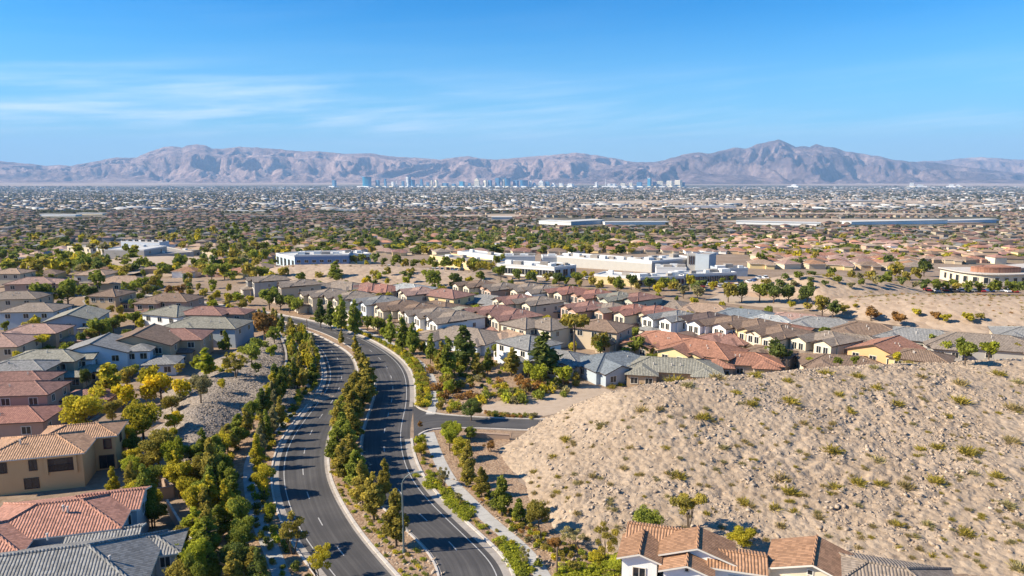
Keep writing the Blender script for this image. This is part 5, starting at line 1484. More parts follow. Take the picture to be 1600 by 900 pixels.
_crown, _trunk = {}, {}
KH = {'pine': (6.6, 3.0), 'round': (5.4, 4.9), 'sparse': (4.6, 5.0), 'palm': (5.4, 3.2)}
NQ = {0: {'pine': 5200, 'round': 5600, 'sparse': 3000, 'palm': 700}, 1: {'pine': 800, 'round': 900, 'sparse': 560, 'palm': 300}, 2: {'pine': 150, 'round': 160, 'sparse': 120, 'palm': 90}}
SZ = {0: .108, 1: .24, 2: .5}
def crown_mesh(kind, v, lod, colr):
    key = (kind, v, lod, colr)
    if key not in _crown:
        r = random.Random(v * 31 + 7)
        V, F, t = leaf_cloud(lobes_for(kind, r), NQ[lod][kind], SZ[lod] * (0.85 if kind == 'sparse' else 1), v + 100 * lod, inner=.3 if kind != 'sparse' else .5)
        _crown[key] = mesh_np('crown', V, F, [leaf_mat(colr)], tint=t)
    return _crown[key]
def trunk_mesh(kind, v):
    if (kind, v) not in _trunk:
        _trunk[(kind, v)] = trunk_mb(kind, random.Random(v + 5)).mesh('trunk', [M['bark']])
    return _trunk[(kind, v)]
TREES = []    # x, y, z, h, w, kind, colour, place, how
def T_at(x, y, h, w, kind, colr, place, how='left', z=None):
    TREES.append((x, y, ground_h(x, y) if z is None else z, h, w, kind, colr, place, how))
def T(cx, cy, wpx, kind, colr, place, ratio=None, how='left'):
    """a tree whose crown shows at a pixel with a width in pixels"""
    ratio = ratio or KH[kind][0] / KH[kind][1]
    h = 5.0; g = 0.0
    for _ in range(8):
        z = g + h * .6
        x, y = U(cx, cy, z)
        dist = CP * y - SP * (z - CAM_H)
        w = wpx * dist / FPX; h = w * ratio
        g = max(0.0, ground_h(x, y)) if y < 300 else gz(x, y)
    T_at(x, y, h, w, kind, colr, place, how, z=g)
KN = {'pine': 'upright pine', 'round': 'rounded broadleaf tree', 'sparse': 'open desert tree', 'palm': 'palm'}
CN = {'far': 'dull dark green', 'straw': 'straw-coloured', 'olive': 'olive', 'green': 'green', 'dark': 'dark green', 'yellowgreen': 'yellow-green', 'yellow': 'golden yellow', 'brown': 'rusty brown', 'grey': 'grey-green', 'lime': 'bright green'}
rt = random.Random(3)
PW = 'in the gardens west of the boulevard'
for a in [(133, 645, 80, 'round', 'yellowgreen'), (168, 592, 46, 'pine', 'yellowgreen', 1.4), (198, 587, 34, 'round', 'olive'), (233, 585, 38, 'round', 'yellowgreen'), (250, 600, 50, 'round', 'yellow'), (282, 603, 36, 'round', 'yellow'), (191, 616, 40, 'round', 'yellow'),
          (222, 650, 66, 'round', 'yellowgreen'), (200, 678, 42, 'round', 'yellowgreen'), (175, 640, 40, 'round', 'olive'), (246, 697, 62, 'round', 'olive'), (282, 712, 40, 'sparse', 'grey'), (226, 762, 44, 'pine', 'green'), (205, 745, 30, 'pine', 'olive'), (240, 800, 40, 'round', 'olive'), (175, 750, 26, 'pine', 'yellowgreen'),
          (320, 563, 38, 'pine', 'lime', 1.3), (366, 566, 44, 'sparse', 'olive'), (392, 550, 36, 'round', 'green'), (312, 603, 42, 'round', 'grey'), (352, 530, 17, 'pine', 'green'), (155, 513, 42, 'round', 'green'), (142, 525, 26, 'round', 'olive'), (412, 502, 44, 'round', 'brown', 1.15), (428, 520, 26, 'round', 'green'), (400, 535, 24, 'round', 'green'),
          (65, 456, 40, 'round', 'green'), (80, 466, 20, 'round', 'yellowgreen'), (104, 452, 42, 'round', 'green'), (128, 452, 24, 'round', 'green'), (142, 456, 26, 'round', 'dark'), (150, 436, 32, 'round', 'green'), (60, 418, 38, 'round', 'olive'), (84, 415, 28, 'round', 'yellowgreen'), (130, 408, 34, 'round', 'green'), (150, 412, 24, 'round', 'dark'),
          (205, 450, 34, 'sparse', 'green'), (222, 442, 26, 'round', 'green'), (230, 452, 22, 'round', 'olive'), (243, 438, 24, 'round', 'olive'), (282, 408, 26, 'round', 'green'), (253, 419, 20, 'round', 'green'), (190, 408, 24, 'sparse', 'grey'), (212, 402, 22, 'round', 'olive'), (318, 418, 22, 'round', 'olive'), (330, 421, 26, 'round', 'green'), (350, 420, 26, 'round', 'green'), (368, 412, 24, 'round', 'olive'), (388, 420, 30, 'round', 'olive'), (405, 425, 22, 'round', 'green'),
          (265, 453, 18, 'round', 'brown'), (282, 452, 20, 'round', 'brown'), (298, 458, 17, 'round', 'olive'), (318, 458, 17, 'round', 'olive'), (339, 460, 18, 'round', 'yellowgreen'), (356, 463, 18, 'round', 'yellowgreen'), (373, 465, 20, 'round', 'lime'), (391, 468, 16, 'round', 'yellowgreen'), (160, 500, 20, 'round', 'green'), (176, 505, 26, 'round', 'green'), (192, 497, 20, 'round', 'yellowgreen'), (210, 495, 26, 'round', 'green'), (228, 500, 22, 'round', 'lime'), (246, 502, 22, 'round', 'lime'), (100, 547, 16, 'palm', 'lime'), (66, 538, 22, 'palm', 'yellowgreen'),
          (12, 468, 16, 'round', 'green'), (270, 690, 22, 'sparse', 'grey'), (345, 600, 18, 'round', 'yellowgreen'), (400, 575, 20, 'round', 'green'), (425, 548, 22, 'round', 'lime'), (282, 575, 20, 'round', 'olive'), (300, 706, 40, 'round', 'green'), (330, 720, 44, 'pine', 'olive'), (288, 738, 40, 'round', 'yellowgreen'), (316, 690, 26, 'pine', 'green'), (262, 682, 38, 'round', 'yellowgreen'), (272, 655, 32, 'round', 'yellow'), (150, 618, 36, 'round', 'yellowgreen'), (228, 612, 34, 'round', 'yellow'), (268, 628, 30, 'round', 'olive'), (250, 740, 34, 'round', 'green')]:
    T(*a[:5], PW, a[5] if len(a) > 5 else None)
PE = 'among the eastern houses'
for a in [(726, 535, 46, 'pine', 'dark', 1.5), (849, 548, 56, 'pine', 'dark', 1.35), (853, 512, 30, 'round', 'green'), (898, 520, 44, 'palm', 'olive'), (929, 570, 28, 'round', 'green'), (995, 537, 32, 'round', 'green'), (1012, 545, 22, 'round', 'green'), (1028, 543, 22, 'round', 'lime'), (1053, 538, 24, 'round', 'lime'), (938, 532, 34, 'round', 'olive'),
          (1216, 549, 44, 'round', 'dark'), (1202, 552, 28, 'round', 'green'), (1510, 547, 38, 'round', 'green'), (1546, 548, 32, 'round', 'lime'), (1460, 532, 26, 'round', 'green'), (1588, 545, 26, 'round', 'olive'), (1285, 507, 16, 'round', 'green'), (1265, 566, 18, 'round', 'lime'), (1310, 567, 16, 'round', 'green'), (1400, 562, 18, 'round', 'yellowgreen'), (1336, 566, 16, 'round', 'green'),
          (420, 462, 34, 'round', 'green'), (438, 468, 26, 'round', 'dark'), (452, 472, 26, 'round', 'green'), (466, 474, 26, 'round', 'green'), (500, 484, 22, 'pine', 'dark'), (516, 488, 22, 'pine', 'dark'), (532, 486, 28, 'pine', 'green'), (553, 493, 28, 'pine', 'green'), (574, 502, 24, 'round', 'green'), (592, 506, 28, 'round', 'green'), (610, 512, 24, 'pine', 'green'), (628, 518, 28, 'pine', 'green'), (645, 526, 26, 'pine', 'green'), (655, 520, 18, 'round', 'yellow'), (602, 520, 20, 'round', 'lime'),
          (524, 421, 26, 'pine', 'green', 1.3), (470, 432, 18, 'round', 'green'), (444, 424, 22, 'round', 'olive'), (498, 430, 16, 'round', 'olive'), (572, 438, 14, 'round', 'yellow'), (585, 430, 20, 'round', 'olive'), (602, 429, 16, 'round', 'green'), (640, 427, 20, 'round', 'olive'), (675, 432, 30, 'round', 'green'), (712, 436, 24, 'round', 'dark'), (750, 430, 18, 'round', 'green'), (832, 478, 16, 'round', 'yellowgreen'), (846, 482, 26, 'round', 'olive'), (862, 485, 18, 'round', 'green'), (743, 465, 22, 'round', 'green'), (1118, 512, 8, 'palm', 'olive'),
          (1035, 506, 18, 'round', 'lime'), (1045, 508, 14, 'round', 'green'), (868, 440, 12, 'round', 'green'), (905, 443, 14, 'round', 'olive'), (938, 444, 18, 'round', 'olive'), (966, 443, 26, 'round', 'green'), (995, 446, 14, 'round', 'olive'), (1030, 449, 22, 'round', 'yellowgreen'), (1052, 446, 20, 'round', 'olive'), (1068, 452, 22, 'round', 'grey'), (1090, 453, 24, 'round', 'grey'), (1115, 446, 18, 'round', 'yellowgreen'),
          (700, 552, 30, 'pine', 'green'), (745, 566, 26, 'pine', 'olive', 1.5), (762, 560, 20, 'pine', 'green'), (799, 562, 36, 'pine', 'olive', 1.25), (778, 545, 26, 'round', 'green'), (826, 575, 28, 'round', 'lime'), (845, 582, 36, 'round', 'lime'), (880, 583, 36, 'round', 'lime'), (868, 570, 24, 'round', 'green'), (815, 598, 34, 'sparse', 'brown'), (720, 562, 22, 'round', 'green'), (735, 596, 16, 'round', 'olive'), (690, 556, 26, 'pine', 'olive'), (672, 540, 22, 'pine', 'green')]:
    T(*a[:5], PE, a[5] if len(a) > 5 else None)
PV = 'between the boulevard and the rocky hill'
for a in [(736, 636, 36, 'round', 'dark', 1.05), (702, 683, 34, 'round', 'lime'), (718, 697, 34, 'round', 'yellowgreen'), (698, 668, 26, 'round', 'green'), (730, 712, 30, 'pine', 'olive'), (712, 670, 30, 'round', 'lime'), (735, 675, 22, 'round', 'green'), (731, 735, 28, 'pine', 'olive', 1.7), (752, 748, 30, 'pine', 'olive', 1.7), (784, 768, 40, 'pine', 'green', 1.7),
          (694, 741, 20, 'sparse', 'grey', 1.7), (717, 778, 18, 'sparse', 'grey', 1.4), (811, 794, 28, 'pine', 'green', 1.5), (842, 802, 42, 'round', 'olive', 1.4), (866, 848, 26, 'round', 'brown'), (818, 866, 20, 'sparse', 'grey', 1.6), (944, 842, 46, 'sparse', 'olive', 1.3), (1013, 812, 56, 'round', 'green', .9), (1076, 790, 60, 'sparse', 'olive', 1.1), (1162, 836, 50, 'round', 'yellowgreen', .75),
          (896, 838, 42, 'sparse', 'grey', .75), (930, 868, 30, 'round', 'yellowgreen', .8), (960, 880, 40, 'round', 'lime', .7), (655, 688, 20, 'round', 'lime'), (658, 700, 26, 'round', 'yellowgreen', .9), (656, 663, 10, 'sparse', 'brown', 1.5), (766, 695, 26, 'sparse', 'brown', .75), (840, 880, 20, 'round', 'green', .7), (1210, 852, 14, 'round', 'lime', .8), (896, 885, 24, 'round', 'olive', .7)]:
    T(*a[:5], PV, a[5] if len(a) > 5 else None)
# street tree lines
PM = 'of the planted median'
med = mid(L1, R0, 0.5)
s_ = resample(sub(med, 868, 505), 1.0)
T(618, 800, 50, 'pine', 'olive', PM, 1.95, 'near'); T(583, 768, 44, 'pine', 'olive', PM, 1.85, 'near'); T(601, 742, 30, 'pine', 'olive', PM, 2.3, 'near'); T(565, 748, 40, 'pine', 'olive', PM, 1.9, 'near')
k = 0
for i, p in enumerate(s_):
    py = PX(p[0], p[1], 0)[1]
    if py > 775: continue
    if py > 598 and i % 3 == 0:
        w_ = 1.0 if i % 2 else -1.0
        T_at(p[0] + w_ * rt.uniform(.5, 1.3), p[1] + rt.uniform(-.5, .5), rt.uniform(5.6, 7.6), rt.uniform(4.0, 5.2), 'pine', rt.choice(['olive', 'olive', 'olive', 'olive', 'green']), PM, 'near')
    elif py <= 598 and i % 13 == 0 and py > 530:
        T_at(p[0], p[1], rt.uniform(3.5, 5.5), rt.uniform(2, 3), 'pine', 'olive', PM, 'near')
T(561, 552, 20, 'pine', 'olive', PM, 1.3, 'near')
PL_ = 'of the kerb line west of the road'
lk = resample(offset(sub(L0, 905, 508), -1.9), 1.0)
T(456, 828, 54, 'sparse', 'olive', PL_, 1.25, 'near'); T(498, 878, 52, 'sparse', 'yellowgreen', PL_, 1.2, 'near'); T(412, 745, 40, 'round', 'yellowgreen', PL_, 1.4, 'near'); T(422, 795, 22, 'round', 'lime', PL_, 1.4, 'near')
for i, p in enumerate(lk):
    py = PX(p[0], p[1], 0)[1]
    if py > 742: continue
    if i % 4 == 0:
        T_at(p[0] - rt.uniform(-.3, .6) - (3.6 if 588 < py < 665 else 0), p[1], rt.uniform(5.6, 7.0), rt.uniform(2.3, 2.9), 'pine', rt.choice(['green', 'olive', 'green', 'yellowgreen', 'grey']), PL_, 'near')
# dense planting west of the footpath
PP = 'in the thicket beside the western footpath'
def in_poly(x, y, P):
    c = False; n = len(P)
    for i in range(n):
        x0, y0 = P[i]; x1, y1 = P[(i + 1) % n]
        if (y0 > y) != (y1 > y) and x < (x1 - x0) * (y - y0) / (y1 - y0) + x0: c = not c
    return c
def scatter(poly, dmin, n, fn, avoid=None, rr=rt):
    pts = []
    bx_ = (min(p[0] for p in poly), max(p[0] for p in poly), min(p[1] for p in poly), max(p[1] for p in poly))
    tries = 0
    while len(pts) < n and tries < n * 60:
        tries += 1
        px, py = rr.uniform(bx_[0], bx_[1]), rr.uniform(bx_[2], bx_[3])
        if not in_poly(px, py, poly): continue
        x, y = U(px, py)
        if any((x - a) ** 2 + (y - b) ** 2 < dmin * dmin for a, b in pts): continue
        if avoid and any((x - a) ** 2 + (y - b) ** 2 < (r_ + dmin * .3) ** 2 for a, b, r_ in avoid): continue
        pts.append((x, y)); fn(x, y, px, py)
thick = [(300, 960), (315, 870), (325, 800), (330, 765), (340, 735), (360, 700), (384, 674), (404, 655), (424, 636), (440, 622), (450, 610), (458, 622), (440, 640), (416, 658), (394, 674), (376, 692), (362, 712), (356, 735), (357, 760), (360, 790), (370, 825), (384, 862), (396, 895), (412, 960)]
scatter(thick, 2.7, 74, lambda x, y, px, py: T_at(x, y, rt.uniform(4.6, 6.8), rt.uniform(3.0, 4.4), rt.choice(['pine', 'pine', 'round']), rt.choice(['green', 'olive', 'yellowgreen', 'green', 'olive', 'dark']), PP))
up = [(450, 600), (455, 560), (448, 530), (440, 520), (465, 528), (482, 548), (494, 565), (496, 590), (488, 610), (470, 615)]
scatter(up, 2.6, 24, lambda x, y, px, py: T_at(x, y, rt.uniform(4.0, 6.0), rt.uniform(2.6, 3.6), rt.choice(['pine', 'round']), rt.choice(['green', 'olive', 'yellowgreen']), PP))
scatter([(258, 960), (262, 905), (290, 850), (285, 800), (268, 770), (262, 740), (290, 735), (330, 725), (345, 745), (332, 790), (318, 850), (306, 960)], 3.0, 34, lambda x, y, px, py: T_at(x, y, rt.uniform(4.2, 6.4), rt.uniform(3.2, 4.8), rt.choice(['pine', 'round']), rt.choice(['green', 'olive', 'yellowgreen', 'lime']), PP))
scatter([(215, 720), (200, 700), (190, 690), (195, 740), (208, 790), (240, 830), (255, 800), (240, 760)], 3.4, 10, lambda x, y, px, py: T_at(x, y, rt.uniform(3.2, 5.0), rt.uniform(3.0, 4.4), 'round', rt.choice(['green', 'olive', 'yellowgreen', 'lime']), PW))
# hedge of small trees along the eastern footpath north of the side street
PH = 'of the row along the eastern footpath'
hp_ = resample(offset(PR2, 2.8)[::1], 2.5)
for p in resample(offset(PR2[::-1], -3.2), 2.4):
    py = PX(p[0], p[1], 0)[1]
    if 540 < py < 622: T_at(p[0] + rt.uniform(-.4, .6), p[1], rt.uniform(3.2, 4.6), rt.uniform(2.4, 3.2), 'round', rt.choice(['lime', 'green', 'olive']), PH, 'near')
# round trees by the wall below the sandy hills
PS = 'around the sandy hills'
for cx in (1140, 1157, 1185, 1212, 1233, 1262, 1287, 1306): T(cx + rt.uniform(-3, 3), 453 + rt.uniform(-1, 2), rt.uniform(26, 34), 'round', rt.choice(['dark', 'green', 'olive']), PS)
for cx, cy, w in ((1236, 475, 16), (1262, 477, 18), (1285, 479, 14), (1318, 483, 22), (1336, 487, 10), (1362, 488, 30), (1405, 491, 28), (1430, 496, 18), (1460, 499, 20), (1478, 502, 20), (1512, 503, 22), (1530, 505, 16), (1580, 514, 20)): T(cx, cy, w, 'round', rt.choice(['olive', 'yellowgreen', 'olive', 'brown']), PS, .8)
for cx, cy, w in ((1385, 435, 18), (1400, 420, 26), (1445, 442, 20), (1462, 444, 20), (1478, 446, 16), (1490, 442, 18), (1512, 447, 22), (1530, 448, 20), (1556, 446, 24), (1580, 448, 22), (1597, 446, 20), (1430, 425, 22), (1445, 415, 26), (1415, 430, 18), (1390, 428, 16)): T(cx, cy, w, 'round', rt.choice(['green', 'olive', 'green', 'dark']), PS)
# parking lot and office trees
PC = 'around the offices and shops'
for cx, cy, w in ((478, 406, 12), (500, 408, 12), (520, 407, 10), (552, 404, 16), (572, 410, 10), (600, 408, 14), (616, 408, 16), (634, 410, 18), (662, 410, 14), (680, 413, 14), (705, 410, 16), (740, 413, 26), (756, 414, 18), (775, 405, 18), (788, 400, 14), (830, 431, 18), (805, 428, 12), (870, 436, 14), (885, 438, 14), (912, 428, 12), (925, 428, 10), (260, 404, 14), (237, 402, 8), (205, 403, 24), (185, 398, 16), (165, 386, 24), (150, 396, 14), (118, 402, 20), (100, 400, 18), (300, 408, 14), (340, 398, 20), (362, 402, 16), (395, 400, 24), (412, 398, 20), (398, 385, 26), (370, 388, 24), (350, 380, 18), (1085, 440, 10), (1130, 438, 12), (1142, 434, 10), (1300, 425, 18), (1330, 428, 16), (1360, 430, 20)):
    T(cx, cy, w, 'round', rt.choice(['green', 'olive', 'green', 'yellowgreen']), PC)
scatter([(1165, 462), (1240, 470), (1330, 470), (1440, 458), (1500, 458), (1440, 452), (1320, 464), (1200, 458)], 5, 26, lambda x, y, px, py: T_at(x, y, rt.uniform(2.5, 4.5), rt.uniform(3, 5), 'round', rt.choice(['olive', 'green', 'grey', 'dark']), PS))
# garden trees between the houses
def garden(x, y, px, py):
    T_at(x, y, rt.uniform(3.0, 5.5), rt.uniform(2.6, 4.6), 'round', rt.choice(['green', 'olive', 'yellowgreen', 'green', 'dark', 'lime']), PE if px > 470 else PW)
scatter([(480, 450), (620, 440), (760, 450), (1000, 470), (1200, 500), (1380, 530), (1500, 560), (1300, 568), (1100, 572), (960, 580), (760, 545), (660, 505), (540, 475)], 6, 110, garden, HOUSE_SPOTS)
scatter([(0, 440), (130, 430), (300, 440), (380, 460), (390, 520), (320, 590), (170, 600), (100, 620), (0, 560)], 5, 90, garden, HOUSE_SPOTS)
def belt(x, y, px, py): T_at(x, y, rt.uniform(4.5, 7.5), rt.uniform(4.5, 7), 'round', rt.choice(['green', 'olive', 'yellowgreen', 'green', 'dark', 'grey']), PC)
scatter([(0, 405), (100, 398), (180, 410), (250, 418), (330, 420), (430, 440), (425, 452), (300, 445), (180, 440), (80, 432), (0, 432)], 7, 60, belt, HOUSE_SPOTS)
scatter([(270, 402), (340, 385), (420, 380), (430, 405), (420, 425), (345, 425), (290, 412)], 7, 40, belt)
scatter([(545, 428), (700, 432), (790, 442), (900, 448), (1100, 462), (1100, 452), (1060, 455), (930, 450), (800, 436), (700, 428)], 6, 44, belt, HOUSE_SPOTS)

# ------------------------------------------------------------------ the suburbs beyond: lots in rows
FH, FT = [], []
NO = [(765, 1175, 398, 455), (425, 770, 400, 450), (100, 268, 380, 418), (150, 345, 398, 425), (1165, 1470, 424, 560), (1440, 1700, 412, 560), (-200, 420, 436, 700), (400, 1700, 428, 900)]
rl = random.Random(21)
D = 335.0
while D < 2100:
    x = -1.1 * D - 30
    off = rl.uniform(0, 10)
    bend = rl.uniform(-.06, .06)
    while x < 1.1 * D + 30:
        X = x + off; Y = D + X * bend + 14 * math.sin(X * .011 + D * .013) + rl.uniform(-3, 3)
        x += 12.0 + rl.uniform(0, 3) + D * .002
        g = gz(X, Y)
        px, py = PX(X, Y, g)
        if not (-300 < px < 1900): continue
        if any(a < px < b and c < py < d for a, b, c, d in NO): continue
        if any(a < px < b and c < py < d for a, b, c, d in FIELDS): continue
        if any(q[0] - 6 < px < q[2] + 6 and q[1] - 10 < py < q[1] + 6 for q in far_flat): continue
        patch = mnoise.noise((X * .004, Y * .006, 3.3)) + .5
        right = px > 1000
        if py > 372: ph = .9 if right else (.45 if 330 < px < 900 else .66); nt = 1.8 if right else 3.4
        elif py > 342: ph = .66 if right else .46; nt = 4.2 if px < 1150 else 2.8
        else: ph = .84; nt = 2.2
        ph *= .85 + .4 * patch; nt *= (1.6 - patch) * .42
        if rl.random() < ph:
            FH.append((X, Y, g, rl.uniform(9, 13), rl.uniform(7.5, 10.5), rl.choice([3, 3, 5.0]) , rl.uniform(-.4, .4) + (1.57 if rl.random() < .3 else 0)))
        for _ in range(int(nt * (1.1 if D < 800 else .78) + rl.random())):
            tx, ty = X + rl.uniform(-9, 9), Y + rl.uniform(6, 16)
            FT.append((tx, ty, gz(tx, ty), rl.uniform(4, 9) * (1.25 if 342 < py < 385 else 1.0), rl.uniform(5, 9.5), rl.choice(['green', 'olive', 'dark', 'dark', 'dark', 'grey']) if py < 388 else rl.choice(['green', 'olive', 'green', 'dark', 'yellowgreen']) if D > 0 else '') if math.hypot(tx, ty) < 850 + 250 * patch else (tx, ty, gz(tx, ty), rl.uniform(4, 8), rl.uniform(5, 8.5), 'far'))
    D += 19 + D * .005
print('far lots', len(FH), 'far trees', len(FT), 'listed trees', len(TREES))

def far_house_arrays(w, d, ev, pitch=.34, ov=.6):
    V = [(-w / 2, -d / 2, -2), (w / 2, -d / 2, -2), (w / 2, d / 2, -2), (-w / 2, d / 2, -2), (-w / 2, -d / 2, ev), (w / 2, -d / 2, ev), (w / 2, d / 2, ev), (-w / 2, d / 2, ev)]
    a, b = w / 2 + ov, d / 2 + ov; zr = ev + b * pitch; e = a - b if a > b else .3
    V += [(-a, -b, ev - .05), (a, -b, ev - .05), (a, b, ev - .05), (-a, b, ev - .05), (-e, 0, zr), (e, 0, zr)]
    Fw = [(0, 1, 5, 4), (1, 2, 6, 5), (2, 3, 7, 6), (3, 0, 4, 7)]
    Fr = [(8, 9, 13, 12), (9, 10, 13, 13), (10, 11, 12, 13), (11, 8, 12, 12), (8, 11, 10, 9)]
    return np.array(V, float), Fw, Fr
FRC = ['tan', 'terracotta', 'pinkish', 'brown', 'red-brown', 'orange', 'tan', 'taupe', 'pinkish']
FWC = ['cream', 'beige', 'tan', 'pinkish', 'white', 'yellow']
n_hand = sum(1 for o in col.objects if o.name.split('.')[0] == 'house')
FH.sort(key=lambda h: math.hypot(h[0], h[1]) + (9e5 if not 0 < PX(h[0], h[1], h[2])[0] < 1600 else 0))
n_ind = max(0, 296 - n_hand)
_fh = {}
for h in FH[:n_ind]:
    v = (rl.randrange(5), rl.choice(FRC), rl.choice(FWC))
    if v not in _fh:
        q = random.Random(v[0]); w, d, ev = q.uniform(9.5, 13), q.uniform(8, 10), q.choice([3, 3.2, 5.2])
        root_m = MB(); root_m.box(-w / 2, w / 2, -d / 2, d / 2, -2, ev - .05, bottom=False); root_m.box(w / 2 - 5, w / 2 - .7, -d / 2 - 2.2, -d / 2 + 1, -2, 2.7, bottom=False)
        rm = MB(); hip_faces(rm, -w / 2, w / 2, -d / 2, d / 2, ev, .34); hip_faces(rm, w / 2 - 5, w / 2 - .7, -d / 2 - 2.2, -d / 2 + 2, 2.75, .34)
        wm = MB()
        for k in (-.3, 0.05): wm.box(w * k - .8, w * k + .8, -d / 2 - .06, -d / 2, ev - 2, ev - .7)
        _fh[v] = (root_m.mesh('wall', [wall_mat(v[2])]), rm.mesh('roof', [roof_mat(v[1]), M['trim']]), wm.mesh('window', [M['glass']]), ev)
    wmesh, rmesh, win, ev = _fh[v]
    o = empty('house', (h[0], h[1], h[2]), h[6])
    link('wall', wmesh, o); link('roof', rmesh, o)
    reg(o, f'{"two-storey" if ev > 5 else "low"} {v[2]} house with {v[1]} roof', 'house', 'houses of the farther suburbs', 'in the suburbs beyond the shopping centre')
V_, F_, C_ = [], [], []
nv = 0
for h in FH[n_ind:]:
    V, Fw, Fr = far_house_arrays(h[3], h[4], h[5])
    ca, sa = math.cos(h[6]), math.sin(h[6])
    X = V[:, 0] * ca - V[:, 1] * sa + h[0]; Y = V[:, 0] * sa + V[:, 1] * ca + h[1]
    V_.append(np.stack([X, Y, V[:, 2] + h[2]], 1))
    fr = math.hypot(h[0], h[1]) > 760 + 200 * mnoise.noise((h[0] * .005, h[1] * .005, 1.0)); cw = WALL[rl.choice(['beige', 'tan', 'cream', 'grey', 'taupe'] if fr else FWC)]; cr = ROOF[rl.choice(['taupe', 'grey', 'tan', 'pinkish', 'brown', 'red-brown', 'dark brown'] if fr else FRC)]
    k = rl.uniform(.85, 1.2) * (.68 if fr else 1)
    for f in Fw: F_.append([q + nv for q in f]); C_.append([c * k for c in cw])
    for f in Fr: F_.append([q + nv for q in f]); C_.append([c * k for c in cr])
    nv += len(V)
def mesh_poly_np(name, V, F, mats, C):
    """quads, some of them with a doubled corner: written as triangles and quads"""
    me = bpy.data.meshes.new(name)
    FF = [tuple(dict.fromkeys(f)) for f in F]
    me.from_pydata(V.tolist(), [], FF)
    for m in mats: me.materials.append(m)
    a = me.attributes.new('facecol', 'FLOAT_COLOR', 'FACE')
    a.data.foreach_set('color', np.hstack([np.array(C, np.float32), np.ones((len(C), 1), np.float32)]).ravel())
    me.update(); return me
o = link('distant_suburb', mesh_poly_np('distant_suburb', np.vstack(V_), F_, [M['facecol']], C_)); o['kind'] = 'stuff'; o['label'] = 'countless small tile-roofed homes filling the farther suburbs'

# ------------------------------------------------------------------ place the trees: the largest in view as objects, the others as one mass
def dist_(t): return math.hypot(t[0], t[1])
allT = list(TREES) + [(a, b, c, h, w, 'round', cl, 'in the tree belts of the suburbs', 'left') for a, b, c, h, w, cl in FT]
def appar(t):
    px, py = PX(t[0], t[1], t[2] + t[3] * .5)
    if not (-30 < px < 1630 and py < 960): return 0
    return t[3] * t[4] / (dist_(t) ** 2)
allT.sort(key=lambda t: -appar(t))
IND = 298
ind, rest = allT[:IND], allT[IND:]
print('trees individual', len(ind), 'rest', len(rest))
for t in ind:
    x, y, z, h, w, kind, cl, place, how = t
    d = dist_(t); lod = 0 if d < 150 else 1 if d < 330 else 2
    v = rt.randrange(NV[kind])
    o = empty('tree' if kind != 'pine' and kind != 'palm' else 'pine_tree' if kind == 'pine' else 'palm_tree', (x, y, z - .02), rt.uniform(0, 6.28), (w / KH[kind][1], w / KH[kind][1], h / KH[kind][0]))
    link('crown', crown_mesh(kind, v, lod, cl), o)
    link('trunk', trunk_mesh(kind, v), o)
    reg(o, f'{CN[cl]} {KN[kind]}', 'tree', {'of the planted median': 'trees of the median', PL_: 'trees of the western kerb line', PP: 'trees of the footpath thicket', PW: 'garden trees of the west side', PE: 'garden trees of the east side', PV: 'trees of the eastern verge', PH: 'trees of the eastern path row', PS: 'trees round the sandy hills', PC: 'trees of the commercial area'}.get(place, 'trees of the suburbs'), place, how)
byc = {}
for t in rest:
    if appar(t) == 0 and dist_(t) > 60 and not (-200 < PX(t[0], t[1], t[2])[0] < 1800): continue
    byc.setdefault(t[6], []).append(t)
_arr = {}
def arr(kind, v, lod):
    if (kind, v, lod) not in _arr:
        _arr[(kind, v, lod)] = leaf_cloud(lobes_for(kind, random.Random(v * 31 + 7)), {1: 420, 2: 130, 3: 46, 4: 22}[lod], {1: .34, 2: .55, 3: .95, 4: 1.25}[lod], v + 50 * lod, inner=.15)
    return _arr[(kind, v, lod)]
for cl, ts in byc.items():
    Vs, Fs, Ts = [], [], []; nv = 0
    for t in ts:
        d = dist_(t); lod = 1 if d < 300 else 2 if d < 480 else 3 if d < 900 else 4
        kind = t[5] if t[5] != 'palm' else 'round'
        V, F, ti = arr(kind, rt.randrange(4), lod)
        a = rt.uniform(0, 6.28); ca, sa = math.cos(a), math.sin(a)
        sx, sz = t[4] / KH[kind][1], t[3] / KH[kind][0]
        X = (V[:, 0] * ca - V[:, 1] * sa) * sx + t[0]; Y = (V[:, 0] * sa + V[:, 1] * ca) * sx + t[1]
        Vs.append(np.stack([X, Y, V[:, 2] * sz + t[2] - (.9 * sz if lod > 2 else 0)], 1)); Fs.append(F + nv); Ts.append(np.clip(ti * .7 + rt.uniform(0, .3), 0, 1)); nv += len(V)
    o = link('distant_trees', mesh_np('distant_trees', np.vstack(Vs), np.vstack(Fs), [leaf_mat(cl)], tint=np.concatenate(Ts)))
    o['kind'] = 'stuff'; o['label'] = f'{CN[cl]} tree masses between the far homes'
# low tree masses of the far valley floor
Vs, Fs, Ts = [], [], []; nv = 0
for _ in range(8500):
    py = 291.5 + 42 * rl.random() ** 1.1; px = rl.uniform(-100, 1700)
    x, y = U(px, py); d = math.hypot(x, y)
    if d < 1700 or (any(a < px < b and c < py < d_ for a, b, c, d_ in FIELDS) and rl.random() < .93): continue
    V, F, ti = arr('round', rl.randrange(4), 4)
    s = rl.uniform(1.0, 1.7) * (1 + d / 6500); sx = s * rl.uniform(1, 3)
    Vs.append(np.stack([V[:, 0] * sx + x, V[:, 1] * s + y, V[:, 2] * s * .62 + gz(x, y) - 1], 1)); Fs.append(F + nv); Ts.append(ti); nv += len(V)
o = link('distant_trees', mesh_np('distant_trees', np.vstack(Vs), np.vstack(Fs), [leaf_mat('far')], tint=np.concatenate(Ts))); o['kind'] = 'stuff'; o['label'] = 'dark low tree cover scattered over the far valley floor'

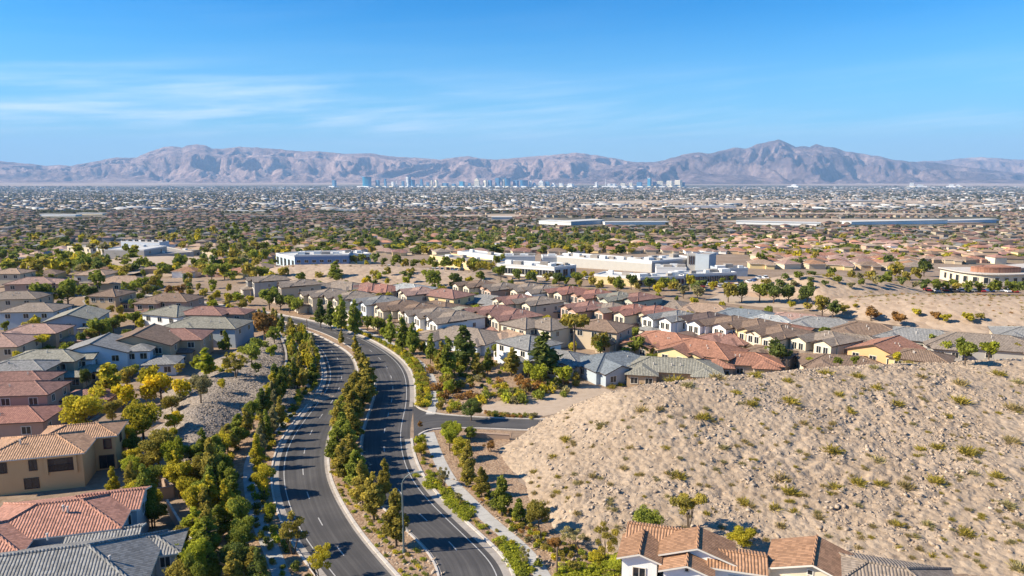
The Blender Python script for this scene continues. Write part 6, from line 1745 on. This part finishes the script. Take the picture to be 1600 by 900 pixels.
# ------------------------------------------------------------------ shrubs
def shrub_arrays(kind, v):
    r = np.random.default_rng(v + 900)
    if kind == 'bush':
        q = random.Random(v + 40)
        lb = [(q.uniform(-.32, .32), q.uniform(-.32, .32), .28 + q.uniform(-.05, .2), q.uniform(.22, .36), q.uniform(.2, .34)) for _ in range(6)]
        return leaf_cloud(lb, 240, .075, v + 900, inner=.15)
    n = 210     # tuft of stiff stems
    a = r.uniform(0, 6.283, n); e = np.arccos(r.uniform(.05, .95, n)); L_ = r.uniform(.45, 1.0, n) * .62
    d = np.stack([np.sin(e) * np.cos(a), np.sin(e) * np.sin(a), np.cos(e)], 1)
    base = np.stack([.14 * r.normal(size=n), .14 * r.normal(size=n), np.full(n, -.03)], 1)
    side = np.cross(d, r.normal(size=(n, 3))); side /= np.linalg.norm(side, axis=1)[:, None]
    tip = base + d * L_[:, None]; w = .022
    mid_ = base + d * (L_ * .55)[:, None]
    V = np.stack([base, mid_ - side * w, tip, mid_ + side * w * 1.2], 1).reshape(-1, 3)
    return V, np.arange(n * 4).reshape(-1, 4), r.random(n)
_sh = {}
SHR = []
def S(x, y, s, kind, cl, place, hh=None): SHR.append((x, y, ground_h(x, y), s, hh or s, kind, cl, place))
rs = random.Random(8)
# on the rocky hill
PHi = 'on the rocky hillside'
hill_sh = [(1100, 652, 22), (940, 665, 18), (885, 688, 20), (1060, 745, 24), (1300, 705, 24), (975, 732, 14), (1220, 748, 26), (1340, 755, 22), (1235, 770, 24), (1305, 762, 20), (1375, 757, 16), (1415, 762, 22), (1465, 753, 22), (1465, 700, 18), (1510, 708, 26), (1402, 632, 18), (1235, 628, 22), (1175, 632, 20), (1500, 628, 22), (1585, 640, 22), (1330, 645, 14), (1290, 585, 20), (1580, 690, 20), (1575, 790, 18), (1508, 835, 22), (1210, 795, 22), (1240, 800, 16), (1280, 810, 18),
           (1370, 720, 18), (1255, 660, 14), (1220, 822, 16), (1160, 785, 22), (1440, 703, 14), (1030, 640, 14), (1003, 640, 20), (1075, 603, 20), (1055, 598, 30), (1120, 596, 22), (1180, 590, 18), (1230, 596, 16), (1340, 588, 16), (1440, 590, 14), (1500, 600, 18), (1560, 585, 16), (1310, 617, 16), (1370, 607, 16), (1150, 614, 14), (1420, 570, 14), (1365, 576, 14), (1520, 740, 14), (1560, 745, 18), (865, 715, 16), (835, 738, 14), (925, 745, 14), (900, 755, 12), (1590, 598, 14), (1480, 650, 14), (1455, 868, 14), (1595, 890, 22), (1400, 820, 16), (1450, 820, 16), (1340, 790, 12), (985, 700, 14), (1040, 700, 12), (1130, 700, 16), (870, 770, 14)]
def hill_pt(px, py):
    z = 4.0
    for _ in range(12):
        x, y = U(px, py, z); z = .5 * z + .5 * max(0, hill_h(x, y))
    return x, y
for px, py, w in hill_sh:
    x, y = hill_pt(px, py); d = math.hypot(x, y)
    S(x, y, w * d / FPX * 1.15, 'tuft', rs.choice(['straw', 'olive', 'grey', 'olive']), PHi, w * d / FPX * 1.0)
for _ in range(480):
    px, py = rs.uniform(830, 1640), rs.uniform(575, 895)
    x, y = hill_pt(px, py)
    if hill_h(x, y) < .2: continue
    S(x, y, rs.uniform(.45, 1.25), 'tuft', rs.choice(['grey', 'olive', 'straw', 'straw']), PHi)
for _ in range(60):
    x, y = U(rs.uniform(900, 1200), rs.uniform(578, 606)); S(x, y, rs.uniform(.8, 2.2), 'tuft', rs.choice(['grey', 'olive', 'yellowgreen']), PHi)
# median ground planting in rows
PMe = 'in the planted median'
a_, b_ = resample_n(sub(L1, 960, 560), 190), None
r0 = sub(R0, 960, 560)
L1s = resample(sub(L1, 960, 690), 1.35)
for i, p in enumerate(L1s):
    q = r0[np.argmin(np.linalg.norm(r0 - p, axis=1))]
    w = np.linalg.norm(q - p); nrow = int((w - .8) / 1.15)
    for k in range(nrow):
        f = (0.9 + k * 1.15) / w
        if rs.random() < .2: continue
        c = p * (1 - f) + q * f
        S(c[0] + rs.uniform(-.18, .18), c[1] + rs.uniform(-.3, .3), rs.uniform(.65, 1.05), 'bush', rs.choice(['olive', 'green', 'lime', 'yellowgreen']), PMe, rs.uniform(.5, .75))
# near verges
PVe = 'on the verge east of the boulevard'
for P, lo, hi, step in ((R1a, .9, 1.6, 1.7), (R1a, 1.8, 3.0, 1.9), (R1a, 6.4, 7.4, 1.9)):
    for p, n in zip(resample(P, step), normals(resample(P, step))):
        if rs.random() < .22: continue
        c = p + n * rs.uniform(lo, hi)
        S(c[0], c[1], rs.uniform(.6, 1.1), 'bush', rs.choice(['olive', 'green', 'yellowgreen', 'lime']), PVe)
for p, n in zip(resample(R1b, 1.0), normals(resample(R1b, 1.0))):
    if PX(p[0], p[1], 0)[1] < 500: continue
    for o_ in ((.9, 2.4) if PX(p[0], p[1], 0)[1] > 545 else (1.0,)):
        c = p + n * (o_ + rs.uniform(0, .6)); S(c[0], c[1], rs.uniform(1.2, 2.0), 'bush', rs.choice(['lime', 'yellowgreen', 'green', 'olive']), PVe, rs.uniform(1.1, 1.8))
# lawn-like green groundcover patches
for poly, n in (([(690, 765), (702, 768), (738, 805), (728, 815), (700, 790)], 60), ([(780, 845), (800, 850), (828, 895), (815, 905), (795, 880)], 46), ([(880, 880), (960, 870), (1010, 905), (870, 905)], 40), ([(650, 745), (668, 735), (690, 760), (672, 768)], 14)):
    scatter(poly, .5, n, lambda x, y, px, py: S(x, y, rs.uniform(1.0, 1.6), 'bush', rs.choice(['lime', 'lime', 'green']), PVe, rs.uniform(.6, .9)), rr=rs)
for poly, n, lo, hi in (([(690, 648), (676, 600), (650, 560), (700, 545), (760, 560), (850, 575), (920, 590), (850, 612), (760, 630)], 110, .9, 2.6), ([(738, 745), (800, 800), (900, 860), (960, 880), (900, 900), (860, 870), (800, 830), (740, 770)], 80, .5, 1.1),
                        ([(770, 618), (850, 600), (905, 600), (880, 620), (800, 632)], 24, 1.4, 3.0), ([(758, 651), (830, 655), (838, 650), (760, 646)], 24, .8, 1.3)):
    scatter(poly, .8, n, lambda x, y, px, py: S(x, y, rs.uniform(lo, hi), 'bush', rs.choice(['olive', 'green', 'yellowgreen', 'grey', 'lime', 'brown', 'olive', 'green']), 'in the landscaped ground east of the boulevard', None), rr=rs)
# west verge
for P, lo, hi, step in ((sub(L0, 960, 505), -1.0, -1.8, 1.5), (sub(L0, 960, 505), -2.2, -3.6, 1.7), (sub(L0, 960, 600), -6.4, -8.6, 1.6)):
    for p, n in zip(resample(P, step), normals(resample(P, step))):
        c = p + n * rs.uniform(hi, lo)
        if rs.random() < .15: continue
        S(c[0], c[1], rs.uniform(.8, 1.5), 'bush', rs.choice(['olive', 'green', 'lime', 'yellowgreen', 'dark']), 'on the verge west of the boulevard')
scatter([(262, 640), (330, 590), (400, 545), (420, 555), (400, 590), (330, 610), (285, 650)], 2, 26, lambda x, y, px, py: S(x, y, rs.uniform(1.0, 2.4), 'bush', rs.choice(['olive', 'yellowgreen', 'green', 'grey']), 'on the verge west of the boulevard'), rr=rs)
# sandy hills and open ground
for poly, n in (([(1180, 450), (1250, 432), (1350, 436), (1430, 450), (1300, 460)], 150), ([(1290, 490), (1340, 470), (1600, 465), (1600, 515), (1450, 500)], 260), ([(420, 430), (450, 414), (640, 418), (780, 435), (700, 440)], 70)):
    scatter(poly, 2, n, lambda x, y, px, py: S(x, y, rs.uniform(.6, 1.7), 'tuft', rs.choice(['olive', 'brown', 'grey', 'straw']), 'on the sandy hills'), rr=rs)
def sap(s):
    px, py = PX(s[0], s[1], s[2])
    if not (0 < px < 1600 and py < 900): return 0
    return s[3] * s[4] / (s[0] ** 2 + s[1] ** 2)
SHR.sort(key=lambda s: -sap(s))
print('shrubs', len(SHR))
def sh_mesh(kind, v, cl):
    if (kind, v, cl) not in _sh:
        V, F, t = shrub_arrays(kind, v); _sh[(kind, v, cl)] = mesh_np('shrub', V, F, [leaf_mat(cl)], tint=t)
    return _sh[(kind, v, cl)]
for s in SHR[:290]:
    o = link('shrub', sh_mesh(s[5], rs.randrange(4), s[6]), None, (s[0], s[1], s[2] - .02), rs.uniform(0, 6.28)); o.scale = (s[3], s[3], s[4] * (1.15 if s[5] == 'bush' else 1))
    reg(o, f'{CN[s[6]]} {"twiggy desert shrub" if s[5] == "tuft" else "leafy low shrub"}', 'shrub', 'shrubs ' + s[7], s[7])
byc = {}
for s in SHR[290:]: byc.setdefault(s[6], []).append(s)
for cl, ss in byc.items():
    Vs, Fs, Ts = [], [], []; nv = 0
    for s in ss:
        V, F, ti = shrub_arrays_c[(s[5], rs.randrange(4))] if False else shrub_arrays(s[5], rs.randrange(4))
        far = s[0] ** 2 + s[1] ** 2 > 200 ** 2
        if far: V = V.reshape(-1, 4, 3)[::2].reshape(-1, 3); F = np.arange(len(V)).reshape(-1, 4); ti = ti[::2]
        Vs.append(np.stack([V[:, 0] * s[3] + s[0], V[:, 1] * s[3] + s[1], V[:, 2] * s[4] + s[2]], 1)); Fs.append(F + nv); Ts.append(ti); nv += len(V)
    o = link('groundcover', mesh_np('groundcover', np.vstack(Vs), np.vstack(Fs), [leaf_mat(cl)], tint=np.concatenate(Ts))); o['kind'] = 'stuff'; o['label'] = f'{CN[cl]} low groundcover planting'

# ------------------------------------------------------------------ loose stones
def stones(name, pts, mat, label):
    n = len(pts); r = np.random.default_rng(77)
    base = np.array([(-1, -1, -1), (1, -1, -1), (1, 1, -1), (-1, 1, -1), (-1, -1, 1), (1, -1, 1), (1, 1, 1), (-1, 1, 1)], float) * .5
    Fb = np.array([(0, 3, 2, 1), (4, 5, 6, 7), (0, 1, 5, 4), (1, 2, 6, 5), (2, 3, 7, 6), (3, 0, 4, 7)])
    P = np.array([p[:3] for p in pts]); S_ = np.array([p[3] for p in pts])
    B = base[None] + r.normal(size=(n, 8, 3)) * .13
    B[:, 4:, :2] *= .82
    B *= (S_[:, None] * np.stack([r.uniform(.9, 2.1, n), r.uniform(.6, 1.1, n), r.uniform(.3, .6, n)], 1))[:, None, :]
    a = r.normal(.65, .45, n); ca, sa = np.cos(a)[:, None], np.sin(a)[:, None]
    X = B[:, :, 0] * ca - B[:, :, 1] * sa; Y = B[:, :, 0] * sa + B[:, :, 1] * ca
    tl = r.uniform(-.5, .5, n)[:, None]
    Z = B[:, :, 2] + X * tl
    V = np.stack([X, Y, Z], 2) + P[:, None, :]
    F = (Fb[None] + (np.arange(n) * 8)[:, None, None]).reshape(-1, 4)
    o = link(name, mesh_np(name, V.reshape(-1, 3), F, [mat])); o['kind'] = 'stuff'; o['label'] = label
pts = []
while len(pts) < 26000:
    x, y = rs.uniform(-6, 150), rs.uniform(80, 165)
    z = hill_h(x, y)
    if z < .15: continue
    cl = mnoise.noise((x * .12, y * .12, 8.0)) + .45 * mnoise.noise((x * .5, y * .5, 2.0))
    if rs.random() > .42 + cl * 1.2: continue
    s = min(.62, .11 / (rs.random() + .09) ** .72)
    pts.append((x, y, z + s * .05, s))
stones('loose_stones', pts, M['rock_stone'], 'pale angular stones littering the rocky hillside')
pts = []
while len(pts) < 4200:
    x, y = rs.uniform(-90, -35), rs.uniform(100, 190); z = berm_h(x, y)
    if z < .4 or (z < 1.0 and x < -62): continue
    pts.append((x, y, z + .02, rs.uniform(.08, .24)))
stones('slope_gravel', pts, M['gravel'], 'grey cobbles covering the slope above the retaining wall')
pts = []
for _ in range(2600):
    px, py = rs.uniform(560, 1000), rs.uniform(545, 899); x, y = U(px, py)
    if any(in_poly(px, py, q) for q in ([(690, 648), (676, 600), (650, 560), (700, 545), (850, 575), (920, 590), (850, 612), (760, 630)], [(700, 745), (760, 770), (860, 840), (950, 872), (1000, 900), (860, 890), (800, 830)], [(515, 700), (560, 690), (620, 800), (700, 900), (630, 900), (540, 800)])):
        pts.append((x, y, .1, rs.uniform(.12, .4)))
stones('bed_stones', pts, M['rock_stone'], 'small tan stones strewn in the planted beds')

# ------------------------------------------------------------------ street furniture
x, y = U(631, 864, .1)
lamp = empty('street_lamp', (x, y, .1))
def ztop(py): 
    rx, ry, rz = ray(631, py); return CAM_H + rz * y / ry
hl = ztop(746)
mb = MB(); mb.tube((0, 0, 0), (0, 0, hl - .9), .13, .09, 10); mb.tube((0, 0, 0), (0, 0, .5), .2, .2, 10)
link('pole', mb.mesh('pole', [M['steel']]), lamp)
mb = MB(); prev = (0, 0, hl - .9)
for k in range(1, 9):
    t = k / 8; q = (1.95 * (1 - math.cos(t * math.pi / 2)) ** .8, 0, hl - .9 + 1.5 * math.sin(t * math.pi / 2))
    mb.tube(prev, q, .06, .055, 8); prev = q
arm = link('arm', mb.mesh('arm', [M['steel']]), lamp)
mb = MB(); mb.tube((prev[0] - .1, 0, prev[2]), (prev[0] + .35, 0, prev[2] + .02), .09, .16, 8); mb.tube((prev[0] + .35, 0, prev[2] + .02), (prev[0] + .8, 0, prev[2] + .03), .16, .05, 8)
link('lamp_head', mb.mesh('lamp_head', [M['steel']]), lamp)
name_it(lamp, 'tall dark street lamp with a curved arm standing in the planted median', 'street lamp')
for px, py, ptop, lab in ((870, 898, 858, 'short brown lamp post beside the rusty tree next to the pale footpath'), (480, 516, 500, 'small dark post at the thin north end of the median'), (612, 478, 452, 'slim grey pole among the front row of houses')):
    x, y = U(px, py); rx, ry, rz = ray(px, ptop); h = CAM_H + rz * y / ry
    o = empty('post', (x, y, 0)); mb = MB(); mb.tube((0, 0, -.2), (0, 0, h), .13, .11, 8); link('shaft', mb.mesh('shaft', [M['post']]), o)
    mb = MB(); mb.tube((0, 0, h), (0, 0, h + .25), .2, .1, 8); link('cap', mb.mesh('cap', [M['post']]), o)
    name_it(o, lab, 'post')
x, y = U(521, 667, .1)
o = empty('road_sign', (x, y, .1)); mb = MB(); mb.tube((0, 0, 0), (0, 0, 1.0), .04, .04, 6); link('post', mb.mesh('post', [M['steel']]), o)
mb = MB(); mb.tube((0, -.05, 1.3), (0, -.01, 1.3), .42, .42, 18); link('plate', mb.mesh('plate', [M['white']]), o)
name_it(o, 'small round white plate on a short post at the median kerb', 'sign')

# ------------------------------------------------------------------ cars
CARC = {'white': (.75, .75, .74), 'silver': (.42, .43, .45), 'black': (.02, .02, .022), 'red': (.32, .03, .03), 'blue': (.04, .08, .2), 'grey': (.14, .145, .15)}
_car = {}
def car_parts():
    b = MB()
    prof = [(-2.2, .35), (-2.25, .75), (-1.9, .92), (-1.2, .98), (1.15, 1.0), (2.0, .85), (2.25, .62), (2.2, .32)]
    for s in (-1, 1): b.poly([(p[0], s * .88, p[1]) for p in (prof if s < 0 else prof[::-1])])
    for i in range(len(prof)):
        p, q = prof[i], prof[(i + 1) % len(prof)]; b.poly([(p[0], -.88, p[1]), (p[0], .88, p[1]), (q[0], .88, q[1]), (q[0], -.88, q[1])])
    c = MB(); cp = [(-1.85, .9), (-1.35, 1.42), (.25, 1.45), (1.15, .98)]
    for s in (-1, 1): c.poly([(p[0], s * (.8 if p[1] < 1.1 else .66), p[1]) for p in (cp if s < 0 else cp[::-1])])
    for i in range(3):
        p, q = cp[i], cp[i + 1]; wp = .8 if p[1] < 1.1 else .66; wq = .8 if q[1] < 1.1 else .66
        c.poly([(p[0], -wp, p[1]), (p[0], wp, p[1]), (q[0], wq, q[1]), (q[0], -wq, q[1])])
    r = MB(); r.box(-1.3, .22, -.64, .64, 1.44, 1.49)
    w = []
    for x_ in (-1.4, 1.4):
        for s in (-1, 1):
            m_ = MB(); m_.tube((x_, s * .7, .33), (x_, s * .9, .33), .33, .33, 12); w.append(m_)
    return b, c, r, w
cb, cc_, cr_, cw_ = car_parts()
tyre = plain('tyre_rubber', (.02, .02, .02), .9)
cab_m = cc_.mesh('windows', [M['glass']]); wh_m = [w.mesh('wheel', [tyre]) for w in cw_]
for k, c in CARC.items():
    pm = plain('car_paint_' + k, c, .3, var=.03, spec=.5); _car[k] = (cb.mesh('body', [pm]), cr_.mesh('car_roof', [pm]))
def car(px, py, cn, ang, place):
    x, y = U(px, py); z = mounds_h(x, y) if y > 150 else max(0, hill_h(x, y))
    o = empty('parked_car', (x, y, z + .02), R(ang)); link('body', _car[cn][0], o); link('car_roof', _car[cn][1], o); link('windows', cab_m, o)
    for w in wh_m: link('wheel', w, o)
    reg(o, f'{cn} parked car', 'car', 'parked cars', place)
for px, py, c, a in ((1492, 558, 'white', 10), (1508, 559, 'silver', 8), (1106, 575, 'black', 12), (1122, 573, 'white', 5), (76, 668, 'grey', 70), (88, 654, 'white', 75)): car(px, py, c, a, 'beside the houses')
cols = list(CARC)
for i in range(16): car(608 + i * 7.6 + rs.uniform(-1, 1), 418 + i * .9, rs.choice(['white', 'silver', 'black', 'white', 'blue']), 90 + rs.uniform(-5, 5), 'in the lot by the buff building')
for i in range(14): car(1078 + i * 9 + rs.uniform(-2, 2), 446 + (i % 3) * 1.5, rs.choice(cols), 90 + rs.uniform(-8, 8), 'in the lot of the shopping centre')
for i in range(12): car(905 + i * 11 + rs.uniform(-2, 2), 437 - i * .3, rs.choice(cols), 90 + rs.uniform(-8, 8), 'in front of the long store')
for i in range(12): car(1450 + i * 12 + rs.uniform(-2, 2), 456 + rs.uniform(-.8, .8), rs.choice(cols), 90 + rs.uniform(-6, 6), 'in the lot below the arcade building')
for i in range(7): car(160 + i * 5.5, 408 + rs.uniform(-.5, .5), rs.choice(cols), 90, 'in the lot by the grey offices')
for i in range(8): car(262 + i * 8.5, 409 + rs.uniform(-.6, .6), rs.choice(['white', 'silver', 'grey']), 80, 'in the lot by the grey offices')

# ------------------------------------------------------------------ haze
def haze():
    m, N, L = new_mat('haze_air')
    pv = N.new('ShaderNodeVolumePrincipled')
    pv.inputs['Color'].default_value = (0.38, 0.64, 1.0, 1)
    pv.inputs['Density'].default_value = HAZE
    pv.inputs['Anisotropy'].default_value = 0.0
    o = N.new('ShaderNodeOutputMaterial'); L.new(pv.outputs[0], o.inputs['Volume'])
    mb = MB(); mb.box(-34000, 34000, -34000, 34000, zlo, zhi)
    ob = link('haze', mb.mesh('haze', [m])); ob['kind'] = 'stuff'; ob['label'] = 'thin bluish air over the valley'
HAZE = 3.4e-5
gmin = -166
zlo, zhi = gmin - 3, 1700
haze()

# ------------------------------------------------------------------ labels: each thing by its look and its rank in its place
SHORT = {'in the front row beside the boulevard': 'front boulevard row', 'in the second row behind the boulevard': 'row below the blue building', 'in the third row behind the boulevard': 'row behind the front one',
         'in the fourth row behind the boulevard': 'row facing the offices', 'in the row just below the shopping centre': 'row below the shopping centre', 'in the long row of paired gables': 'long row of paired gables',
         'in the row behind the rocky hill': 'row behind the rocky hill', 'in the last row below the sandy hills': 'row below the sandy hills', 'in the neighbourhood west of the boulevard': 'west of the boulevard',
         'in the suburbs beyond the shopping centre': 'in the far suburbs', 'out in the valley': 'out in the valley', 'on the skyline below the mountains': 'on the skyline', 'in the gardens west of the boulevard': 'in the western gardens',
         'among the eastern houses': 'among the eastern houses', 'between the boulevard and the rocky hill': 'below the rocky hill', 'of the planted median': 'of the median', 'of the kerb line west of the road': 'of the west kerb line',
         'in the thicket beside the western footpath': 'in the footpath thicket', 'of the row along the eastern footpath': 'of the eastern footpath row', 'in the tree belts of the suburbs': 'in the suburban tree belts', 'in the planted median': 'in the median',
         'on the verge east of the boulevard': 'on the east verge', 'on the verge west of the boulevard': 'on the west verge', 'in the landscaped ground east of the boulevard': 'in the eastern beds'}
for (place, how), rows in REG.items():
    it = []
    for o, desc in rows:
        l = o.location; px, py = PX(l.x, l.y, l.z)
        it.append((o, desc.replace(' tile roof', ' roof'), px, py))
    it.sort(key=lambda q: -q[3])
    chunks = [it[i:i + 15] for i in range(0, len(it), 15)]
    pl = SHORT.get(place, place)
    if how == 'near':
        part = [''] if len(chunks) == 1 else ['near ', 'middle ', 'far ', 'farther ', 'farthest '][:len(chunks)]
        for ch, pt in zip(chunks, part):
            for i, (o, desc, px, py) in enumerate(ch): o['label'] = f'{desc}, {ORD[i + 1]} one along the {pt}part {pl}'
    else:
        for ci, ch in enumerate(chunks):
            ch.sort(key=lambda q: q[2])
            for i, (o, desc, px, py) in enumerate(ch):
                tier = '' if len(chunks) == 1 else f'{ORD[ci + 1]} tier '
                if 'pale blue' in desc or 'blue-grey' in desc: desc = desc.replace(' gable roof', ' roof').replace(' hip roof', ' roof').replace('low gabled', 'low')
                o['label'] = f'{desc}, {ORD[i + 1]} from left, {tier}{pl}'
